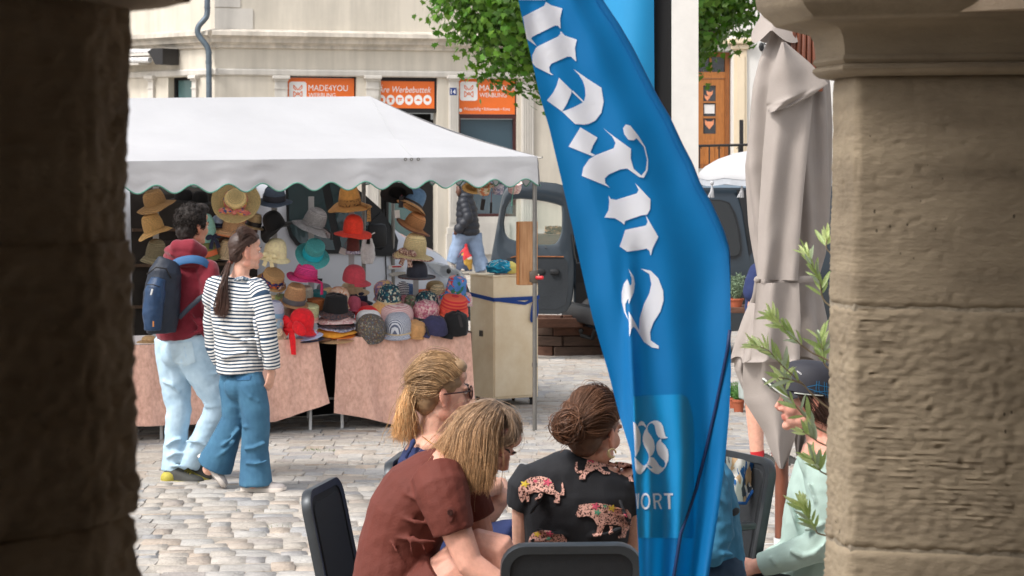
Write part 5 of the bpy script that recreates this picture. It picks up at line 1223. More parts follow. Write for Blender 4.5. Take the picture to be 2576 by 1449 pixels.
hl = side_poly('headlight', [(425, 738), (445, 722), (540, 745), (640, 775), (720, 820), (758, 872), (735, 890), (650, 885), (575, 870), (510, 825)], M_lamp, .05, z=zC, thick=.06)
side_poly('lamp_housing', [(440, 745), (540, 758), (640, 790), (720, 835), (735, 880), (650, 875), (570, 855)], M_chrome, .0, hl, z=zC, thick=.005); lp_ = MB()
for x, y, r_ in ((600, 815, .05), (680, 850, .04)): s_, z_ = Zv(*zC(x, y)); lp_.ell(WV(s_, -.02, z_), (r_, .03, r_))
lp_.build('bulb', M_vtrim, hl, 60)
side_poly('bumper', [(250, 1010), (600, 985), (760, 905), (790, 985), (800, 1230), (250, 1230)], M_vgrey, .04, z=zC, thick=.2)
for s in (.85, 3.6):
    c = WV(s, .08, .32); b = MB(); M_ = Matrix(((va.x, 0, -ve.x), (va.y, 0, -ve.y), (0, 1, 0))); b.lathe([(.16, -.09), (.3, -.1), (.325, -.06), (.325, .06), (.3, .1), (.16, .09)], 26, c, M_); wh = b.build('wheel', M_rubber, wv, 40)
    b = MB(); b.lathe([(0, .07), (.1, .085), (.18, .075), (.2, .05)], 18, c, M_); b.build('rim', M_chrome, wh, 40)
# the windscreen and a dark panel painting the open bay's shade, with shelves
s0, z0 = Zv(*zC(268, 505)); b = MB(); b.add([WV(s0 + .03, .16, z0 + .03), WV(s1 - .05, .30, z1_ + .02), WV(s1 - .05, Wv - .3, z1_ + .02), WV(s0 + .03, Wv - .16, z0 + .03)], [(0, 1, 2, 3)]); b.build('windscreen', M_autoglass, wv)
sa, _ = Zv(645, 600); sb_, _ = Zv(330, 600)
bay_ = MB(); bay_.rings([[WV(s, e, z) for e, z in ((-.03, .5), (-.03, 1.15), (.04, 1.8), (.12, 1.93))] for s in (sa, sb_)], False, closed=False); bo = bay_.build('bay_shade_panel', mk('bay_shade_colour', (52, 47, 43), .95, .2, 4), wv)
M_shelf = mk('shelf_wood', (96, 76, 60), .8, .2, 6); b = MB(); b2 = MB()
for z in (.85, 1.2, 1.5):
    b = MB(); p, q = WV(sa + .05, -.04, z), WV(sb_, -.04, z); d = q - p; b.box((p + q) / 2, (d.length, .05, .025), rotm(0, 0, math.degrees(math.atan2(d.y, d.x)))); b.build('shelf', M_shelf, bo)
for i, (f, z, w_, h_, c_) in enumerate(((.1, 1.30, .25, .18, (70, 60, 52)), (.35, 1.3, .2, .14, (120, 100, 78)), (.6, 1.31, .3, .2, (60, 50, 46)), (.15, .98, .3, .22, (120, 106, 90)), (.5, .97, .25, .2, (92, 70, 60)), (.8, .96, .2, .2, (50, 48, 50)))):
    b = MB(); p, q = WV(sa + .05, -.05, z), WV(sb_, -.05, z); b.box(p.lerp(q, f), (w_, .06, h_), rotm(0, 0, 24), bev=.01); b.build('carton', mk('carton%d' % i, c_, .9, .15, 6), bo)

# --- dark van with an open rear door
fr = Vec((.666, 23.4)); nr = Vec((1.115, 21.95)); dax = Vec((.958, .287)).normalized(); dwd = Vec((fr - nr)); Wd = dwd.length; dwd.normalize()
dv = thing('dark_van', 'dark grey blue van with its rear door swung open behind the cream cabinet', 'van', (nr.x, nr.y, 0))
def DV(s, e, z): q = nr + dax * s + dwd * e; return Vec((q.x, q.y, z))
def van_ring(s, ins=0):
    ztop = interp([0, .06, .2, 3.2, 3.5, 4.1, 4.9], [1.80, 1.84, 1.87, 1.87, 1.8, 1.12, .9], s); zb = .32
    zw = min(1.05, ztop - .1); tb = max(0, ztop - 1.05) * .13
    near = [(.03, zb), (0, zb + .1), (-.02, .75), (.0, zw), (tb * .75 + .01, ztop - .15 if ztop > 1.3 else zw + .01), (tb + .06, ztop - .035), (tb + .2, ztop)]
    ring = near + [(Wd - e, z) for e, z in reversed(near)]; c_ = Vec((Wd / 2, (ztop + zb) / 2))
    return [DV(s, c_.x + (e - c_.x) * (1 - ins), c_.y + (z - c_.y) * (1 - ins)) for e, z in ring]
b = MB(); b.rings([van_ring(s) for s in (0, .06, .2, .8, 1.6, 2.4, 3.2, 3.5, 4.1, 4.9)], False); n = 14
b.rings([van_ring(0), van_ring(0, .07), van_ring(1.9, .07)], False); b.build('body', M_vgrey, dv, 34)
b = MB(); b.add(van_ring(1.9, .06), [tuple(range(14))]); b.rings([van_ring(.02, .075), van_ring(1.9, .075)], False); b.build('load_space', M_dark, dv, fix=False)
def dside(name, pts, mat, out=.012, thick=.01, parent=None):
    vs = []
    for px, py in pts:
        k = (px - CX) / F; s = (k * nr.y - nr.x) / (dax.x - k * dax.y); D = nr.y + dax.y * s; z = CH - (py - HY) / F * D; vs.append((s, z, max(0, z - 1.05) * .13))
    n = len(vs); b = MB(); b.add([DV(s, t - out, z) for s, z, t in vs] + [DV(s, t - out + thick, z) for s, z, t in vs], [tuple(range(n)), tuple(range(2 * n - 1, n - 1, -1))] + [(k, (k + 1) % n, n + (k + 1) % n, n + k) for k in range(n)])
    return b.build(name, mat, parent or dv)
wz = [zI(x, y) for x, y in ((60, 300), (110, 305), (235, 310), (300, 330), (345, 420), (372, 560), (380, 690), (368, 745), (330, 765), (240, 765), (120, 760))]
wf = dside('window_frame', wz, M_vtrim, .02)
dside('pane', [zI(x, y) for x, y in ((70, 312), (230, 322), (285, 340), (325, 425), (352, 560), (362, 680), (350, 728), (320, 745), (130, 745))], M_darkglass, .026, parent=wf)
dside('door_opening', [zI(x, y) for x, y in ((362, 232), (520, 240), (520, 905), (452, 905), (420, 600), (400, 400))], M_vtrim, .014)
dside('roof_rail', [zI(x, y) for x, y in ((-120, 168), (520, 172), (520, 215), (-120, 215))], mk('silver_blue', (128, 146, 162), .35, .05, coat=.3), .03)
dside('sill_panel', [zI(x, y) for x, y in ((-100, 890), (520, 905), (520, 1120), (-100, 1120))], M_vtrim, .02)
for s in (.75, 3.9):
    c = DV(s, .10, .32); b = MB(); M_ = Matrix(((dax.x, 0, -dwd.x), (dax.y, 0, -dwd.y), (0, 1, 0))); b.lathe([(.17, -.1), (.3, -.1), (.325, -.06), (.325, .06), (.3, .1), (.17, .09)], 26, c, M_); wh = b.build('wheel', M_rubber, dv, 40)
    b = MB(); b.lathe([(0, .08), (.12, .09), (.19, .06)], 18, c, M_); b.build('rim', M_chrome, wh, 40)
c = DV(.3, Wd - .12, .33); b = MB(); b.ell(c, (.33, .12, .33), rotm(0, 0, 17)); b.build('wheel', M_rubber, dv, 60)
b = MB(); rB = rotm(0, 0, math.degrees(math.atan2(dwd.y, dwd.x))); b.box(DV(-.06, Wd / 2, .47), (Wd + .04, .16, .20), rB, bev=.05); b.build('bumper', M_vtrim, dv, 40)
tb_ = MB(); q = V(1462, 832, 22.9); tb_.ell(q, .028); tb_.tube([q, q - Vec((0, 0, .05))], .014, 8); tb_.tube([q - Vec((0, 0, .05)), q + Vec((.12, -.02, -.08)), DV(0, Wd / 2, .33)], .025, 8); tb_.build('tow_bar', M_rubber, dv, 60)
b = MB()
for z in (.75, 1.05, 1.35): p = DV(-.02, Wd - .02, z); b.box(p, (.07, .05, .05), rB, bev=.01)
b.build('hinge', M_vtrim, dv, kind='stuff'); b = MB(); p = V(1437, 684, 23.2); b.box(V(1422, 643, 23.3), (.02, .02, .02)); b = MB(); b.box(V(1423, 645, 22.4), (.022, .02, .13), bev=.004); b.build('reflector', M_red, dv)
# open door: outline with a rounded window, inner side to the camera
Dd = 22.3
outl = [V(x, y, Dd) for x, y in ((1232, 664), (1240, 620), (1252, 555), (1264, 490), (1276, 470), (1300, 461), (1350, 456), (1400, 461), (1428, 470), (1440, 520), (1446, 600), (1446, 700), (1440, 760), (1428, 785), (1405, 791), (1330, 790), (1250, 786), (1236, 770), (1230, 720))]
hole = [V(*zC(x, y), Dd) for x, y in ((1092, 420), (1110, 300), (1135, 245), (1160, 222), (1230, 214), (1340, 222), (1450, 240), (1540, 262))] + [V(*zK(x, y), Dd) for x, y in ((205, 240), (208, 330), (205, 420), (190, 470), (165, 510), (120, 520), (50, 518))] + [V(*zC(x, y), Dd) for x, y in ((1300, 588), (1180, 562), (1130, 545), (1102, 500))]
def ring_fill(mb, a, h, y0, y1, mi=0):
    "plate with a hole between two outlines (matched by angle)"
    ca = sum(h, Vec()) / len(h); N_ = 72
    def samp(poly, ang):
        d = Vec((math.cos(ang), math.sin(ang))); best = None
        for i in range(len(poly)):
            p = poly[i] - ca; q = poly[(i + 1) % len(poly)] - ca; p2, q2 = Vec((p.x, p.z)), Vec((q.x, q.z)); e = q2 - p2; den = d.x * e.y - d.y * e.x
            if abs(den) < 1e-9: continue
            t = (p2.x * e.y - p2.y * e.x) / den; u = (p2.x * d.y - p2.y * d.x) / den
            if t > 0 and -1e-6 <= u <= 1 + 1e-6 and (best is None or t > best): best = t
        return Vec((ca.x + d.x * best, 0, ca.z + d.y * best))
    O = [samp(a, 2 * math.pi * k / N_) for k in range(N_)]; I = [samp(h, 2 * math.pi * k / N_) for k in range(N_)]
    mid_ = [i.lerp(o, .0) + (i - ca.copy()) * 0 for i, o in zip(I, O)]
    def at(l, y): return [Vec((p.x, y, p.z)) for p in l]
    def ofs(l, k): c2 = Vec((ca.x, 0, ca.z)); return [p + (p - c2).normalized() * k for p in l]
    r_ = [at(I, y1), at(I, y0 + .03), at(ofs(I, .012), y0 + .008), at(ofs(I, .05), y0 - .004), at(ofs(O, -.03), y0), at(ofs(O, -.005), y0 + .012), at(O, y0 + .03), at(O, y1), at(I, y1)]
    mb.rings(r_, False)
door = MB(); ring_fill(door, outl, hole, Dd, Dd + .08); dd = door.build('rear_door', M_vgrey, dv, 38)
b = MB(); b.add([p + Vec((0, .04, 0)) for p in hole], [tuple(range(len(hole)))]); b.build('pane', M_clearglass, dd)
b = MB(); tp_ = [V(x, y, Dd - .006) for x, y in ((1262, 690), (1275, 650), (1300, 646), (1418, 648), (1428, 660), (1428, 740), (1420, 768), (1400, 778), (1270, 775), (1258, 760))]; b.add(tp_ + [p + Vec((0, .02, 0)) for p in tp_], [tuple(range(10)), tuple(range(19, 9, -1))] + [(k, (k + 1) % 10, 10 + (k + 1) % 10, 10 + k) for k in range(10)]); b.build('door_trim', M_inner, dd)
b = MB(); b.tube([V(1285, 648, Dd - .012), V(1300, 644.5, Dd - .012), V(1418, 646, Dd - .012)], .006, 5); b.build('rust_edge', mk('rust', (150, 92, 52), .9, .3, 20), dd)
b = MB(); b.ell(V(1359, 684, Dd - .01), (.055, .012, .035)); b.build('pull_recess', M_rubber, dd, 60); b = MB(); b.box(V(1395, 684, Dd - .025), (.10, .04, .06), bev=.018); b.build('latch', M_vtrim, dd, 40)
b = MB(); b.tube([V(x, y, Dd - .02) for x, y in ((1440, 590), (1446, 640), (1452, 662), (1470, 660))], .012, 6); b.build('cable', M_rubber, dd, 60)
for x in (1352, 1372):
    b = MB(); b.tube([V(x, 618, Dd - .012), V(x + 1, 624, Dd - .03), V(x + 3, 623, Dd - .03)], .006, 5); b.build('hook', M_vtrim, dd)
# --- timber planter box under the door
M_timber = mk('weathered_timber', (88, 68, 56), .85, .25, 5, .006, 30, stretch=(2, 2, 9)); M_timber2 = mk('reddish_timber', (94, 62, 46), .8, .22, 5, .006, 30, stretch=(2, 2, 9))
pk = V(1404, 895, 23.0); pb = thing('timber_planter', 'weathered planter of stacked timber beams standing below the open van door', 'planter', (pk.x, pk.y, 0))
rp_ = random.Random(9)
for k in range(4):
    z = .055 + k * .112
    for (d0, d1, ln) in ((Vec((-.90, .30)), None, .95), (Vec((.98, .16)), None, .78)):
        d = d0.normalized(); ext = .05 if (k % 2 == 0) == (d0.x > 0) else -.05; c2 = Vec((pk.x, pk.y)) + d * (ln / 2 - ext / 2); b = MB()
        b.box((c2.x + rp_.uniform(-.006, .006), c2.y + rp_.uniform(-.006, .006), z), (ln + ext, .10, .104), rotm(0, 0, math.degrees(math.atan2(d.y, d.x))), bev=.008); b.build('beam', M_timber2 if (k == 3 or rp_.random() < .3) else M_timber, pb)
b = MB(); b.box((pk.x, pk.y + .45, .2), (1.4, .7, .36), rotm(0, 0, -5)); b.build('soil', M_dark, pb)
b = MB(); tr = thing('timber_beam', 'long reddish brown beam lying on top of the timber planter', 'beam', tuple(V(1390, 818, 22.9)))
b.box(V(1395, 812, 22.9), (.60, .12, .10), rotm(0, 0, 6), bev=.01); b.build('beam', M_timber2, tr)
# leaf litter seen through the door window: low hedge planter far behind
lf = MB()
for k in range(420):
    c = V(rp_.uniform(1375, 1412), rp_.uniform(573, 588), 30) + Vec((0, rp_.uniform(-.1, .1), 0)); u1 = Vec((rp_.gauss(0, 1), rp_.gauss(0, 1), rp_.gauss(0, 1))).normalized(); u2 = u1.orthogonal(); lf.add([c - u1 * .045, c + u2 * .02, c + u1 * .045, c - u2 * .02], [(0, 1, 2, 3)])
dp_ = thing('planter_box', 'low timber box of dry brown leaves seen through the van door window', 'planter', tuple(V(1392, 640, 30)))
lf.build('dry_leaves', mk('dry_leaf', (138, 104, 72), .8, .4, 30), dp_, kind='stuff', fix=False); b = MB(); b.box(V(1392, 606, 30), (.5, .3, .20), bev=.01); b.build('box', M_timber, dp_)
b = MB(); b.box(V(1392, 640, 30), (.4, .25, .19)); b.build('box_foot', M_timber, dp_)
# --- small white parasol with tassels
pc_ = V(1938, 447, 19.5); par = thing('parasol', 'small white domed parasol with tassels between the banner post and the folded parasol', 'parasol', (pc_.x, pc_.y, 0))
b = MB(); prp = [(.66, 0), (.655, .045), (.60, .10), (.48, .17), (.32, .225), (.15, .255), (0, .265)]
b.lathe(prp, 64, pc_, wob=lambda r, z, th: (r * (1 - .045 * abs(math.sin(4 * th)) ** .7 * (r > .1)), z - .02 * abs(math.sin(4 * th)) * (r / .66))); b.build('canopy', M_canvas, par, 180)
b = MB(); b.lathe([(.655, 0), (.655, -.055)], 64, pc_, wob=lambda r, z, th: (r * (1 - .045 * abs(math.sin(4 * th)) ** .7), z - .02 * abs(math.sin(4 * th)))); b.build('valance', mk('grey_fabric', (176, 180, 186), .8), par, 180)
b = MB(); b.tube([(pc_.x, pc_.y, 0), (pc_.x, pc_.y, pc_.z + .26)], .018, 8); b.build('pole', M_wood, par, 60); b = MB(); b.lathe([(0, .08), (.2, .07), (.24, 0)], 20, (pc_.x, pc_.y, 0)); b.build('foot', M_iron, par, 40)
for px in (1791, 1866):
    t_ = V(px, 456, 19.0); b = MB(); b.ell(t_ - Vec((0, 0, .015)), (.018, .018, .022)); 
    for k in range(14): a = k * 2.4; b.tube([t_ - Vec((0, 0, .03)), t_ + Vec((math.cos(a) * .012, math.sin(a) * .012, -.09)), t_ + Vec((math.cos(a) * .028 - .012, math.sin(a) * .02, -.145))], .004, 4)
    b.build('tassel', M_canvas, par, 60)
# --- herbs and pots on the flower stall to the right
M_terr = mk('terracotta', (170, 92, 62), .85, .14, 10); M_soil = mk('soil', (50, 38, 30), .95); M_herb = mk('rosemary', (122, 142, 112), .7, .2, 20, tint=False, trans=.15); M_herb2 = mk('herb_green', (86, 132, 60), .6, .25, 20, trans=.25)
def potted(name, label, c, r, h, mat, n, hl, spread, needle):
    t = thing(name, label, 'potted plant', tuple(c)); b = MB(); b.lathe([(0, 0), (r * .72, 0), (r * .95, h * .8), (r * 1.08, h * .8), (r * 1.08, h), (r * .95, h), (r * .9, h * .85), (0, h * .85)], 18, c); b.build('pot', M_terr, t, 40)
    f = MB(); rr = random.Random(int(c.x * 1000))
    for k in range(n):
        a = rr.uniform(0, 6.28); l_ = hl * rr.uniform(.6, 1.1); d = Vec((math.cos(a) * spread * rr.random(), math.sin(a) * spread * rr.random(), 1)).normalized(); p0 = c + Vec((math.cos(a) * r * .4 * rr.random(), math.sin(a) * r * .4, h * .85)); p1 = p0 + d * l_
        f.tube([p0, p1], [.003, .0015], 4)
        for j in range(int(l_ / .012)):
            q = p0.lerp(p1, .2 + .8 * j / (l_ / .012)); u1 = Vec((rr.gauss(0, 1), rr.gauss(0, 1), rr.gauss(.5, .6))).normalized(); u2 = u1.orthogonal().normalized(); f.add([q, q + u1 * needle * .5 + u2 * needle * .13, q + u1 * needle, q + u1 * needle * .5 - u2 * needle * .13], [(0, 1, 2, 3)])
    f.build('foliage', mat, t, kind='stuff', fix=False)
potted('potted_rosemary', 'silvery rosemary in a pot on the wooden plant table', V(1852, 772, 17.4), .06, .07, M_herb, 42, .20, .5, .035)
tb2 = thing('plant_table', 'rough wooden plant table behind the folded parasol', 'table', tuple(V(1870, 1040, 17.5))); b = MB(); b.box(V(1890, 777, 17.5), (.5, .4, .045), bev=.006); b.build('tabletop', M_timber2, tb2)
for x in (1896, 1940):
    c = V(x, 780, 17.5); b = MB(); b.box((c.x, c.y, c.z / 2 - .015), (.05, .05, c.z - .03)); b.build('leg', M_timber2, tb2)
potted('potted_herb', 'bushy green herb in the terracotta pot closest to the blue flag', V(1847, 1030, 17.9), .047, .10, M_herb2, 30, .15, .5, .035)
potted('potted_herb', 'green herb in the front terracotta pot by the parasol edge', V(1858, 1039, 17.6), .05, .115, M_herb2, 26, .11, .5, .035)
# ================================================================== PEOPLE
def mk_skin(name, col):
    m = mk(name, col, .5, .09, 34, .0008, 260, tint=True, sss=.1, spec=.35); return m
M_skin = mk_skin('skin_fair', (218, 168, 146)); M_skin2 = mk_skin('skin_pink', (216, 160, 140)); M_skin3 = mk_skin('skin_dark', (96, 66, 54)); M_skin4 = mk_skin('skin_tan', (190, 138, 112))
M_eyew = mk('eye_white', (220, 214, 208), .25, .02); M_iris = mk('iris', (50, 40, 34), .2, .05); M_lash = mk('lash', (42, 30, 26), .7)
def hmat(fwd, up):
    f = Vec(fwd).normalized(); u = Vec(up); u = (u - f * u.dot(f)).normalized(); x = f.cross(u); return Matrix((x, f, u)).transposed()
def head_blobs(mb, C, M, s=1., ears=True):
    def e(c, r, rot=None): mb.ell(C + M @ (Vec(c) * s), tuple(q * s for q in r), M @ (rot or Matrix.Identity(3)), 20, 13)
    e((0, -.012, .036), (.074, .094, .086)); e((0, .028, -.02), (.064, .066, .088)); e((0, .036, -.072), (.050, .050, .040)); e((0, .0765, -.098), (.021, .018, .017))
    for sx in (-1, 1):
        e((sx * .036, .060, -.032), (.027, .026, .030)); e((sx * .030, .078, .018), (.028, .014, .011)); e((sx * .013, .096, -.036), (.009, .012, .008)); e((sx * .045, .010, -.075), (.020, .045, .026))
        if ears: e((sx * .078, -.010, -.012), (.008, .020, .032), rotm(12, 0, sx * 18)); e((sx * .077, -.006, -.040), (.007, .010, .012))
    P_ = lambda c: C + M @ (Vec(c) * s)
    mb.tube([P_((0, .086, .014)), P_((0, .098, -.008)), P_((0, .111, -.027)), P_((0, .100, -.036))], [.0085 * s, .0095 * s, .0105 * s, .010 * s], 10, round_ends=True)
    e((0, .086, -.060), (.021, .010, .0058)); e((0, .0845, -.0705), (.018, .0105, .007)); e((0, .077, -.066), (.026, .012, .020))
    e((0, .060, .058), (.055, .034, .032))
def face_tint(C, M, s=1.):
    Mi = M.inverted()
    def f(co):
        p = Mi @ (co - C) / s; x, y, z = p
        if abs(x) < .12 and y > .02 and abs(z) < .16:
            if abs(x) < .022 and y > .082 and -.079 < z < -.055: return (.86, .58, .58)
            k = math.exp(-((abs(x) - .042) ** 2 + (z + .038) ** 2) / .0006); n_ = math.exp(-(x * x + (z + .03) ** 2) / .0004) * (y > .09)
            e_ = math.exp(-((abs(x) - .032) ** 2 + (z - .002) ** 2) / .00022)
            return (1 - .05 * e_, 1 - .10 * k - .09 * n_ - .10 * e_, 1 - .09 * k - .09 * n_ - .10 * e_)
        if abs(abs(x) - .078) < .02 and abs(y) < .04: return (1.0, .84, .82)
        return (1, 1, 1)
    return f
def eyes(person, C, M, s=1., brow=M_lash, closed=False, sides=(-1, 1)):
    for sx in sides:
        P_ = lambda c: C + M @ (Vec(c) * s)
        b = MB()
        if not closed: b.ell(P_((sx * .031, .0835, .000)), tuple(q * s for q in (.0125, .008, .0062)), M, 10, 7)
        else: b.ell(P_((sx * .031, .083, .0)), tuple(q * s for q in (.0125, .0065, .005)), M, 10, 7)
        o = b.build('eye', M_eyew if not closed else M_skin2, person, 180)
        if closed: at = o.data.color_attributes.new('tint', 'FLOAT_COLOR', 'POINT'); at.data.foreach_set('color', np.tile([1, .85, .85, 1], len(o.data.vertices)).astype(np.float32))
        else: b = MB(); b.ell(P_((sx * .032, .0885, .000)), tuple(q * s for q in (.0055, .004, .0055)), M, 10, 7); b.build('iris', M_iris, o, 180)
        b = MB(); zz = .0055 if not closed else -.003
        b.tube([P_((sx * .018, .089, zz - .002)), P_((sx * .031, .0925, zz + .001)), P_((sx * .045, .083, zz - .003))], [.0006 * s, .0011 * s, .0006 * s], 6); b.build('eyelashes', M_lash, person, 180)
        b = MB(); b.tube([P_((sx * .014, .0935, .021)), P_((sx * .031, .094, .027)), P_((sx * .050, .078, .022))], [.003 * s, .0034 * s, .0015 * s], 6); b.build('eyebrow', brow, person, 180)
def hand_blobs(mb, W, d, n, side, s=1., curl=.5, thumb=1, spread=.06):
    "W wrist, d towards the fingers, n out of the back of the hand, side = thumb side"
    d = Vec(d).normalized(); n = Vec(n); n = (n - d * n.dot(d)).normalized(); t = d.cross(n) * thumb
    M = Matrix((t, d, n)).transposed(); P_ = lambda c: W + M @ (Vec(c) * s)
    mb.tube([P_((0, -.02, 0)), P_((0, .02, 0)), P_((.002, .055, .001)), P_((0, .088, 0))], [(.026 * s, .019 * s), (.032 * s, .017 * s), (.040 * s, .0145 * s), (.038 * s, .012 * s)], 12, side=t, round_ends=True)
    for i, (x, L, r) in enumerate(((.029, .072, .0085), (.010, .080, .0088), (-.010, .075, .0083), (-.029, .058, .0075))):
        a = 0; p = Vec((x, .085, 0)); pts = [P_((x * .9, .06, 0)), P_(p)]; sp = x * spread / .03
        for j, f in enumerate((.45, .32, .23)):
            a += curl * (.7 + .12 * i) * (1.1 if j else .8); p = p + Vec((sp * L * f, math.cos(a) * L * f, -math.sin(a) * L * f)); pts.append(P_(p))
        mb.tube(pts, [r * s, r * 1.02 * s, r * .97 * s, r * .9 * s, r * .78 * s], 9, round_ends=True)
    mb.tube([P_((.022, .012, -.004)), P_((.045, .038, -.012)), P_((.052, .066, -.022)), P_((.048, .088, -.030))], [.014 * s, .0115 * s, .0098 * s, .0082 * s], 9, round_ends=True)
def strands(name, guides, n, r, mat, parent, seed, jit=.006, tints=((1, 1, 1), (1, 1, 1)), var=.25, sides=3, frizz=0., wave=.0):
    "hair: n thin tapered strands blended between neighbouring guide lines"
    rr = random.Random(seed); G = [smooth_path(g, 5) for g in guides]; m = min(len(g) for g in G); mb = MB(); tn = []
    for k in range(n):
        u = rr.random() * (len(G) - 1); i = min(int(u), len(G) - 2); f = u - i; fl = 3.2 if rr.random() < .05 else 1; j0 = Vec((rr.gauss(0, jit), rr.gauss(0, jit), rr.gauss(0, jit))) * fl; end = int(m * rr.uniform(.82, 1)); b_ = 1 + rr.uniform(-var, var); sd = rr.random() * 50
        pts = []
        for q in range(end):
            t = q / (m - 1); p = G[i][q].lerp(G[i + 1][q], f) + j0 * (.35 + t)
            if frizz or wave: p = p + Vec((noise.noise(Vec((sd, t * 4, 0))), noise.noise(Vec((sd, t * 4, 7))), noise.noise(Vec((sd, t * 4, 14))))) * (frizz * t + wave)
            pts.append(p)
        if len(pts) < 3: continue
        b0 = len(mb.v); R_ = r * rr.uniform(.6, 1.3)
        mb.tube(pts, [R_ * (1 - .75 * (q / len(pts)) ** 2) for q in range(len(pts))], sides, caps=False)
        for q in range(len(pts)):
            t = q / (m - 1); c = [lerp(a, b, t) * b_ for a, b in zip(*tints)]; tn += [c] * sides
    return mb.build(name, mat, parent, 180, tint=tn, fix=False)
M_hairm = lambda n, c: mk('hair_' + n, c, .52, .2, 30, tint=True, spec=.5)
def shoe(person, heel, toe, up, wdt, M_up, M_sole, hgt=.085, L=None, name='shoe', stripe=None):
    heel = Vec(heel); toe = Vec(toe); f = (toe - heel); L = f.length; f.normalize(); u = Vec(up); u = (u - f * u.dot(f)).normalized(); x = f.cross(u)
    b = MB(); rings = []
    prof = [(0, .30, .72), (.06, .38, .95), (.2, .40, 1.0), (.34, .40, .98), (.48, .42, .80), (.62, .47, .62), (.78, .50, .50), (.9, .44, .42), (.97, .30, .30), (1., .12, .18)]
    for t, w, h in prof:
        c = heel + f * (t * L) + u * .022; rings.append([c + x * (w * wdt * math.cos(a)) + u * (max(0, math.sin(a)) ** .8 * h * hgt) for a in [math.pi * k / 9 for k in range(10)]])
    b.rings(rings, True); o = b.build(name, M_up, person, 60)
    b = MB(); rings = []
    for t, w, h in prof:
        c = heel + f * ((t * 1.03 - .015) * L); w2 = w * 1.08
        rings.append([c + x * (w2 * wdt * sx) + u * z for sx, z in ((-1, .004 + .012 * (t > .9)), (1, .004 + .012 * (t > .9)), (1.03, .014), (1, .030), (-1, .030), (-1.03, .014))])
    b.rings(rings, True); b.build('sole', M_sole, o, 40)
    b = MB()
    for k in range(5): t = .42 + k * .06; c = heel + f * (t * L) + u * (.022 + hgt * (.97 - .1 * k)); b.tube([c - x * .02, c + u * .004, c + x * .02], .003, 5)
    b.build('laces', stripe or M_sole, o, kind='stuff')
    return o

# ------------------------------------------------------------------ man with the backpack
D0 = 13.7
def P0(px, py, d=0): return V(px, py, D0 + d)
M_maroon2 = mk('maroon_fleece', (122, 28, 44), .9, .12, 9, .0015, 150, sheen=.25); M_jeans = mk('pale_jeans', (182, 204, 218), .88, .14, 5, .001, 260, dark=(150, 180, 200)); M_dhair = mk('hair_dark', (40, 34, 31), .7, .2, 30, tint=True, spec=.3)
man = thing('person', 'man with dark curly hair in a maroon hoodie and pale jeans walking past the hats', 'person', tuple(P0(460, 1215)))
mf = Vec((.72, .70, -.04)); mM = hmat(mf, (0.03, 0, 1)); mC = P0(486, 568)
b = MB(); head_blobs(b, mC, mM, 1.02); b.tube([P0(478, 650), P0(480, 600)], [.062, .058], 12, round_ends=True)
b.tube([P0(466, 845), P0(466, 760), P0(472, 665)], [(.14, .09), (.14, .09), (.12, .08)], 12, side=(.8, -.6, 0), round_ends=True)
for (h, k, a_) in (((438, 880, .05), (447, 1020, .05), (430, 1180, .06)), ((492, 880, -.08), (545, 1008, -.02), (476, 1158, .06))): b.tube([P0(*h), P0(*k), P0(*a_)], [.08, .055, .04], 10, round_ends=True)
solid('body', b, M_skin4, man, .009, 2, tintf=face_tint(mC, mM, 1.02)); eyes(man, mC, mM, 1.02)
b = MB(); b.ell(mC + mM @ Vec((0, -.02, .045)), (.088, .106, .098), mM, 20, 12); b.ell(mC + mM @ Vec((0, -.055, -.02)), (.075, .062, .09), mM, 16, 10); b.ell(mC + mM @ Vec((0, .05, .11)), (.06, .055, .035), mM, 14, 8)
hr = solid('hair', b, M_dhair, man, .007, 1, disp=lambda co, n: .010 * noise.noise(co * 32) + .008 * abs(noise.noise(co * 60)), tintf=lambda co: (1, 1, 1))
cu = MB(); rr = random.Random(4); tn = []
for k in range(520):
    d = Vec((rr.gauss(0, 1), rr.gauss(0, 1), rr.gauss(0, 1))).normalized()
    if d.y > .55 and d.z < .45: continue
    if d.z < -.75: continue
    c = mC + mM @ Vec((d.x * .090, d.y * .108 - .02, d.z * .105 + .035)); ax = Vec((rr.gauss(0, 1), rr.gauss(0, 1), rr.gauss(0, 1))).normalized(); u1 = ax.orthogonal().normalized(); u2 = ax.cross(u1); r_ = rr.uniform(.007, .013); b0 = len(cu.v)
    cu.tube([c + u1 * (r_ * math.cos(t * 1.1)) + u2 * (r_ * math.sin(t * 1.1)) + ax * (t * .0028) for t in range(7)], .0022, 3, caps=False); q = rr.uniform(.6, 1.35); tn += [(q, q * .95, q * .9)] * (len(cu.v) - b0)
cu.build('curls', M_dhair, hr, 180, tint=tn, fix=False)
def wrinkle(a, f1, f2=None, zs=1.0):
    return lambda co, n: a * (noise.noise(Vec((co.x * f1, co.y * f1, co.z * f1 * zs))) + .5 * noise.noise(Vec((co.x * f1 * 2.3 + 5, co.y * f1 * 2.3, co.z * f1 * 2.3 * zs))))
b = MB(); sd_ = (.82, -.57, 0)
b.tube([P0(460, 852), P0(459, 838), P0(458, 780), P0(466, 720), P0(472, 680), P0(476, 652)], [(.172, .145), (.185, .155), (.18, .145), (.20, .15), (.19, .125), (.10, .09)], 20, side=sd_)
b.tube([P0(522, 682, -.12), P0(533, 730, -.14), P0(531, 775, -.12), P0(560, 800, -.0)], [.078, .07, .062, .05], 14, round_ends=True)
b.tube([P0(415, 682, .13), P0(404, 740, .18), P0(412, 790, .22), P0(450, 800, .3)], [.075, .068, .06, .05], 14, round_ends=True)
b.tube([P0(430, 640, -.04), P0(446, 622, -.14), P0(480, 620, -.16), P0(508, 634, -.08), P0(505, 648, .08)], [.036, .05, .052, .042, .03], 12, round_ends=True)
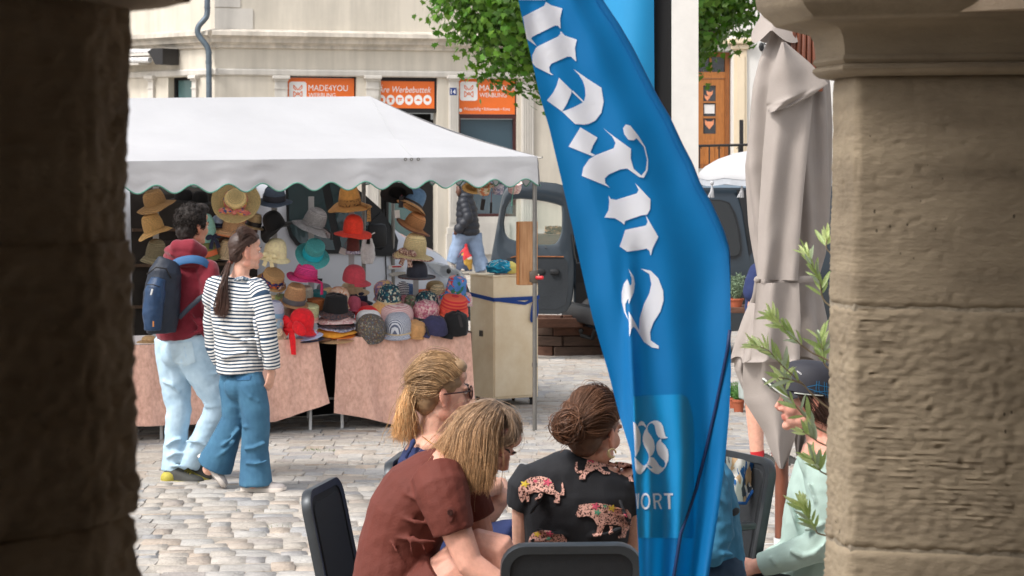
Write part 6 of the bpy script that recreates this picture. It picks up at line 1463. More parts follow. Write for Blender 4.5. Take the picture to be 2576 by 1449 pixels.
b.ell(P0(455, 636, -.11), (.13, .075, .05), rotm(0, 10, -30)); b.ell(P0(462, 652, -.08), (.16, .09, .05), rotm(0, 8, -30))
for (x0, y0, x1, y1, r_) in ((500, 800, 525, 835, .012), (470, 845, 520, 825, .014), (505, 720, 520, 790, .012), (480, 790, 515, 850, .012), (430, 640, 500, 655, .013)): b.tube([P0(x0, y0, -.16), P0((x0 + x1) / 2 + 3, (y0 + y1) / 2, -.17), P0(x1, y1, -.15)], r_, 8, round_ends=True)
solid('hoodie', b, M_maroon2, man, .009, 5, disp=wrinkle(.009, 9))
b = MB()
b.tube([P0(438, 850, .02), P0(437, 900, .03), P0(446, 1000, .05), P0(450, 1030, .05), P0(443, 1100, .06), P0(434, 1185, .06)], [(.13, .12), (.118, .115), (.09, .095), (.084, .09), (.074, .08), (.074, .08)], 16)
b.tube([P0(487, 850, -.04), P0(492, 900, -.07), P0(530, 975, -.05), P0(550, 1022, -.03), P0(520, 1085, .0), P0(474, 1168, .04)], [(.13, .12), (.122, .115), (.098, .1), (.086, .09), (.078, .082), (.072, .078)], 16)
b.ell(P0(437, 888, -.07), (.085, .08, .09)); b.ell(P0(492, 890, -.10), (.09, .08, .095)); b.tube([P0(462, 838), P0(462, 870)], [(.165, .125), (.17, .13)], 16, side=sd_)
for (x0, y0, x1, y1, d_) in ((520, 1012, 575, 1000, -.1), (516, 1022, 560, 1030, -.1), (418, 1120, 455, 1105, -.02), (420, 1150, 458, 1140, -.02), (412, 960, 450, 985, -.05), (470, 1110, 520, 1120, -.06), (430, 1172, 465, 1180, -.02), (505, 950, 545, 940, -.13)): b.tube([P0(x0, y0, d_), P0((x0 + x1) / 2, (y0 + y1) / 2 - 5, d_ - .02), P0(x1, y1, d_)], .011, 8, round_ends=True)
jn = solid('jeans', b, M_jeans, man, .009, 4, disp=wrinkle(.005, 11, zs=1.5))
bvh = BVHTree.FromObject(jn, bpy.context.evaluated_depsgraph_get())
def decal(bv, org, polys, D, out, name, mat, parent, sub=3, z=None, kind=None, dirn=None):
    "flat print or stitched patch laid onto a surface: outline points are dropped on it along the view, then lifted off it"
    mb = MB()
    for poly in polys:
        q, fs = tri_sub([z(x, y) if z else (x, y) for x, y in poly], sub + 1); pts = []; o_ = Vec((0, 0, CH))
        for x, y in q:
            t_ = V(x, y, D); d_ = (t_ - o_).normalized(); hit = bv.ray_cast(o_ + d_ * (D - 1.2) - org, d_); pts.append(t_ if hit[0] is None else hit[0] + org - d_ * out)
        mb.add(pts, fs)
    return mb.build(name, mat, parent, 180, fix=False, kind=kind)
M_jpock = mk('jeans_pocket', (186, 208, 220), .88, .14, 5, .001, 260)
decal(bvh, ORG['jeans'] if 'jeans' in ORG else ORG[jn.name], [[zD(300, 90), zD(490, 70), zD(520, 240), zD(415, 285), zD(330, 240)]], D0, .004, 'back_pocket', M_jpock, jn)
M_yshoe = mk('dark_trainer', (58, 58, 54), .7, .2, 30); M_ysole = mk('yellow_sole', (150, 140, 52), .6, .2, 20)
sh = shoe(man, P0(414, 1217, .02), P0(512, 1222, -.02), (0, 0, 1), .105, M_yshoe, M_ysole, .09)
b = MB(); b.ell(P0(425, 1203, .01) , (.055, .058, .05)); b.build('heel_panel', mk('yellow_mesh', (170, 158, 62), .7, .15, 40), sh, 60)
shoe(man, P0(452, 1178, .1), P0(526, 1216, .06), (.35, 0, .93), .10, M_yshoe, M_ysole, .09)
M_bag = mk('blue_nylon', (22, 54, 88), .55, .14, 5, .002, 60); M_bagd = mk('dark_navy_nylon', (24, 34, 50), .6, .14, 6, .002, 60); M_strap = mk('blue_strap_web', (44, 92, 138), .7, .1)
bp_ = thing('backpack', 'blue and navy backpack on the back of the man in the maroon hoodie', 'backpack', tuple(P0(410, 750, -.25)))
b = MB(); bd = -.25
b.tube([P0(405, 838, bd), P0(404, 800, bd), P0(408, 740, bd), P0(416, 685, bd), P0(426, 655, bd + .02)], [(.085, .10), (.105, .125), (.108, .13), (.095, .115), (.06, .08)], 18, side=sd_)
solid('main_bag', b, M_bagd, bp_, .009, 5, disp=wrinkle(.005, 14))
b = MB(); b.tube([P0(384, 832, bd - .12), P0(384, 790, bd - .12), P0(390, 735, bd - .12), P0(398, 700, bd - .1)], [(.055, .05), (.065, .065), (.065, .065), (.05, .045)], 16, side=sd_)
fp = solid('front_pocket', b, M_bag, bp_, .008, 5, disp=wrinkle(.004, 20))
b = MB(); b.tube([P0(366, 716, bd - .165), P0(385, 716, bd - .20), P0(402, 722, bd - .18)], .0035, 6); b.build('zip', M_black, fp, 180); b = MB(); b.tube([P0(384, 727, bd - .2), P0(380, 742, bd - .2)], .006, 6); b.build('zip_pull', M_steelw, fp, 60); b = MB(); b.tube([P0(386, 808, bd - .2), P0(386, 822, bd - .2)], .005, 6); b.build('zip_pull', M_wood, fp, 60)
b = MB(); b.tube([P0(370, 690, bd - .13), P0(392, 672, bd - .15), P0(418, 676, bd - .12), P0(430, 700, bd - .1)], .005, 6); b.build('zip', M_black, bp_, 180)
b = MB(); b.tube(smooth_path([P0(438, 664, -.22), P0(455, 656, -.22), P0(485, 652, -.22), P0(512, 658, -.2), P0(528, 672, -.16)], 4), [(.027, .006)] * 17, 10, side=(0, .35, .9)); b.build('shoulder_strap', M_strap, bp_, 60)
b = MB(); b.tube([P0(450, 800, -.24), P0(478, 772, -.23), P0(503, 750, -.20), P0(526, 736, -.2)], [(.016, .004)] * 4, 8, side=(0, .3, 1)); b.build('lower_strap', M_bagd, bp_, 60)

# ------------------------------------------------------------------ woman in the striped top
D1 = 13.25
def P1(px, py, d=0): return V(px, py, D1 + d)
def mk_ustripe(name, a, c, freq, duty):
    m = bpy.data.materials.new(name); m.use_nodes = True; N, L = nt(m); b = N['Principled BSDF']; b.inputs['Roughness'].default_value = .9
    va = N.new('ShaderNodeVertexColor'); va.layer_name = 'tint'; sp = N.new('ShaderNodeSeparateColor'); L.new(va.outputs[0], sp.inputs[0])
    mu = N.new('ShaderNodeMath'); mu.operation = 'MULTIPLY'; mu.inputs[1].default_value = freq; L.new(sp.outputs[0], mu.inputs[0]); fr = N.new('ShaderNodeMath'); fr.operation = 'FRACT'; L.new(mu.outputs[0], fr.inputs[0])
    gt = N.new('ShaderNodeMath'); gt.operation = 'GREATER_THAN'; gt.inputs[1].default_value = duty; L.new(fr.outputs[0], gt.inputs[0]); mx = N.new('ShaderNodeMix'); mx.data_type = 'RGBA'; L.new(gt.outputs[0], mx.inputs[0])
    mx.inputs[6].default_value = (*lin(a), 1); mx.inputs[7].default_value = (*lin(c), 1); L.new(mx.outputs[2], b.inputs['Base Color']); return m
M_str = mk_ustripe('breton_stripe', (38, 62, 86), (224, 222, 218), 46, .46)
M_jeans2 = mk('blue_jeans', (62, 106, 132), .88, .2, 6, .001, 260, dark=(48, 90, 120)); M_bhair = M_hairm('brown', (74, 54, 46))
wm = thing('person', 'young woman with a long brown ponytail in a striped top and wide blue jeans', 'person', tuple(P1(620, 1240)))
f1 = Vec((.93, .36, -.03)); M1 = hmat(f1, (.05, 0, 1)); C1 = P1(617, 632)
b = MB(); head_blobs(b, C1, M1, .98); b.tube([P1(602, 705), P1(607, 680), P1(612, 655)], [.060, .052, .05], 12, round_ends=True)
b.tube([P1(606, 925), P1(598, 800), P1(602, 715)], [(.12, .08), (.12, .08), (.10, .07)], 12, side=(.9, -.4, 0), round_ends=True); b.tube([P1(652, 735, -.08), P1(668, 830, -.11), P1(682, 930, -.08)], [.04, .035, .025], 10, round_ends=True)
hand_blobs(b, P1(684, 930, -.08), (-.18, .1, -1), (.75, -.6, 0), None, .95, .42, -1)
b.tube([P1(625, 940, -.04), P1(645, 1080, -.02), P1(640, 1220, .0)], [.07, .05, .04], 10, round_ends=True); b.tube([P1(585, 940, .06), P1(592, 1055, .05), P1(525, 1180, .1)], [.07, .05, .04], 10, round_ends=True)
solid('body', b, M_skin, wm, .0055, 2, tintf=face_tint(C1, M1, .98)); eyes(wm, C1, M1, .98)
b = MB(); b.ell(C1 + M1 @ Vec((0, -.018, .042)), (.074, .093, .083), M1, 22, 13); b.ell(C1 + M1 @ Vec((0, -.055, -.005)), (.062, .05, .07), M1, 16, 10); b.ell(C1 + M1 @ Vec((0, .035, .085)), (.06, .05, .04), M1, 14, 8)
hr = solid('hair', b, M_bhair, wm, .006, 2, disp=lambda co, n: .002 * noise.noise(Vec((co.x * 40, co.y * 40, co.z * 130))), tintf=lambda co: (.75, .72, .7))
def on_head(C, M, d, r, k=1.03): d = Vec(d).normalized(); return C + M @ Vec((d.x * r[0] * k, d.y * r[1] * k - .018, d.z * r[2] * k + .042))
tie1 = P1(579, 660, -.02); rH = (.082, .102, .092)
def combed(C, M, tie, r, k=1.05):
    "guide lines from the whole hairline, over the skull, to where the hair is tied"
    td = M.inverted() @ (tie - C) - Vec((0, -.018, .042)); td = Vec((td.x / r[0], td.y / r[1], td.z / r[2])).normalized(); half = [(.1, .9, .52), (.35, .86, .46), (.6, .76, .34), (.8, .58, .2), (.93, .34, .1), (.98, .1, .02), (.97, -.14, -.3), (.88, -.38, -.62), (.6, -.6, -.85), (.25, -.7, -.95)]
    out = []
    for d in [(-x, y, z) for x, y, z in reversed(half)] + half:
        d = Vec(d).normalized(); g = []
        for i in range(5): t = i / 4.4; g.append(on_head(C, M, d.lerp(td, t) + Vec((d.x * .5, 0, .9 if d.z > -.1 else -.2)) * math.sin(math.pi * t) * (.9 if d.z > .25 else .45), r, k + .03 * math.sin(math.pi * t)))
        out.append(g + [tie])
    return out
gl = combed(C1, M1, tie1, rH)
strands('combed_strands', gl, 1100, .0017, M_bhair, hr, 1, .004, ((1.3, 1.25, 1.2), (1.0, .95, .9)), .35)
pt_ = [[tie1, P1(568, 690, -.10 + x * .1), P1(562 + x * 60, 730, -.13 + x * .2), P1(560 + x * 120, 775, -.14), P1(553 + x * 60, 797, -.13)] for x in (-.15, -.05, .05, .12)]
strands('ponytail', pt_, 420, .002, M_bhair, hr, 2, .009, ((1.1, 1.05, 1), (1.5, 1.25, 1.1)), .35, frizz=.02)
b = MB(); b.ell(tie1, (.02, .02, .014)); b.build('hair_tie', mk('brown_band', (120, 70, 56), .7), hr, 60)
b = MB(); sv = (.92, -.38, 0)
b.tube([P1(606, 938), P1(605, 925), P1(598, 850), P1(594, 775), P1(598, 728), P1(603, 700)], [(.148, .135), (.156, .14), (.152, .13), (.168, .135), (.165, .115), (.085, .08)], 22, side=sv)
b.tube([P1(545, 725, .06), P1(540, 750, .08)], [.08, .08], 12, round_ends=True); b.tube([P1(645, 728, -.06), P1(655, 760, -.08)], [.075, .075], 12, round_ends=True)
for (x0, y0, x1, y1) in ((560, 900, 620, 885), (640, 800, 655, 900), (600, 860, 650, 850), (550, 820, 600, 850)): b.tube([P1(x0, y0, -.13), P1((x0 + x1) / 2, (y0 + y1) / 2, -.15), P1(x1, y1, -.14)], .012, 8, round_ends=True)
cx1 = P1(598, 800).x
def stu(co):
    u = co.z - .9 * max(0, abs(co.x - cx1) - .07) ** 1.6 * (co.z > 1.15) + .012 * noise.noise(co * 6) + .03 * (co.x - cx1); return (u, 0, 0)
solid('striped_top', b, M_str, wm, .0075, 4, disp=wrinkle(.007, 10), tintf=stu)
def sleeve(name, pts, rad, parent, mat, uf=True, vox=.007, seed=0, dis=.005):
    b = MB(); b.tube(pts, rad, 16, round_ends=False); cum = [0]
    for i in range(1, len(pts)): cum.append(cum[-1] + (Vec(pts[i]) - Vec(pts[i - 1])).length)
    def tf_(co):
        best = (1e9, 0)
        for i in range(len(pts) - 1):
            p, q = Vec(pts[i]), Vec(pts[i + 1]); d = q - p; t = max(-9 if i == 0 else 0, min(1, (co - p).dot(d) / d.length_squared)); e = (co - p - d * t).length
            if e < best[0]: best = (e, cum[i] + t * d.length)
        return (best[1], 0, 0)
    return solid(name, b, mat, parent, vox, 3, disp=wrinkle(dis, 14), tintf=tf_ if uf else None)
sleeve('sleeve', [P1(640, 715, -.06), P1(655, 745, -.10), P1(668, 800, -.12), P1(674, 850, -.12), P1(682, 900, -.1), P1(685, 928, -.09)], [.058, .063, .062, .060, .055, .048], wm, M_str)
sleeve('sleeve', [P1(556, 718, .06), P1(541, 750, .1), P1(534, 810, .14), P1(538, 870, .17), P1(556, 910, .2)], [.056, .062, .06, .056, .05], wm, M_str)
b = MB(); b.tube([P1(628, 705, -.06), P1(612, 700, -.09), P1(598, 702, -.09), P1(588, 708, -.06)], .014, 8); lace = b.build('lace_collar', mk_pattern('lace', [(90, 112, 130), (200, 200, 200), (60, 80, 100)], 160), wm, 60)
b = MB()
b.tube([P1(622, 925, -.02), P1(630, 968, -.05), P1(642, 1030, -.04), P1(645, 1075, -.03), P1(640, 1130, -.01), P1(643, 1185, .0), P1(644, 1220, .0)], [(.085, .085), (.094, .10), (.092, .1), (.087, .09), (.085, .09), (.098, .105), (.104, .112)], 18, side=(1, 0, 0))
b.tube([P1(590, 925, .05), P1(588, 968, .06), P1(592, 1020, .05), P1(590, 1055, .06), P1(572, 1095, .08), P1(554, 1140, .10), P1(540, 1172, .12)], [(.085, .085), (.094, .10), (.085, .1), (.082, .09), (.085, .09), (.104, .108), (.116, .116)], 18, side=(1, 0, 0))
b.ell(P1(600, 972, -.03), (.09, .09, .09)); b.ell(P1(630, 972, -.06), (.085, .085, .09))
for (x0, y0, x1, y1, d_) in ((612, 1075, 660, 1060, -.1), (615, 1130, 665, 1115, -.1), (620, 1165, 670, 1160, -.1), (560, 1120, 600, 1080, -.02), (545, 1150, 590, 1110, -.0), (610, 980, 650, 1010, -.13)): b.tube([P1(x0, y0, d_), P1((x0 + x1) / 2, (y0 + y1) / 2 + 4, d_ - .015), P1(x1, y1, d_)], .010, 8, round_ends=True)
j2 = solid('jeans', b, M_jeans2, wm, .008, 4, disp=wrinkle(.004, 11, zs=.7))
bv2 = BVHTree.FromObject(j2, bpy.context.evaluated_depsgraph_get()); decal(bv2, ORG[j2.name], [[zD(850, 362), zD(985, 350), zD(975, 388), zD(865, 394)]], D1, .005, 'back_pocket', mk('jeans_pocket2', (48, 96, 134), .88, .2, 8), j2)
M_gshoe = mk('grey_trainer', (168, 160, 156), .8, .12, 40); M_wsole = mk('off_white_sole', (214, 204, 194), .6, .08)
shoe(wm, P1(612, 1238, .03), P1(718, 1238, -.04), (0, 0, 1), .10, M_gshoe, M_wsole, .075); shoe(wm, P1(497, 1152, .12), P1(560, 1230, .06), (.82, .2, .45), .10, M_gshoe, M_wsole, .08)

# ------------------------------------------------------------------ seated: blond ponytail, navy shirt
D2 = 7.9
def P2(px, py, d=0): return V(px, py, D2 + d)
M_navy = mk('navy_cotton', (34, 46, 88), .9, .12, 6, .001, 200); M_blond = M_hairm('blond', (166, 136, 102))
bl = thing('person', 'seated woman with a blond ponytail, round sunglasses and a navy shirt', 'person', tuple(P2(1090, 1480)))
f2 = Vec((.96, .26, -.02)); M2 = hmat(f2, (.06, 0, 1)); C2 = P2(1111, 985)
b = MB(); head_blobs(b, C2, M2, 1.0); b.tube([P2(1080, 1110), P2(1092, 1070), P2(1102, 1030)], [.062, .054, .052], 14, round_ends=True); b.tube([P2(1080, 1440), P2(1075, 1300), P2(1075, 1150)], [(.15, .11), (.14, .10), (.13, .09)], 14, side=(0, 1, 0), round_ends=True); b.ell(P2(1080, 1115), (.08, .13, .05))
b.tube([P2(1085, 1160, -.17), P2(1120, 1275, -.2), P2(1245, 1222, -.05)], [.045, .04, .034], 12, round_ends=True); b.tube([P2(1100, 1160, .17), P2(1150, 1262, .17), P2(1262, 1225, .02), P2(1262, 1252, -.02)], [.045, .042, .038, .032], 12, round_ends=True)
hand_blobs(b, P2(1264, 1258, -.02), (-.65, -.25, -.7), (.5, -.75, .3), None, .95, .55, 1)
b.tube([P2(1090, 1430, -.1), P2(1268, 1345, -.1), P2(1292, 1640, -.1)], [.075, .052, .045], 12, round_ends=True); b.tube([P2(1090, 1430, .1), P2(1262, 1350, .12), P2(1280, 1640, .12)], [.075, .052, .045], 12, round_ends=True)
solid('body', b, M_skin, bl, .0045, 2, tintf=face_tint(C2, M2, 1.0)); eyes(bl, C2, M2, 1.0, sides=(1, -1))
b = MB(); b.ell(C2 + M2 @ Vec((0, -.018, .042)), (.080, .100, .090), M2, 22, 13); b.ell(C2 + M2 @ Vec((0, -.06, -.015)), (.064, .052, .075), M2, 16, 10); b.ell(C2 + M2 @ Vec((0, .045, .090)), (.058, .050, .036), M2, 14, 8)
hr = solid('hair', b, M_blond, bl, .005, 2, disp=lambda co, n: .0022 * noise.noise(Vec((co.x * 36, co.y * 36, co.z * 110))), tintf=lambda co: (.92, .9, .88))
tie2 = P2(1050, 964, -.02); gl = combed(C2, M2, tie2, rH)
strands('combed_strands', gl, 2600, .001, M_blond, hr, 3, .005, ((1.15, 1.1, 1.02), (1.0, .95, .88)), .45, wave=.006)
pt_ = [[tie2, P2(1030 + x * 60, 985, -.03 + y * .5), P2(1018 + x * 150, 1035, -.04 + y), P2(1014 + x * 260, 1080, -.04 + y), P2(1010 + x * 330, 1110 - abs(x) * 60, -.03 + y)] for x, y in ((-.06, 0), (-.03, -.03), (.0, -.05), (.04, -.04), (.08, 0), (.11, .02))]
strands('ponytail', pt_, 1500, .001, M_blond, hr, 4, .008, ((1.5, 1.4, 1.2), (2.2, 2.0, 1.65)), .35, frizz=.035)
b = MB(); b.lathe([(.012, -.008), (.019, -.006), (.019, .006), (.012, .008)], 12, tie2, rotm(0, 70, 0)); b.build('hair_tie', M_black, hr, 60)
gls = thing('sunglasses', 'round dark framed sunglasses worn by the blond ponytailed woman', 'sunglasses', tuple(C2))
M_tort = mk('dark_tortoise', (58, 28, 24), .3, .2, 60); M_lens = mk_glass('amber_lens', (120, 74, 50), .05, .8)
for sx in (1, -1):
    b = MB(); c = C2 + M2 @ Vec((sx * .033, .104, .000)); b.tube([c + M2 @ Vec((.024 * math.cos(k * .5236), 0, .024 * math.sin(k * .5236))) for k in range(13)], .0028, 6); rm = b.build('rim', M_tort, gls, 180)
    b = MB(); b.add([c + M2 @ Vec((.023 * math.cos(k * .5236), .0, .023 * math.sin(k * .5236))) for k in range(12)], [tuple(range(12))]); b.build('lens', M_lens, rm, fix=False)
    b = MB(); b.tube([C2 + M2 @ Vec((sx * .060, .098, .008)), C2 + M2 @ Vec((sx * .084, .03, .004)), C2 + M2 @ Vec((sx * .084, -.012, .0)), C2 + M2 @ Vec((sx * .080, -.03, -.015))], .003, 6); b.build('temple', M_tort, gls, 180)
b = MB(); b.tube([C2 + M2 @ Vec((x, .108, .006)) for x in (-.010, 0, .010)], .0025, 6); b.build('bridge', M_tort, gls, 180)
b = MB(); b.tube([P2(1062, 1098, -.09), P2(1090, 1118, -.14), P2(1112, 1108, -.12), P2(1122, 1092, -.06)], .0016, 5); b.build('necklace', mk('gold', (206, 160, 86), .3, .05, metal=.9), bl, 180)
b = MB()
b.tube([P2(1080, 1440), P2(1072, 1350), P2(1074, 1240), P2(1080, 1165), P2(1085, 1122), P2(1088, 1100)], [(.17, .135), (.165, .13), (.19, .135), (.185, .115), (.13, .085), (.085, .070)], 22, side=(0, 1, 0))
b.tube([P2(1072, 1150, -.16), P2(1082, 1215, -.2), P2(1108, 1262, -.2)], [.072, .066, .058], 14); b.tube([P2(1090, 1150, .16), P2(1120, 1215, .18), P2(1140, 1250, .18)], [.07, .064, .056], 14)
for (x0, y0, x1, y1) in ((1010, 1160, 1060, 1200), (1005, 1200, 1050, 1215), (1040, 1110, 1020, 1150)): b.tube([P2(x0, y0, -.12), P2((x0 + x1) / 2, (y0 + y1) / 2 + 3, -.15), P2(x1, y1, -.14)], .009, 8, round_ends=True)
solid('navy_shirt', b, M_navy, bl, .007, 3, disp=wrinkle(.005, 13))
b = MB(); b.tube([P2(1085, 1425, -.1), P2(1180, 1385, -.1), P2(1268, 1345, -.1), P2(1285, 1450, -.1), P2(1292, 1640, -.1)], [.10, .088, .072, .066, .06], 16, round_ends=True); b.tube([P2(1085, 1430, .1), P2(1262, 1350, .12), P2(1282, 1640, .12)], [.10, .072, .06], 16, round_ends=True); b.ell(P2(1080, 1435), (.15, .18, .1)); solid('navy_trousers', b, M_navy, bl, .008, 3, disp=wrinkle(.006, 12))

# ------------------------------------------------------------------ seated: brown dress, bending forward
D3 = 6.6
def P3(px, py, d=0): return V(px, py, D3 + d)
M_brown = mk('rust_brown_cotton', (98, 41, 29), .8, .1, 5, .0014, 160); M_lhair = M_hairm('light_brown', (150, 126, 104))
bw = thing('person', 'woman in a rust brown dress bending forward, her light brown bob hanging down', 'person', tuple(P3(1000, 1640)))
f3 = Vec((.72, -.42, -.55)); M3 = hmat(f3, (.62, -.05, .75)); C3 = P3(1223, 1108, -.02)
b = MB(); head_blobs(b, C3, M3, .96); b.tube([P3(1128, 1170), P3(1165, 1145), P3(1195, 1120)], [.062, .055, .052], 14, round_ends=True)
b.tube([P3(1000, 1640), P3(1005, 1400), P3(1110, 1190)], [(.14, .11), (.13, .10), (.12, .08)], 14, side=(.1, 1, 0), round_ends=True)
b.tube([P3(1120, 1225, -.17), P3(1150, 1340, -.21), P3(1182, 1418, -.23), P3(1240, 1462, -.24), P3(1335, 1500, -.22)], [.052, .047, .042, .040, .028], 14, round_ends=True); hand_blobs(b, P3(1338, 1502, -.22), (.95, 0, -.3), (.2, -.4, .9), None, .95, .3, 1)
b.tube([P3(1160, 1205, .17), P3(1205, 1330, .17), P3(1225, 1420, .12), P3(1330, 1490, 0)], [.05, .044, .04, .028], 14, round_ends=True); hand_blobs(b, P3(1333, 1492, 0), (.95, 0, -.3), (.2, -.4, .9), None, .95, .3, -1)
b.tube([P3(1010, 1610, -.10), P3(1110, 1480, -.11), P3(1190, 1408, -.11), P3(1222, 1384, -.11), P3(1242, 1388, -.11), P3(1252, 1416, -.11), P3(1255, 1460, -.11), P3(1252, 1560, -.11), P3(1258, 1830, -.10)], [.095, .095, .084, .072, .070, .068, .064, .062, .036], 16, round_ends=True); b.tube([P3(1010, 1610, .10), P3(1225, 1400, .12), P3(1252, 1830, .12)], [.095, .066, .036], 14, round_ends=True)
for d_ in (-.1, .12): b.tube([P3(1245, 1838, d_), P3(1345, 1850, d_ - .03)], [.036, .028], 10, round_ends=True)
solid('body', b, M_skin2, bw, .0045, 2, tintf=face_tint(C3, M3, .96)); eyes(bw, C3, M3, .96, closed=True)
b = MB(); b.ell(C3 + M3 @ Vec((0, -.020, .038)), (.077, .093, .086), M3, 22, 13); b.ell(C3 + M3 @ Vec((0, -.058, -.01)), (.070, .052, .075), M3, 16, 10)
b.tube([P3(1188, 1075, -.03), P3(1172, 1130, -.05), P3(1178, 1190, -.08), P3(1192, 1225, -.09)], [(.06, .05), (.062, .05), (.048, .03), (.034, .014)], 14, side=(1, 0, 0), round_ends=True)
hr = solid('hair', b, M_lhair, bw, .005, 3, disp=lambda co, n: .0012 * noise.noise(Vec((co.x * 55, co.y * 55, co.z * 9))), tintf=lambda co: (.72, .70, .66))
# guide lines run from the parting, over the skull, then hang straight down
gl = []
tips = [(1230, 1205, -.125), (1236, 1236, -.13), (1222, 1246, -.135), (1200, 1248, -.135), (1178, 1244, -.13), (1158, 1226, -.12), (1140, 1200, -.10), (1120, 1172, -.07), (1098, 1154, -.03), (1080, 1144, .02)]
mids = [(1247, 1096, -.115), (1240, 1090, -.12), (1234, 1084, -.125), (1216, 1084, -.13), (1198, 1084, -.125), (1180, 1084, -.115), (1163, 1082, -.09), (1150, 1078, -.06), (1145, 1072, -.02), (1146, 1068, .03)]
root = [(1270, 1036, -.05), (1264, 1030, -.055), (1258, 1026, -.055), (1252, 1022, -.05), (1246, 1018, -.045), (1238, 1015, -.04), (1228, 1014, -.03), (1218, 1016, -.01), (1210, 1018, .02), (1208, 1020, .05)]
for r0, r1, t in zip(root, mids, tips): gl.append([P3(*r0), P3(lerp(r0[0], r1[0], .5), lerp(r0[1], r1[1], .42) - 4, lerp(r0[2], r1[2], .7) - .016), P3(r1[0], r1[1], r1[2] - .012), P3(lerp(r1[0], t[0], .5), lerp(r1[1], t[1], .5), lerp(r1[2], t[2], .5) - .016), P3(*t)])
strands('hanging_strands', gl, 3800, .0009, M_lhair, hr, 6, .006, ((.85, .82, .8), (1.9, 1.6, 1.15)), .5, frizz=.016)
g2 = [[P3(1246 + i * 6, 1016 + i * 3, -.045 + i * .012), P3(1276 + i * 7, 1038 + i * 5, -.085 + i * .022), P3(1290 + i * 4, 1072 + i * 5, -.105 + i * .022), P3(1280 + i * 3, 1102 + i * 2, -.118 + i * .018), P3(1246 - i * 3, 1114 + i * 1, -.128 + i * .006)] for i in range(5)]
strands('fringe_strands', g2, 1300, .0009, M_lhair, hr, 7, .005, ((.85, .82, .8), (1.0, .94, .86)), .35)
g3 = [[P3(x, y, d_) for x, y, d_ in ((1236, 1013, -.03 + k * .02), (1200, 1022, -.05 + k * .03), (1170, 1042, -.06 + k * .035), (1148, 1080, -.055 + k * .03), (1098, 1140 + k * 4, -.03 + k * .015))] for k in range(5)]
strands('back_strands', g3, 1000, .001, M_lhair, hr, 8, .007, ((.85, .8, .76), (1.9, 1.6, 1.2)), .5, frizz=.02)
b = MB(); sB = (.12, 1, 0)
b.tube([P3(1000, 1650), P3(998, 1560), P3(1000, 1449), P3(1006, 1370), P3(1030, 1290), P3(1062, 1230), P3(1098, 1192), P3(1128, 1172)], [(.20, .165), (.19, .155), (.175, .138), (.165, .125), (.178, .13), (.182, .118), (.15, .085), (.09, .07)], 24, side=sB)
b.tube([P3(1098, 1196, -.13), P3(1112, 1235, -.175), P3(1128, 1290, -.205), P3(1142, 1338, -.21)], [.082, .085, .072, .064], 16); b.tube([P3(1130, 1186, .13), P3(1172, 1240, .17), P3(1200, 1305, .17)], [.08, .078, .064], 16)
b.tube([P3(1000, 1620, -.09), P3(1060, 1520, -.11), P3(1130, 1462, -.12)], [.13, .115, .108], 16); b.tube([P3(1000, 1620, .09), P3(1130, 1480, .12)], [.13, .105], 16)
b.tube([P3(1112, 1150, -.05), P3(1130, 1170, -.085), P3(1155, 1185, -.08), P3(1170, 1190, -.02)], [.016, .022, .022, .014], 8, round_ends=True)
for (x0, y0, x1, y1, d0, d1, r_) in ((928, 1318, 1000, 1340, -.05, -.17, .008), (930, 1330, 1045, 1352, -.05, -.19, .009), (1000, 1352, 1100, 1362, -.17, -.20, .009), (1005, 1300, 1085, 1318, -.17, -.2, .010), (985, 1365, 1010, 1400, -.17, -.18, .008), (1030, 1360, 1040, 1400, -.19, -.19, .007), (1060, 1362, 1075, 1395, -.19, -.19, .007), (1090, 1290, 1150, 1310, -.24, -.26, .009), (1080, 1260, 1150, 1290, -.23, -.26, .010), (1055, 1250, 1110, 1200, -.17, -.21, .007), (1015, 1240, 1075, 1262, -.17, -.2, .008), (945, 1340, 960, 1420, -.13, -.13, .009), (1108, 1348, 1176, 1320, -.26, -.26, .007)): b.tube([P3(x0, y0, d0), P3((x0 + x1) / 2, (y0 + y1) / 2 + 3, (d0 + d1) / 2 - .008), P3(x1, y1, d1)], [r_ * .45, r_ * .85, r_ * .4], 8, round_ends=True)
ds = solid('dress', b, M_brown, bw, .0055, 3, disp=lambda co, n: .003 * noise.noise(Vec((co.x * 9 + co.z * 5, co.y * 12, co.z * 16 - co.x * 8))) + .002 * noise.noise(Vec((co.x * 26 + co.z * 10, co.y * 26, co.z * 40 - co.x * 22))))
bv3 = BVHTree.FromObject(ds, bpy.context.evaluated_depsgraph_get()); tb3 = decal(bv3, ORG[ds.name], [[zE(1056, 1020), zE(1100, 1015), zE(1104, 1060), zE(1082, 1105), zE(1058, 1105)]], D3, .006, 'sleeve_tab', mk('rust_tab', (96, 42, 32), .75, .1), ds)
c = bv3.ray_cast(Vec((0, 0, CH)) - ORG[ds.name], (P3(*zE(1076, 1043)) - Vec((0, 0, CH))).normalized())
if c[0] is not None: b = MB(); b.lathe([(0, -.004), (.008, -.003), (.009, .001), (.005, .002), (0, .0)], 14, c[0] + ORG[ds.name] - Vec((0, .012, 0)), rotm(90, 0, 0)); b.build('button', M_tort, ds, 60)

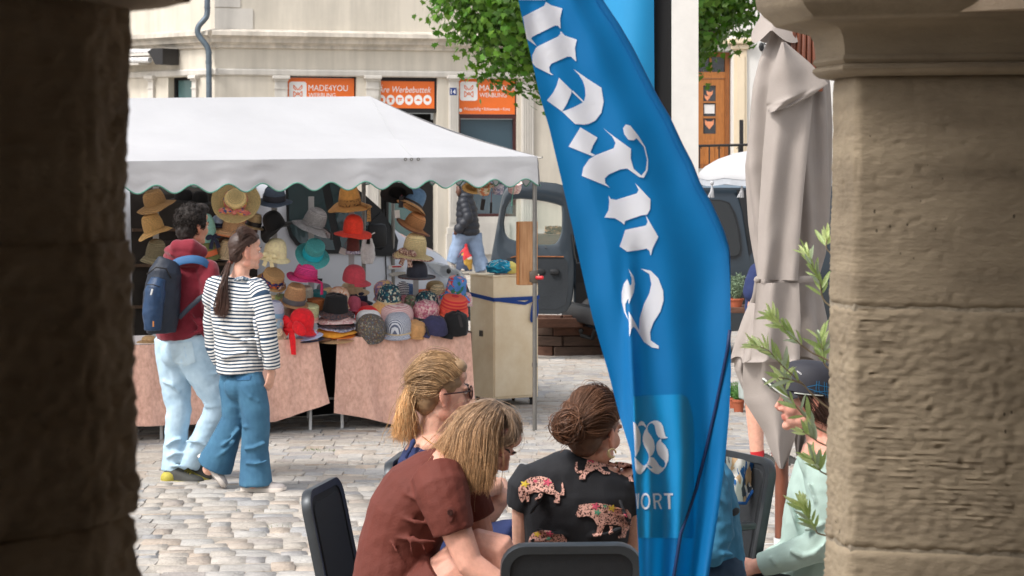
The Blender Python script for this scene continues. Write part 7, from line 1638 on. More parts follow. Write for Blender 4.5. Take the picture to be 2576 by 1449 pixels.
# ------------------------------------------------------------------ seated with her back to the viewer: leopard print
D4 = 6.95
def P4(px, py, d=0): return V(px, py, D4 + d)
M_tee = mk('black_jersey', (27, 28, 33), .85, .12, 6, .0008, 260); M_bunh = M_hairm('chestnut', (106, 74, 54))
lw = thing('person', 'woman with a messy brown bun in a black tee printed with leopards, back turned', 'person', tuple(P4(1450, 1600)))
f4 = Vec((.60, .80, -.08)); M4 = hmat(f4, (.10, 0, 1)); C4 = P4(1496, 1082)
b = MB(); head_blobs(b, C4, M4, .97); b.tube([P4(1466, 1178), P4(1476, 1150), P4(1486, 1115)], [.066, .056, .052], 14, round_ends=True)
b.tube([P4(1450, 1590), P4(1450, 1400), P4(1455, 1200)], [(.15, .1), (.14, .09), (.14, .07)], 14, side=(1, .15, 0), round_ends=True)
b.tube([P4(1332, 1215, -.02), P4(1318, 1290, .0), P4(1316, 1400, .06), P4(1372, 1480, .28)], [.048, .040, .036, .028], 14, round_ends=True); b.tube([P4(1580, 1215, .04), P4(1592, 1310, .04), P4(1588, 1400, .08), P4(1540, 1480, .3)], [.048, .042, .037, .028], 14, round_ends=True)
for sx, W in ((1, P4(1374, 1482, .29)), (-1, P4(1538, 1482, .31))): hand_blobs(b, W, (.2 * sx, .9, -.2), (0, .2, 1), None, .95, .5, sx)
b.tube([P4(1400, 1570, .05), P4(1395, 1520, .45), P4(1395, 1800, .5)], [.09, .06, .04], 12, round_ends=True); b.tube([P4(1500, 1570, .05), P4(1510, 1520, .45), P4(1510, 1800, .5)], [.09, .06, .04], 12, round_ends=True)
solid('body', b, M_skin, lw, .0045, 2, tintf=face_tint(C4, M4, .97)); eyes(lw, C4, M4, .97)
b = MB(); b.ell(C4 + M4 @ Vec((0, -.018, .040)), (.079, .099, .088), M4, 22, 13); b.ell(C4 + M4 @ Vec((0, -.055, -.012)), (.064, .054, .076), M4, 16, 10); b.ell(P4(1432, 1074, -.09), (.050, .046, .046)); b.ell(P4(1452, 1080, -.07), (.04, .04, .04))
hr = solid('hair', b, M_bunh, lw, .005, 2, disp=lambda co, n: .003 * noise.noise(Vec((co.x * 60, co.y * 50, co.z * 60))), tintf=lambda co: (.8, .78, .75))
tie4 = P4(1444, 1078, -.10); gl = combed(C4, M4, tie4, rH)
strands('combed_strands', gl, 2800, .001, M_bunh, hr, 10, .004, ((1.25, 1.15, 1.05), (.95, .9, .84)), .42)
bn_ = MB(); rr = random.Random(8); tn = []; cB = P4(1431, 1074, -.095)
for k in range(600):
    ax = Vec((rr.gauss(0, .5), rr.gauss(0, 1), rr.gauss(0, .5))).normalized(); u1 = ax.orthogonal().normalized(); u1 = Matrix.Rotation(rr.uniform(0, 6.28), 3, ax) @ u1; u2 = ax.cross(u1); r_ = rr.uniform(.030, .052); off = Vec((rr.gauss(0, .008), rr.gauss(0, .008), rr.gauss(0, .008))); a0 = rr.uniform(0, 6.28); ln = rr.uniform(1.6, 3.6); b0 = len(bn_.v); q = rr.uniform(.55, 1.6)
    fly = rr.random() < .12
    pts = [cB + off + u1 * (r_ * math.cos(a0 + ln * i / 9)) + u2 * (r_ * math.sin(a0 + ln * i / 9)) * .95 for i in range(10)]
    if fly: pts = pts[:6] + [pts[5] + (pts[5] - pts[4]) * i * .7 + Vec((-.003 * i, 0, -.002 * i)) for i in range(1, 5)]
    bn_.tube(pts, [.0017 * (1 - .6 * i / 10) for i in range(10)], 3, caps=False); tn += [(q * 1.1, q, q * .9)] * (len(bn_.v) - b0)
bn_.build('bun_strands', M_bunh, hr, 180, tint=tn, fix=False)
b = MB(); c = C4 + M4 @ Vec((.080, -.004, -.062)); b.tube([c + Vec((.012 * math.cos(a), -.004, .014 * math.sin(a))) for a in [k * .5 for k in range(12)]], [.003 + .0025 * (1 if 4 < k < 10 else 0) for k in range(12)], 8); b.build('earring', mk('pale_gold', (226, 206, 158), .3, .05, metal=.6), lw, 180)
b = MB()
b.tube([P4(1450, 1600), P4(1448, 1500), P4(1450, 1400), P4(1452, 1310), P4(1454, 1240), P4(1458, 1188), P4(1466, 1160), P4(1470, 1146)], [(.19, .14), (.172, .125), (.165, .12), (.178, .125), (.190, .115), (.178, .09), (.10, .072), (.066, .062)], 26, side=(1, .12, 0))
b.tube([P4(1350, 1196), P4(1322, 1232, -.01), P4(1312, 1276, .0)], [(.066, .075), (.064, .07), (.052, .058)], 16); b.tube([P4(1572, 1196, .03), P4(1590, 1232, .04), P4(1596, 1285, .05)], [(.066, .075), (.064, .07), (.054, .06)], 16)
for (x0, y0, x1, y1) in ((1350, 1330, 1440, 1350), (1340, 1360, 1420, 1350), (1480, 1350, 1560, 1330), (1335, 1290, 1365, 1240), (1560, 1260, 1585, 1320), (1420, 1385, 1520, 1380)): b.tube([P4(x0, y0, -.115), P4((x0 + x1) / 2, (y0 + y1) / 2 + 4, -.135), P4(x1, y1, -.115)], .008, 8, round_ends=True)
tee = solid('tee_shirt', b, M_tee, lw, .006, 4, disp=wrinkle(.0045, 12))
b = MB(); b.tube([P4(1400, 1575, .05), P4(1395, 1515, .45), P4(1395, 1800, .5)], [.11, .08, .06], 14, round_ends=True); b.tube([P4(1500, 1575, .05), P4(1510, 1515, .45), P4(1510, 1800, .5)], [.11, .08, .06], 14, round_ends=True); b.ell(P4(1450, 1590), (.18, .14, .1)); solid('trousers', b, M_navy, lw, .009, 3)
bv4 = BVHTree.FromObject(tee, bpy.context.evaluated_depsgraph_get())
M_leo = mk_pattern('leopard_print', [(74, 44, 40), (96, 56, 46), (60, 36, 38)], 150, base=(222, 172, 156), thr=.45); M_fl1 = mk('print_flower_pink', (222, 90, 116), .85, .3, 60); M_fl2 = mk('print_flower_yellow', (226, 196, 70), .85, .2, 60); M_fl3 = mk('print_leaf_green', (92, 160, 128), .85, .25, 60); M_fl4 = mk('print_orange', (226, 118, 66), .85, .2, 60)
leos = {
 1: [[(650, 690), (672, 620), (720, 592), (790, 605), (810, 622), (860, 640), (900, 632), (960, 640), (1000, 655), (1000, 690), (955, 690), (900, 672), (840, 668), (790, 665), (730, 690), (690, 705), (660, 735), (655, 760), (615, 758), (612, 742), (632, 720)], [(582, 670), (588, 636), (602, 632), (604, 660), (600, 690), (640, 695), (650, 712), (605, 716), (586, 700)], [(760, 665), (800, 700), (836, 706), (834, 720), (790, 722), (745, 690)], [(880, 668), (915, 672), (905, 700), (920, 716), (905, 726), (880, 706)], [(945, 685), (975, 690), (990, 740), (1004, 775), (972, 772), (960, 730)]],
 2: [[(178, 850), (180, 815), (215, 775), (270, 742), (340, 735), (400, 750), (432, 790), (436, 830), (470, 855), (476, 890), (474, 928), (436, 926), (430, 912), (446, 895), (440, 872), (400, 862), (350, 852), (290, 850), (250, 868), (225, 900), (205, 925), (188, 900)], [(440, 850), (480, 860), (490, 830), (484, 782), (496, 780), (510, 840), (506, 872), (470, 878)], [(330, 855), (356, 862), (340, 890), (300, 908), (286, 900), (318, 884)], [(240, 865), (258, 880), (256, 915), (240, 924), (232, 905)]],
 3: [[(588, 1010), (604, 975), (612, 942), (650, 935), (690, 930), (760, 928), (830, 938), (900, 962), (960, 975), (985, 1010), (990, 1060), (978, 1110), (955, 1130), (945, 1175), (895, 1180), (890, 1165), (916, 1150), (918, 1100), (880, 1085), (830, 1082), (800, 1085), (786, 1120), (768, 1166), (715, 1166), (708, 1150), (738, 1135), (746, 1090), (715, 1040), (680, 1020), (640, 1026), (606, 1030)], [(828, 1090), (856, 1094), (850, 1120), (862, 1140), (830, 1154), (822, 1140), (836, 1120)]],
 4: [[(250, 1215), (255, 1175), (285, 1140), (340, 1122), (400, 1122), (440, 1150), (490, 1150), (524, 1180), (528, 1222), (480, 1260), (260, 1260)]]}
fls = {1: [(M_fl1, 705, 615, 34), (M_fl2, 880, 640, 14)], 2: [(M_fl2, 225, 790, 34), (M_fl1, 385, 780, 36), (M_fl1, 300, 770, 20)], 3: [(M_fl1, 730, 950, 34), (M_fl3, 745, 995, 28), (M_fl2, 850, 965, 34), (M_fl3, 800, 950, 18), (M_fl1, 950, 1015, 22)], 4: [(M_fl2, 312, 1150, 28), (M_fl1, 400, 1148, 30), (M_fl3, 395, 1180, 22)]}
rr = random.Random(2)
for k in leos:
    o = decal(bv4, ORG[tee.name], leos[k], D4, .008, 'leopard_print', M_leo, tee, 5, zF)
    for (m_, x, y, r_) in fls[k]:
        poly = [(x + r_ * (.68 + .32 * math.cos(5 * t)) * math.cos(t), y + r_ * .8 * (.68 + .32 * math.cos(5 * t)) * math.sin(t)) for t in [j * math.pi / 15 for j in range(30)]]
        mb_ = decal(bv4, ORG[tee.name], [poly], D4, .0105, 'flower_print', m_, tee, 2, zF)

# ------------------------------------------------------------------ seated: cap and mint sweatshirt
D5 = 7.8
def P5(px, py, d=0): return V(px, py, D5 + d)
M_mint = mk('mint_fleece', (174, 196, 186), .9, .08, 6, .0008, 200); M_legg = mk_pattern('speckled_leggings', [(24, 24, 28)] * 9 + [(150, 150, 156)], 260, base=(24, 24, 28), thr=.3)
cwm = thing('person', 'seated woman in a mint sweatshirt and dark running cap beside the right pillar', 'person', tuple(P5(2060, 1530)))
f5 = Vec((-1, -.10, -.04)); M5 = hmat(f5, (0, 0, 1)); C5 = P5(2028, 1001)
b = MB(); head_blobs(b, C5, M5, 1.0); b.tube([P5(2076, 1130), P5(2064, 1090), P5(2052, 1050)], [.066, .056, .054], 14, round_ends=True); b.tube([P5(2060, 1530), P5(2060, 1350), P5(2076, 1150)], [(.15, .11), (.14, .1), (.13, .09)], 14, side=(0, 1, 0), round_ends=True)
b.tube([P5(2075, 1170, -.16), P5(2068, 1370, -.2), P5(1905, 1424, -.16)], [.045, .04, .028], 12, round_ends=True); b.tube([P5(2065, 1170, .16), P5(2050, 1370, .16), P5(1912, 1420, -.05)], [.045, .04, .028], 12, round_ends=True)
hand_blobs(b, P5(1902, 1424, -.16), (-.92, .1, -.28), (.1, -.75, .65), None, .95, .38, 1); hand_blobs(b, P5(1908, 1418, -.08), (-.92, -.1, -.22), (.0, -.35, .95), None, .95, .3, -1)
b.tube([P5(2050, 1520, -.1), P5(1770, 1485, -.1), P5(1750, 1750, -.08)], [.08, .055, .045], 12, round_ends=True); b.tube([P5(2050, 1520, .1), P5(1775, 1490, .1), P5(1755, 1750, .1)], [.08, .055, .045], 12, round_ends=True)
solid('body', b, M_skin2, cwm, .0045, 2, tintf=face_tint(C5, M5, 1.0)); eyes(cwm, C5, M5, 1.0)
b = MB(); b.ell(C5 + M5 @ Vec((0, -.03, .02)), (.078, .090, .085), M5, 20, 12); b.ell(C5 + M5 @ Vec((0, -.07, -.05)), (.055, .045, .06), M5, 14, 9); hr = solid('hair', b, M_bhair, cwm, .006, 2, tintf=lambda co: (.9, .85, .8))
g5 = [[C5 + M5 @ Vec((-.078, .05 - i * .02, .02)), C5 + M5 @ Vec((-.082, .03 - i * .022, -.02)), C5 + M5 @ Vec((-.076, .0 - i * .022, -.06 - i * .006)), C5 + M5 @ Vec((-.06, -.06, -.08 - i * .004))] for i in range(5)]
strands('side_strands', g5, 130, .0018, M_bhair, hr, 12, .004, ((1.1, 1, .9), (1.2, 1.05, .95)), .4)
M_cap = mk('charcoal_cap', (44, 44, 52), .7, .1, 20); M_capt = mk('cap_trim', (196, 198, 190), .7); M_capb = mk('cap_blue_line', (20, 112, 160), .6)
cp = thing('running_cap', 'charcoal running cap with pale trim on the woman in the mint sweatshirt', 'cap', tuple(C5))
capM = M5 @ rotm(7, 0, 0); b = MB(); cc = C5 + M5 @ Vec((0, -.014, .040))
prof = [(1.0, -.02), (1.0, .012), (.96, .042), (.84, .072), (.62, .088), (.34, .096), (0, .098)]
b.lathe([(r * .099, z) for r, z in prof], 32, cc, capM, wob=lambda r, z, th: (r * (1 + .16 * abs(math.sin(th)) ** 2) * (1 + .01 * noise.noise(Vec((math.cos(th) * 3, math.sin(th) * 3, z * 40)))), z + (.008 * math.sin(th) if z < .03 else 0))); cr_ = b.build('crown', M_cap, cp, 60)
def vz(u, v):
    a = R(-68 + 136 * u); x = .088 * math.sin(a) * (1 - .06 * v); y = .085 * math.cos(a) + .01 + .078 * v * math.cos(a) ** .6; return cc + capM @ Vec((x, y, -.006 + .022 * v - .078 * (x / .09) ** 2 * (.3 + .7 * v)))
b = MB(); b.grid(vz, 20, 6); b.grid(lambda u, v: vz(u, v) - capM @ Vec((0, 0, .004)), 20, 6); vs_ = b.build('visor', M_cap, cp, 60)
b = MB(); b.tube([vz(i / 24, 1.0) for i in range(25)], .0045, 6); b.build('visor_trim', M_capt, vs_, 180)
b = MB(); b.tube([cc + capM @ Vec((-.094 * math.cos(R(a)), .106 * math.sin(R(a)), -.020)) for a in range(-70, 50, 8)], [(.003, .006)] * 15, 6, side=(0, 0, 1)); b.build('band_trim', M_capt, cr_, 180)
bvc = BVHTree.FromObject(cr_, bpy.context.evaluated_depsgraph_get())
def capline(pts, w): 
    for (x0, y0), (x1, y1) in zip(pts, pts[1:]):
        d = Vec((x1 - x0, y1 - y0)).normalized(); n_ = Vec((-d.y, d.x)) * w; decal(bvc, ORG[cr_.name], [[(x0 - n_.x, y0 - n_.y), (x1 - n_.x, y1 - n_.y), (x1 + n_.x, y1 + n_.y), (x0 + n_.x, y0 + n_.y)]], D5, .003, 'blue_line', M_capb, cr_, 1, zG)
for pts in ([(672, 325), (735, 345), (812, 372)], [(690, 318), (740, 308), (812, 322)], [(738, 285), (733, 330), (748, 392)], [(752, 285), (750, 330), (765, 400)], [(782, 290), (784, 340), (796, 408)], [(796, 295), (798, 345), (808, 410)], [(672, 325), (690, 318)], [(720, 350), (812, 345)]): capline(pts, 1.6)
tx = []
dT = cc + capM @ Vec((-.0, 0, 0))
lt_ = add_text('lettering', 'asics', P5(2004, 935, -.098), (.62, -.55, -.42), (.25, -.1, .9), .022, M_signwhite, cp)
b = MB()
b.tube([P5(2060, 1530), P5(2052, 1430), P5(2055, 1350), P5(2066, 1250), P5(2078, 1170), P5(2082, 1132), P5(2080, 1108)], [(.18, .145), (.175, .14), (.17, .132), (.185, .125), (.175, .108), (.12, .08), (.075, .068)], 24, side=(0, 1, 0))
b.tube([P5(2074, 1160, -.14), P5(2078, 1240, -.19), P5(2070, 1330, -.205), P5(2052, 1376, -.205), P5(1990, 1398, -.19), P5(1912, 1422, -.16)], [.078, .074, .066, .062, .054, .042], 16); b.tube([P5(2066, 1160, .14), P5(2050, 1370, .16), P5(1990, 1390, .06), P5(1920, 1416, -.04)], [.076, .06, .052, .042], 16)
for (x0, y0, x1, y1, d0, r_) in ((2050, 1390, 2085, 1350, -.27, .010), (2020, 1400, 2070, 1380, -.26, .010), (2035, 1220, 2060, 1290, -.24, .009), (1990, 1385, 2030, 1402, -.25, .009), (2010, 1150, 2040, 1230, -.17, .009), (1985, 1260, 2010, 1340, -.12, .010), (1940, 1402, 1960, 1425, -.22, .008), (2030, 1330, 2085, 1310, -.26, .008)): b.tube([P5(x0, y0, d0), P5((x0 + x1) / 2 + 2, (y0 + y1) / 2 + 3, d0 - .012), P5(x1, y1, d0)], r_, 8, round_ends=True)
solid('sweatshirt', b, M_mint, cwm, .006, 4, disp=wrinkle(.006, 11))
b = MB(); b.tube([P5(2050, 1525, -.1), P5(1900, 1495, -.11), P5(1775, 1482, -.1), P5(1752, 1750, -.08)], [.10, .088, .068, .052], 16, round_ends=True); b.tube([P5(2050, 1525, .1), P5(1780, 1490, .1), P5(1755, 1750, .1)], [.10, .07, .052], 16, round_ends=True); b.ell(P5(2056, 1530), (.15, .18, .1)); solid('leggings', b, M_legg, cwm, .008, 3)

# ------------------------------------------------------------------ person in a denim shirt behind the flag
D6 = 7.35
def P6(px, py, d=0): return V(px, py, D6 + d)
M_denim = mk('denim_shirt', (52, 116, 150), .9, .16, 7, .001, 240)
dp6 = thing('person', 'person in a blue denim shirt almost hidden behind the blue flag', 'person', tuple(P6(1760, 1480)))
f6 = Vec((-.9, -.3, 0)); M6 = hmat(f6, (0, 0, 1)); C6 = P6(1732, 1030)
b = MB(); head_blobs(b, C6, M6, .98); b.tube([P6(1752, 1150), P6(1745, 1080)], [.065, .055], 12, round_ends=True); b.tube([P6(1765, 1470), P6(1760, 1180)], [(.14, .1), (.13, .09)], 12, side=(0, 1, 0), round_ends=True)
b.tube([P6(1760, 1190, -.15), P6(1800, 1360, -.18), P6(1690, 1400, -.2)], [.045, .04, .03], 10, round_ends=True); hand_blobs(b, P6(1688, 1402, -.2), (-.95, 0, -.2), (0, -.4, .9), None, .95, .4, 1); b.tube([P6(1750, 1480, -.1), P6(1580, 1470, -.1), P6(1570, 1700, -.1)], [.08, .055, .04], 10, round_ends=True); b.tube([P6(1750, 1480, .1), P6(1580, 1470, .1), P6(1570, 1700, .1)], [.08, .055, .04], 10, round_ends=True)
solid('body', b, M_skin, dp6, .008, 2, tintf=face_tint(C6, M6, .98))
b = MB(); b.ell(C6 + M6 @ Vec((0, -.018, .042)), (.080, .100, .090), M6); b.ell(C6 + M6 @ Vec((0, -.06, -.02)), (.064, .05, .08), M6); solid('hair', b, M_bhair, dp6, .008, 2, tintf=lambda co: (1, 1, 1))
b = MB(); b.tube([P6(1775, 1470), P6(1770, 1400), P6(1765, 1290), P6(1760, 1190), P6(1755, 1150)], [(.18, .14), (.175, .14), (.18, .13), (.17, .11), (.08, .07)], 20, side=(0, 1, 0)); b.tube([P6(1770, 1185, -.15), P6(1792, 1270, -.18), P6(1806, 1350, -.19), P6(1795, 1385, -.19), P6(1700, 1400, -.2)], [.075, .064, .056, .056, .045], 16)
for (x0, y0, x1, y1) in ((1780, 1290, 1825, 1300), (1785, 1330, 1835, 1320), (1790, 1365, 1838, 1360), (1795, 1240, 1820, 1270), (1800, 1385, 1838, 1395)): b.tube([P6(x0, y0, -.23), P6((x0 + x1) / 2, (y0 + y1) / 2 + 3, -.245), P6(x1, y1, -.22)], .009, 8, round_ends=True)
solid('denim_shirt', b, M_denim, dp6, .007, 3, disp=wrinkle(.008, 15))
b = MB(); b.tube([P6(1790, 1460, -.08), P6(1700, 1455, -.1), P6(1580, 1465, -.1), P6(1570, 1700, -.1)], [.125, .10, .07, .05], 14, round_ends=True); b.tube([P6(1780, 1470, .1), P6(1580, 1470, .1), P6(1570, 1700, .1)], [.11, .07, .05], 14, round_ends=True); solid('trousers', b, mk('dark_blue_trousers', (40, 62, 84), .9, .14, 8), dp6, .008, 3, disp=wrinkle(.005, 14))

# ------------------------------------------------------------------ passer-by in the black puffer jacket
D7 = 41.3
def P7(px, py, d=0): return V(px, py, D7 + d)
pz7 = lambda x, y, d=0: VZ(zC, x, y, D7 + d)
M_puff = mk('black_puffer', (34, 37, 46), .55, .1, 6, .002, 40); M_gjean = mk('grey_blue_jeans', (128, 146, 172), .9, .16, 4)
pd = thing('person', 'passer-by in a black hooded puffer jacket and grey jeans walking past the shop', 'person', tuple(P7(1190, 690)))
M7 = hmat((-.95, -.25, -.1), (0, 0, 1)); C7 = pz7(735, 140)
b = MB(); head_blobs(b, C7, M7, 1.05); b.tube([pz7(755, 230), pz7(745, 170)], .06, 10, round_ends=True); b.tube([pz7(790, 500), pz7(770, 230)], [(.13, .09), (.14, .09)], 10, side=(0, 1, 0), round_ends=True); b.tube([pz7(760, 250, -.2), pz7(770, 380, -.25), pz7(712, 470, -.25)], [.05, .045, .035], 10, round_ends=True); hand_blobs(b, pz7(708, 472, -.25), (-.5, 0, -.85), (.4, -.85, 0), None, 1.05, .9, 1)
b.tube([pz7(740, 500, -.05), pz7(700, 620, -.05), pz7(670, 745, -.05)], [.08, .06, .05], 10, round_ends=True); b.tube([pz7(830, 500, .05), pz7(870, 660, .05), pz7(920, 815, .05)], [.08, .06, .05], 10, round_ends=True)
solid('body', b, M_skin3, pd, .016, 1, tintf=face_tint(C7, M7, 1.05))
b = MB()
for k, (x, y, a_, c_) in enumerate(((770, 215, .17, .14), (775, 255, .21, .18), (780, 300, .23, .20), (782, 345, .24, .21), (786, 392, .245, .215), (790, 440, .25, .225), (792, 488, .245, .22))): b.ell(pz7(x, y), (c_ * 1.05, a_, .125), None, 18, 10)
for p, q, n_ in (((755, 240, -.2), (790, 360, -.28), 4), ((790, 375, -.28), (716, 462, -.27), 3), ((790, 240, .2), (810, 360, .25), 4)):
    for i in range(n_): t = i / (n_ - 1); b.ell(pz7(lerp(p[0], q[0], t), lerp(p[1], q[1], t), lerp(p[2], q[2], t)), (.105, .10, .10), None, 14, 8)
solid('puffer_jacket', b, M_puff, pd, .016, 2)
b = MB(); b.ell(pz7(762, 135), (.15, .15, .20)); b.ell(pz7(772, 188), (.16, .17, .09)); hd = solid('hood', b, M_puff, pd, .016, 2)
b = MB(); b.ell(pz7(722, 140, -.03), (.045, .12, .15)); b.build('face_opening', mk('hood_lining', (22, 20, 22), .9), pd, 60)
b = MB(); b.ell(pz7(716, 145, -.08), (.055, .075, .10)); b.build('face', mk('face_skin', (96, 66, 54), .5), pd, 60)
b = MB(); b.tube([pz7(735, 505, -.06), pz7(715, 590, -.06), pz7(690, 680, -.06), pz7(668, 752, -.06)], [.17, .15, .15, .15], 14); b.tube([pz7(835, 505, .05), pz7(850, 600, .05), pz7(880, 700, .05), pz7(915, 812, .05)], [.17, .15, .14, .15], 14); b.ell(pz7(790, 520), (.2, .19, .12)); solid('jeans', b, M_gjean, pd, .016, 2, disp=wrinkle(.015, 6))
shoe(pd, pz7(945, 842, .05), pz7(862, 848, .05), (0, 0, 1), .12, M_wsole, M_wsole, .09); shoe(pd, pz7(690, 800, -.05), pz7(610, 815, -.05), (0, 0, 1), .12, M_wsole, M_wsole, .09)
sb7 = thing('shopping_bag', 'colourful shopping bag carried by the passer-by in the puffer jacket', 'bag', tuple(pz7(765, 720, -.3)))
b = MB(); b.tube([pz7(758, 815, -.3), pz7(765, 700, -.3), pz7(778, 620, -.3)], [(.16, .09), (.15, .08), (.03, .03)], 12, side=(1, 0, 0)); solid('bag', b, mk_pattern('bag_print', [(40, 44, 66), (190, 52, 56), (180, 140, 60), (60, 70, 90), (210, 200, 190)], 5), sb7, .016, 1, disp=wrinkle(.02, 8))
b = MB(); b.tube([pz7(778, 625, -.3), pz7(775, 600, -.3), pz7(770, 590, -.3)], .03, 6); b.build('handle', M_red, sb7, 60)

# ------------------------------------------------------------------ shopper behind the folded parasol
D8 = 14.4
def P8(px, py, d=0): return V(px, py, D8 + d)
sp8 = thing('person', 'shopper in a navy shirt and grey shorts, mostly hidden behind the folded parasol', 'person', tuple(P8(1915, 1175)))
M8 = hmat((.9, .4, 0), (0, 0, 1)); C8 = P8(1945, 580)
b = MB(); head_blobs(b, C8, M8, 1.0); b.tube([P8(1940, 670), P8(1942, 620)], .06, 10, round_ends=True); b.tube([P8(1935, 880), P8(1938, 690)], [(.14, .1), (.14, .09)], 10, side=(.5, -.85, 0), round_ends=True); b.tube([P8(1915, 690, -.1), P8(1895, 770, -.12), P8(1905, 850, -.2)], [.05, .042, .03], 10, round_ends=True); hand_blobs(b, P8(1906, 855, -.2), (.2, 0, -1), (-1, 0, 0), None, 1, .5, 1)
for x, d_ in ((1898, -.02), (1950, .12)): b.tube([P8(x - 5, 900, d_), P8(x - 3, 1000, d_), P8(x + 2, 1060, d_), P8(x + 8, 1165, d_)], [.085, .062, .058, .042], 12, round_ends=True)
solid('body', b, M_skin, sp8, .01, 2, tintf=lambda co: (1, .95, .94)); b = MB(); b.ell(C8 + M8 @ Vec((0, -.02, .045)), (.085, .1, .09), M8); solid('hair', b, M_bhair, sp8, .01, 2, tintf=lambda co: (1, 1, 1))
b = MB(); b.tube([P8(1932, 900), P8(1934, 800), P8(1936, 720), P8(1940, 670)], [(.18, .15), (.18, .15), (.2, .14), (.08, .08)], 18, side=(.5, -.85, 0)); b.tube([P8(1912, 690, -.1), P8(1896, 735, -.12)], [.085, .075], 12, round_ends=True); solid('navy_shirt', b, M_navy, sp8, .01, 3, disp=wrinkle(.006, 10))
b = MB()
for x, d_ in ((1893, -.02), (1945, .12)): b.tube([P8(x + 8, 890, d_), P8(x, 1005, d_)], [.115, .095], 14)
b.ell(P8(1930, 890), (.17, .15, .1)); solid('shorts', b, mk('grey_green_shorts', (150, 158, 154), .9, .1), sp8, .01, 3, disp=wrinkle(.006, 10))
M_sock = mk_stripes('sock_stripe', (66, 150, 190), (224, 224, 224), 60); 
for x, d_ in ((1905, -.02), (1957, .12)):
    b = MB(); b.tube([P8(x - .5, 1134, d_), P8(x + 2, 1152, d_)], [.048, .046], 14); so_ = b.build('sock', M_red, sp8, 60); b = MB(); b.tube([P8(x + 2, 1152.3, d_), P8(x + 4, 1172, d_)], [.046, .046], 14); b.build('sock_foot', M_sock, so_, 60); shoe(sp8, P8(x - 12, 1176, d_ + .02), P8(x + 84, 1182, d_ - .05), (0, 0, 1), .1, M_yshoe, M_wsole, .08)
# ================================================================== CHAIRS, PARASOL, FLAG, OLIVE
M_frame = mk('anthracite_tube', (58, 62, 66), .38, .1, 12, metal=.4); M_text = mk('black_textilene', (24, 27, 31), .75, .15, 40, .0008, 400)
def rrect(w, h, r, n=6):
    return [(sx * (w / 2 - r) + r * math.cos(R(a0 + 90 * k / n)), sz * (h / 2 - r) + r * math.sin(R(a0 + 90 * k / n))) for sx, sz, a0 in ((1, 1, 0), (-1, 1, 90), (-1, -1, 180), (1, -1, 270)) for k in range(n + 1)]
def make_chair(label, loc, rz, arms=False, w=.43):
    t = thing('chair', label, 'chair', loc, 'black cafe chairs', R(rz)); T = rotm(12, 0, 0); c0 = Vec((0, -.245, .665))
    o, i = rrect(w, .54, .07), rrect(w - .05, .49, .05)
    b = MB(); rings = [[c0 + T @ Vec((x, y, z)) for x, z in p] for p, y in ((i, -.013), (o, -.016), ([(x * 1.008, z * 1.008) for x, z in o], -.006), ([(x * 1.008, z * 1.008) for x, z in o], .010), (o, .017), (i, .013), (i, -.013))]
    b.rings(rings, False); b.build('back_frame', M_frame, t, 50, local=True)
    b = MB(); n = len(i); b.add([c0 + T @ Vec((x, y, z)) for y in (-.006, .008) for x, z in i], [tuple(range(n)), tuple(range(2 * n - 1, n - 1, -1))]); i2 = rrect(w - .09, .45, .04); b.rings([[c0 + T @ Vec((x, .008, z)) for x, z in i2], [c0 + T @ Vec((x * .985, .013, z * .99)) for x, z in i2]], True); b.build('backrest', M_text, t, 40, local=True)
    b = MB(); b.box((0, .0, .435), (w, .44, .03), None, 0, .012); b.build('seat', M_text, t, 60, local=True)
    for x in (-1, 1):
        b = MB(); b.tube([(x * (w / 2 - .01), .20, .43), (x * (w / 2 + .005), .23, 0)], .013, 8); b.build('leg', M_frame, t, 60, local=True)
        b = MB(); b.tube([(x * (w / 2 - .01), -.25, .46), (x * (w / 2 - .01), -.20, .42), (x * (w / 2 + .005), -.27, 0)], .013, 8); b.build('leg', M_frame, t, 60, local=True)
        if arms: b = MB(); b.box((x * (w / 2 + .02), .02, .70), (.05, .42, .028), None, 0, .01); b.tube([(x * (w / 2 + .02), .20, .69), (x * (w / 2 + .015), .21, .43)], .011, 8); b.build('armrest', M_frame, t, 60, local=True)
    return t
def seat_at(px, D, rz, back=.30):
    p = V(px, 500, D); f = Vec((-math.sin(R(rz)), math.cos(R(rz)))); return (p.x + f.x * back, p.y + f.y * back, 0)
make_chair('black cafe chair with its slanted back clear on the cobbles, behind the rust brown dress', seat_at(806, 7.3, -101), -101, w=.41)
make_chair('black cafe chair mostly hidden behind the navy shirted woman', seat_at(985, 8.0, -97, .32), -97)
make_chair('black cafe chair seen from behind under the leopard tee', seat_at(1438, 6.12, 3), 3, w=.405)
ch4 = make_chair('black cafe chair with a floral shirt hung over its back', seat_at(1862, 8.1, 118), 118, True, .46)
P_shirt = mk_pattern('leaf_shirt', [(232, 230, 224)] * 4 + [(40, 104, 170), (72, 80, 92), (216, 180, 140)], 26, stretch=(1.6, 1.6, .8)); M_btrim = mk('blue_trim', (28, 98, 176), .8)
def drape(u, v):
    top = lerp(0, 1, u); pt = [zG(195, 735), zG(290, 752), zG(410, 795)]; pb = [zG(215, 1010), zG(312, 1015), zG(378, 900)]
    x = interp([0, .5, 1], [p[0] for p in pt], u), interp([0, .5, 1], [p[1] for p in pt], u); y = interp([0, .5, 1], [p[0] for p in pb], u), interp([0, .5, 1], [p[1] for p in pb], u)
    return V(lerp(x[0], y[0], v), lerp(x[1], y[1], v), 7.86 + .16 * u - .02 * v + .015 * math.sin(u * 9 + v * 3) + .012 * noise.noise(Vec((u * 5, v * 5, 1))))
b = MB(); b.grid(drape, 24, 16); sh_ = b.build('floral_shirt', P_shirt, None, 180); tag(sh_, 'white shirt with blue leaf print hung over the chair back by the parasol', 'shirt')
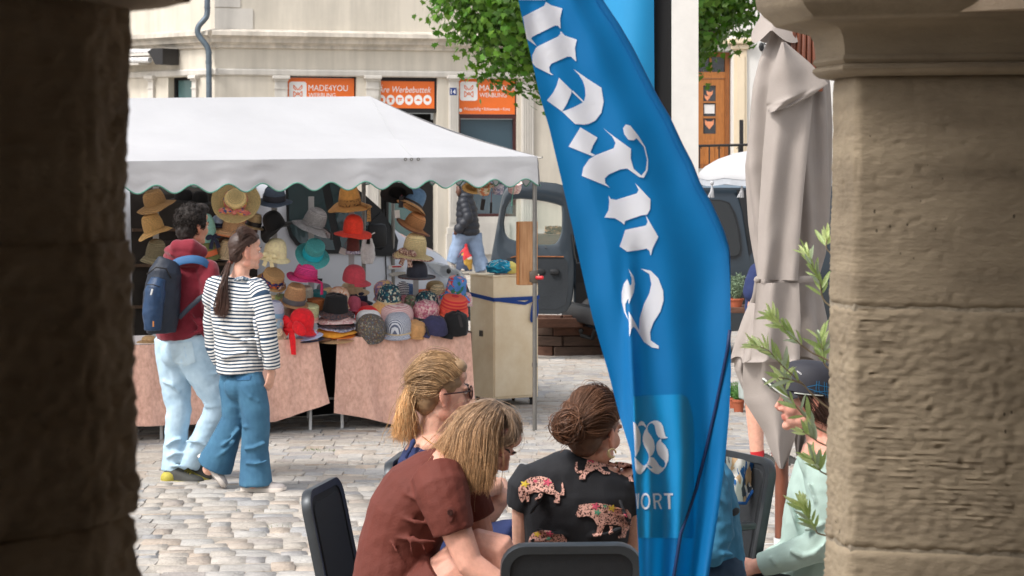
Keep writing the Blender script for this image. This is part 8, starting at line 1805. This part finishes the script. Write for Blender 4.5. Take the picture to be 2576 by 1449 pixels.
b = MB(); b.tube([drape(i / 20, 1) for i in range(21)], .006, 6); b.build('trim', M_btrim, sh_, 180)
b = MB(); b.tube([V(1800, 1291, 7.3), V(1846, 1288, 7.25)], [(.032, .014), (.032, .014)], 10, side=(0, 1, 0), round_ends=True); tag(b.build('phone_case', M_text, None, 60), 'worn black padded case held out right of the blue flag', 'case')

# ---- large folded parasol
DU = 11.3
def PU(px, py, d=0): return V(px, py, DU + d)
M_taupe = mk('taupe_canvas', (162, 152, 145), .8, .05, 3, .0012, 120, trans=.1)
um = thing('folded_parasol', 'large taupe parasol folded and tied around the middle, on a brown wooden pole', 'parasol', tuple(PU(1967, 1378)))
M_pole = mk('brown_pole', (112, 62, 42), .42, .2, 10, stretch=(3, 3, .6), coat=.2)
b = MB(); b.tube([PU(1972, 40), PU(1966, 1352)], .036, 14); b.build('pole', M_pole, um, 60)
b = MB(); b.tube([PU(1966, 1353), PU(1966, 1379)], .042, 14); b.box(PU(1966, 1384), (.5, .5, .03), None, 0, .01); b.build('base', M_steelw, um, 40)
b = MB()
for k in range(6): b.tube([PU(2000 + k * 12, 40, -.13), PU(1990 + k * 15, 230, -.14)], .014, 6)
b.build('rib', M_pole, um, 60, kind='stuff')
ys = [90, 150, 215, 320, 420, 560, 640, 690, 705, 722, 790, 850, 905]; xl = [1935, 1906, 1890, 1880, 1871, 1884, 1896, 1903, 1904, 1902, 1876, 1858, 1843]; xr = [2040, 2076, 2086, 2092, 2092, 2088, 2080, 2066, 2062, 2068, 2080, 2090, 2092]
def body(u, v):
    py = lerp(60, 905, v); a, c = interp(ys, xl, py), interp(ys, xr, py); th = 2 * math.pi * u; rx = (c - a) / 2; tied = math.exp(-((py - 705) / 70) ** 2)
    f = math.sin(th * 9 + 1.4 * math.sin(py / 160.) + 2 * math.sin(th)) ; f2 = math.sin(th * 5 + 2 + py / 300)
    k = 1 + (.14 + .06 * max(0, (py - 720) / 185)) * f * (1 - .75 * tied) + .05 * f2 * (1 - .6 * tied)
    ky = .75; x = (a + c) / 2 + math.cos(th) * rx * (1 + .4 * (k - 1)) * (.97); d = math.sin(th) * rx * ky * DU / F * k
    return PU(x, py + 8 * math.sin(th * 7) * max(0, (v - .93) / .07), d + .01 * noise.noise(Vec((th * 2, py / 60., 2))))
b = MB(); b.grid(body, 180, 90); b.build('canopy', M_taupe, um, 180)
def flap(name, rows, dep, seed, nu=26, nv=30, amp=.03, fr=9):
    b = MB(); vv = [i / (len(rows) - 1) for i in range(len(rows))]
    def fn(u, v):
        xl_ = interp(vv, [r[0] for r in rows], v); xr_ = interp(vv, [r[2] for r in rows], v); yl_ = interp(vv, [r[1] for r in rows], v); yr_ = interp(vv, [r[3] for r in rows], v)
        return PU(lerp(xl_, xr_, u), lerp(yl_, yr_, u), dep + amp * math.sin(u * fr + seed + v * 1.5) * (.4 + v * .6) - .05 * math.sin(math.pi * u) + .012 * noise.noise(Vec((u * 4, v * 4, seed))))
    b.grid(fn, nu, nv); b.grid(lambda u, v: fn(u, v) + Vec((0, .004, 0)), nu, nv); return b.build(name, M_taupe, um, 180)
flap('front_fold', [(1966, 106, 1976, 106), (1938, 190, 2040, 160), (1928, 262, 2083, 210), (1930, 272, 2046, 238), (1934, 284, 1990, 268)], -.27, 1, amp=.02)
flap('front_fold', [(1930, 270, 2046, 228), (1918, 400, 2040, 300), (1908, 560, 2022, 480), (1906, 640, 2012, 600), (1906, 702, 2008, 706)], -.225, 2.2, amp=.035, fr=8)
flap('front_fold', [(1905, 712, 2010, 712), (1896, 800, 2014, 800), (1890, 905, 2012, 902), (1878, 912, 2010, 910)], -.24, .5, amp=.04, fr=10)
flap('hanging_corner', [(1872, 860, 2000, 860), (1868, 960, 2046, 900), (1872, 1010, 2030, 990), (1920, 1085, 2004, 1090), (1945, 1150, 1985, 1150), (1960, 1178, 1972, 1180)], -.10, .8, amp=.045, fr=7)
flap('hanging_corner', [(2000, 860, 2090, 860), (1990, 1000, 2088, 980), (1996, 1090, 2040, 1080), (2004, 1150, 2020, 1150)], .02, 1.8, amp=.05)
flap('hanging_corner', [(1846, 880, 1900, 880), (1848, 930, 1900, 940), (1868, 980, 1900, 990)], .02, 1.8, amp=.03)
b = MB(); b.grid(lambda u, v: PU(1968 + (1 if v else 1) * math.cos(u * 2 * math.pi) * lerp(40, 72, v) - 6 * v, lerp(14, 84, v) + 34 * v * abs(math.sin(u * 2 * math.pi * 2 + .6)) - 10 * v, math.sin(u * 2 * math.pi) * lerp(.06, .15, v) - .03), 72, 8); b.build('vent_flap', M_taupe, um, 180)
st_ = [PU(1984 + 80 * math.cos(k * .2618), 705 - 5 * math.cos(k * .2618) + 2 * math.sin(k * 3), math.sin(k * .2618) * .155 - .09 * (math.sin(k * .2618) < 0)) for k in range(25)]
b = MB(); b.tube(st_, [(.017, .004)] * 25, 6, side=(0, 0, 1)); b.ell(PU(1906, 704, -.16), (.02, .016, .02)); b.tube([PU(1904, 708, -.16), PU(1900, 735, -.17), PU(1894, 762, -.16)], [(.012, .003)] * 3, 6, side=(1, 0, 0)); b.tube([PU(1905, 708, -.15), PU(1904, 740, -.16), PU(1900, 758, -.15)], [(.010, .003)] * 3, 6, side=(1, 0, 0)); b.build('tie_strap', M_taupe, um, 60)

# ---- banner post behind the flag
DB = 8.2
M_postw = mk('white_post_paint', (232, 229, 224), .6, .05, 9); M_lblue = mk('light_blue_banner', (36, 150, 208), .6, .05, 2, trans=.25); M_matte = mk('matte_black', (10, 10, 12), .8, .05)
bnp = thing('banner_post', 'white square post with a black side and a light blue banner, behind the feather flag', 'banner', (V(1724, 500, DB).x, DB, 0))
p = V(1723.5, 0, DB); b = MB(); b.box((p.x, DB + .06, 2.1), (67 * DB / F, .12, 4.2)); b.build('post', M_postw, bnp)
p = V(1664, 0, DB); b = MB(); b.box((p.x, DB + .05, 2.15), (52 * DB / F, .07, 4.0)); b.build('side_panel', M_matte, bnp)
b = MB(); b.grid(lambda u, v: V(lerp(1470, 1642 + 7 * v, u), lerp(-520, 700, v), DB + .03 + .03 * math.sin(u * 5 + v * 2) - .03 * u), 20, 20); b.build('banner_cloth', M_lblue, bnp, 180)
# ---- feather flag
DF = 5.3
flL = [(-700, 1290), (-60, 1298), (0, 1304), (42, 1313), (143, 1336), (233, 1356), (324, 1382), (460, 1414), (568, 1439), (679, 1463), (801, 1491), (939, 1531), (1045, 1558), (1136, 1586), (1256, 1600), (1449, 1609), (1750, 1622)]
flR = [(-700, 1300), (-300, 1400), (0, 1508), (71, 1556), (130, 1590), (194, 1622), (256, 1654), (298, 1680), (366, 1711), (415, 1737), (470, 1758), (516, 1785), (585, 1817), (630, 1832), (700, 1836), (783, 1838), (939, 1839), (1045, 1834), (1150, 1825), (1291, 1807), (1449, 1783), (1750, 1735)]
fx = lambda T, y: interp([a for a, _ in T], [c for _, c in T], y)
def flD(px, py):
    u = (px - fx(flL, py)) / max(1, fx(flR, py) - fx(flL, py)); low = max(0, (py - 500) / 900)
    return DF + .010 * math.sin(u * 7 + py / 420.) + (.007 + .014 * low) * math.sin(u * 15 + 1 + py / 700.) * min(1, u * 5) + .010 * math.sin(px / 60. + py / 45. * .35) * low + .006 * noise.noise(Vec((px / 90., py / 160., 3))) + .05 * u - .03 * math.exp(-((px - 1590 - (py - 900) * .02) / 16) ** 2) * max(0, min(1, (py - 560) / 260)) ** 1.5
def mk_flag():
    m = mk('flag_blue', (0, 124, 192), .65, .06, 1.5, trans=.42); return m
M_flag = mk_flag(); M_print = mk('flag_print', (250, 250, 253), .6, .02, trans=.3); M_flagl = mk('flag_light_print', (0, 142, 208), .5, .05, 2); M_flagn = mk('flag_navy_sleeve', (10, 44, 92), .6, .1)
flag = thing('feather_flag', 'tall blue feather flag with white blackletter lettering and a newspaper logo', 'flag', (V(1690, 0, DF).x, DF, 0))
b = MB(); b.grid(lambda u, v: V(lerp(fx(flL, lerp(-700, 1750, v)), fx(flR, lerp(-700, 1750, v)), u), lerp(-700, 1750, v), flD(lerp(fx(flL, lerp(-700, 1750, v)), fx(flR, lerp(-700, 1750, v)), u), lerp(-700, 1750, v))), 90, 260); fo = b.build('cloth', M_flag, flag, 180)
b = MB(); b.tube([V(fx(flR, y) - 4, y, flD(fx(flR, y), y) + .008) for y in range(-690, 840, 18)], [min(.011, .002 + (830 - y) / 30000) for y in range(-690, 840, 18)], 8); b.build('pole_sleeve', M_flag, flag, 180)
sl = [(1836, 830), (1830, 880), (1818, 939), (1800, 1027), (1776, 1133), (1751, 1231), (1712, 1344), (1695, 1449), (1690, 1800)]
b = MB(); b.tube([V(x, y, flD(x, y) - .004) for x, y in sl], [(.0045, .004)] * 9, 8, side=(1, 0, 0)); b.build('pole', M_flagn, flag, 180); b = MB(); b.tube([V(1690, 1760, DF), (V(1690, 0, DF).x, DF, .03)], .012, 8); b.lathe([(0, .05), (.16, .045), (.17, 0)], 20, (V(1690, 0, DF).x, DF, 0)); b.build('foot', M_iron, flag, 40)
def flag_print(name, polys, z, mat=M_print, out=.003, parent=fo, cuts=4):
    if name == 'blackletter' and len(polys) > 1: return [flag_print(name, [q], z) for q in polys]
    mb = MB()
    for poly in polys:
        q, fs = tri_sub([z(x, y) for x, y in poly], cuts + 1); mb.add([V(x, y, flD(x, y) - out) for x, y in q], fs)
    o = mb.build(name, mat, parent, 180, fix=False); h = .8 * DF / F; o.data.normals_split_custom_set_from_vertices([Vec((flD(x + .8, y) - flD(x - .8, y), -2 * h, -(flD(x, y + .8) - flD(x, y - .8)))).normalized() for x, y in [(CX + q[0] / q[1] * F, HY + (CH - q[2]) / q[1] * F) for q in mb.v]]); return o
flag_print('light_field', [[(1000, 165), (1100, 158), (1340, 150), (1385, 170), (1410, 230), (1430, 330), (1440, 470), (1436, 800), (1430, 1180), (1300, 1178), (1035, 1176), (1022, 900), (1005, 500)]], zF, M_flagl, .0015, cuts=34)
flag_print('blackletter', [[(95, 0), (300, 0), (318, -60), (330, -120), (230, -150), (85, -120)], [(305, 15), (345, 40), (432, 65), (415, 140), (418, 222), (398, 200), (375, 198), (200, 285), (190, 300), (235, 358), (215, 345), (155, 302), (126, 130), (290, 45)],
 [(418, 240), (450, 275), (545, 308), (530, 370), (540, 478), (525, 465), (500, 440), (470, 440), (345, 495), (330, 520), (335, 560), (362, 582), (345, 580), (225, 520), (200, 490), (198, 430), (225, 375), (240, 360), (395, 285), (415, 265)],
 [(405, 602), (505, 700), (500, 730), (470, 800), (430, 866), (312, 780), (360, 720), (390, 660)], [(430, 866), (520, 832), (592, 795), (505, 712), (512, 700), (600, 787), (612, 740), (608, 680), (590, 625), (560, 580), (518, 535), (640, 620), (735, 680), (752, 790), (735, 875), (690, 935), (640, 960), (600, 967), (530, 962)],
 [(572, 988), (705, 1068), (670, 1130), (650, 1183), (690, 1205), (665, 1212), (480, 1138)],
 [(745, 990), (800, 1035), (965, 1155), (963, 1230), (985, 1310), (1045, 1362), (1080, 1320), (1090, 1240), (1065, 1140), (1008, 1072), (985, 1090), (945, 1085), (912, 1040), (903, 995), (925, 965), (960, 975), (1020, 1050), (1075, 1140), (1098, 1240), (1095, 1320), (1065, 1380), (1030, 1375), (935, 1308), (880, 1315), (790, 1355), (762, 1385), (765, 1420), (802, 1458), (780, 1445), (583, 1365), (595, 1300), (640, 1235), (690, 1205), (830, 1150), (845, 1110), (820, 1060)]], zJ)
flag_print('blackletter', [[(738, 70), (848, 188), (846, 260), (825, 298), (780, 305), (665, 345), (658, 372), (640, 355), (590, 325), (515, 320), (545, 265), (550, 200), (545, 160), (560, 185), (600, 192), (750, 145), (762, 120)], [(812, 300), (905, 460), (865, 540), (850, 597), (840, 560), (820, 545), (770, 555), (680, 568), (625, 530), (650, 460), (665, 410), (700, 402), (815, 378), (828, 350)],
 [(688, 690), (725, 745), (736, 800), (728, 860), (690, 950), (688, 905), (665, 950), (668, 1000), (692, 1070), (660, 1010), (640, 930), (640, 860), (655, 800), (680, 765), (690, 790), (700, 815), (712, 800), (713, 760)],
 [(778, 690), (850, 705), (905, 760), (940, 850), (943, 920), (920, 1000), (870, 1080), (845, 1150), (850, 1210), (908, 1250), (908, 1270), (860, 1262), (800, 1220), (745, 1130), (725, 1110), (710, 1130), (695, 1185), (692, 1060), (690, 1000), (720, 1050), (765, 1135), (770, 1050), (800, 950), (840, 870), (855, 800), (840, 730)]], zK)
zN = zoomf(1569.7, 1033.1, .18517)
flag_print('newspaper_logo', [[(124, 148), (165, 180), (205, 250), (225, 330), (225, 450), (205, 540), (160, 625), (150, 622), (145, 500), (137, 350)], [(308, 222), (275, 285), (257, 345), (254, 410), (270, 470), (305, 535), (332, 590), (338, 632), (355, 632), (392, 592), (415, 540), (420, 480), (405, 405), (365, 335), (330, 290), (318, 250), (322, 222)],
 [(192, 220), (195, 185), (215, 150), (240, 140), (270, 155), (303, 212), (295, 232), (270, 205), (240, 197), (210, 205)],
 [(145, 630), (205, 695), (250, 740), (280, 745), (310, 720), (332, 670), (338, 634), (370, 630), (400, 635), (440, 680), (480, 745), (520, 775), (550, 765), (562, 720), (545, 680), (500, 640), (460, 590), (437, 520), (438, 460), (455, 420), (495, 382), (505, 380), (508, 420), (560, 470), (595, 530), (606, 600), (600, 680), (565, 765), (520, 825), (470, 862), (430, 860), (380, 830), (310, 760), (270, 815), (230, 862), (205, 866), (180, 850), (155, 800), (148, 720)],
 [(305, 218), (330, 180), (365, 150), (410, 133), (455, 135), (500, 160), (530, 210), (545, 280), (560, 340), (570, 355), (592, 358), (594, 368), (560, 378), (510, 380), (470, 360), (440, 315), (428, 260), (415, 200), (390, 172), (370, 168), (345, 180), (325, 210), (318, 235)]], zN, cuts=1, out=.004)
flag_print('lettering', [[(186, 1125), (207, 1125), (197, 1332), (178, 1332)], [(161, 1125), (169, 1125), (186, 1290), (179, 1325)], [(541, 1122), (666, 1122), (666, 1150), (628, 1150), (632, 1335), (604, 1335), (590, 1150), (543, 1150)], [(392, 1125), (470, 1122), (505, 1145), (515, 1180), (500, 1220), (478, 1235), (518, 1335), (492, 1335), (455, 1245), (430, 1245), (434, 1335), (408, 1335)]], zN, cuts=1, out=.004)
flag_print('letter_counter', [[(420, 1150), (465, 1148), (486, 1165), (488, 1190), (470, 1218), (424, 1220)]], zN, M_flagl, .0055, cuts=1)
oo = [(293 + 66 * math.cos(a), 1230 + 112 * math.sin(a)) for a in [k * math.pi / 14 for k in range(29)]]; oi = [(293 + 42 * math.cos(a), 1230 + 84 * math.sin(a)) for a in [k * math.pi / 14 for k in range(29)]]
flag_print('lettering', [[oo[k], oo[k + 1], oi[k + 1], oi[k]] for k in range(28)], zN, cuts=1, out=.004)

# ---- olive sprays reaching past the pillar
DO = 5.62
M_oleaf = mk('olive_leaf', (176, 198, 124), .42, .18, 20, trans=.5); M_oleaf2 = mk('young_olive_leaf', (222, 236, 166), .42, .15, 20, trans=.5); M_oleaf3 = mk('silver_olive_leaf', (188, 202, 172), .5, .12, 20, trans=.4); M_twig = mk('olive_twig', (140, 124, 98), .8, .15, 30)
ol = thing('olive_tree', 'potted olive tree whose leafy sprays reach past the edge of the right pillar', 'tree', (V(2230, 0, DO).x, DO + .1, 0))
tx_ = V(2230, 0, DO).x; b = MB(); b.lathe([(0, 0), (.15, 0), (.2, .36), (.21, .38), (.19, .38), (.17, .33), (0, .33)], 24, (tx_, DO + .1, 0)); b.build('pot', M_terr, ol, 40)
b = MB(); b.tube([(tx_, DO + .1, .3), (tx_ - .02, DO + .1, .9), (tx_ + .01, DO + .08, 1.5), (tx_, DO + .08, 2.2)], [.024, .02, .015, .006], 8); b.build('trunk', M_twig, ol, 60)
lm = []
for m_ in (M_oleaf, M_oleaf2, M_oleaf3):
    me = bpy.data.meshes.new('leaf'); pr = [(0, .0), (.18, .075), (.4, .105), (.65, .09), (.85, .05)]; vs = [(0, 0, 0)]; 
    for t, w in pr[1:]: vs += [(-w, t, .03 - .10 * t * t), (0, t, -.10 * t * t), (w, t, .03 - .10 * t * t)]
    vs.append((0, 1, -.12)); fs = [(0, 2, 1), (0, 3, 2)]
    for k in range(3): a = 1 + 3 * k; fs += [(a, a + 1, a + 4, a + 3), (a + 1, a + 2, a + 5, a + 4)]
    fs += [(10, 11, 13), (11, 12, 13)]; me.from_pydata(vs, [], fs); me.materials.append(m_); me.shade_smooth(); lm.append(me)
ro = random.Random(17)
sprays = [([(2240, 1110), (2086, 1028), (2018, 965), (1971, 923), (1930, 880), (1890, 868)], .55, 15), ([(2018, 965), (1990, 955), (1950, 948)], .2, 5), ([(2240, 990), (2086, 908), (2039, 885), (1997, 851), (1960, 812), (1934, 792)], .5, 20), ([(2240, 830), (2088, 770), (2062, 712), (2040, 660), (2026, 640)], .35, 16), ([(2240, 1150), (2085, 1091), (2039, 1062), (1997, 1015), (1970, 968), (1976, 940)], .35, 13), ([(2240, 1180), (2084, 1123), (2047, 1104), (2020, 1085)], .55, 8), ([(2240, 1260), (2085, 1196), (2060, 1180), (2042, 1152)], .5, 9), ([(2240, 1370), (2077, 1347), (2050, 1330), (2030, 1290), (2018, 1262)], .4, 17), ([(2240, 1000), (2088, 930), (2070, 880), (2062, 850)], .4, 12), ([(2240, 700), (2094, 640), (2080, 600)], .7, 5)]
inv_o = ORG[ol.name]
for pts, t0, n in sprays:
    d0 = ro.uniform(-.05, .05); path = smooth_path([V(x, y, DO + d0 * (i > 0)) for i, (x, y) in enumerate(pts)], 6); m = len(path); b = MB(); b.tube(path, [.0032 * (1 - .65 * i / m) for i in range(m)], 6); br = b.build('branch', M_twig, ol, 60)
    for k in range(int(n * 1.7)):
        t = lerp(t0, .99, (k + ro.random() * .6) / int(n * 1.7)); i = min(int(t * (m - 1)), m - 2); p = path[i].lerp(path[i + 1], t * (m - 1) - i); d = (path[i + 1] - path[i]).normalized(); sd = 1 if k % 2 else -1
        n1 = d.orthogonal().normalized(); n1 = Matrix.Rotation(ro.uniform(0, 3.1) + (k % 2) * 3.14, 3, d) @ n1; out = (d * ro.uniform(.4, 1.0) + n1 * ro.uniform(.4, 1.0) + Vec((0, 0, .25))).normalized(); L_ = ro.uniform(.040, .064) * (1 - .25 * (t > .9))
        o = bpy.data.objects.new('leaf', lm[1 if (t > .72 and ro.random() < .75) else (0 if ro.random() < .7 else 2)]); COL.objects.link(o); o.parent = br; o.location = p - inv_o
        x_ = out.cross(Vec((ro.gauss(0, .5), -1, ro.gauss(.6, .5)))).normalized(); z_ = x_.cross(out); o.rotation_euler = Matrix((x_, out, z_)).transposed().to_euler(); o.scale = (L_ * ro.uniform(.85, 1.15),) * 3
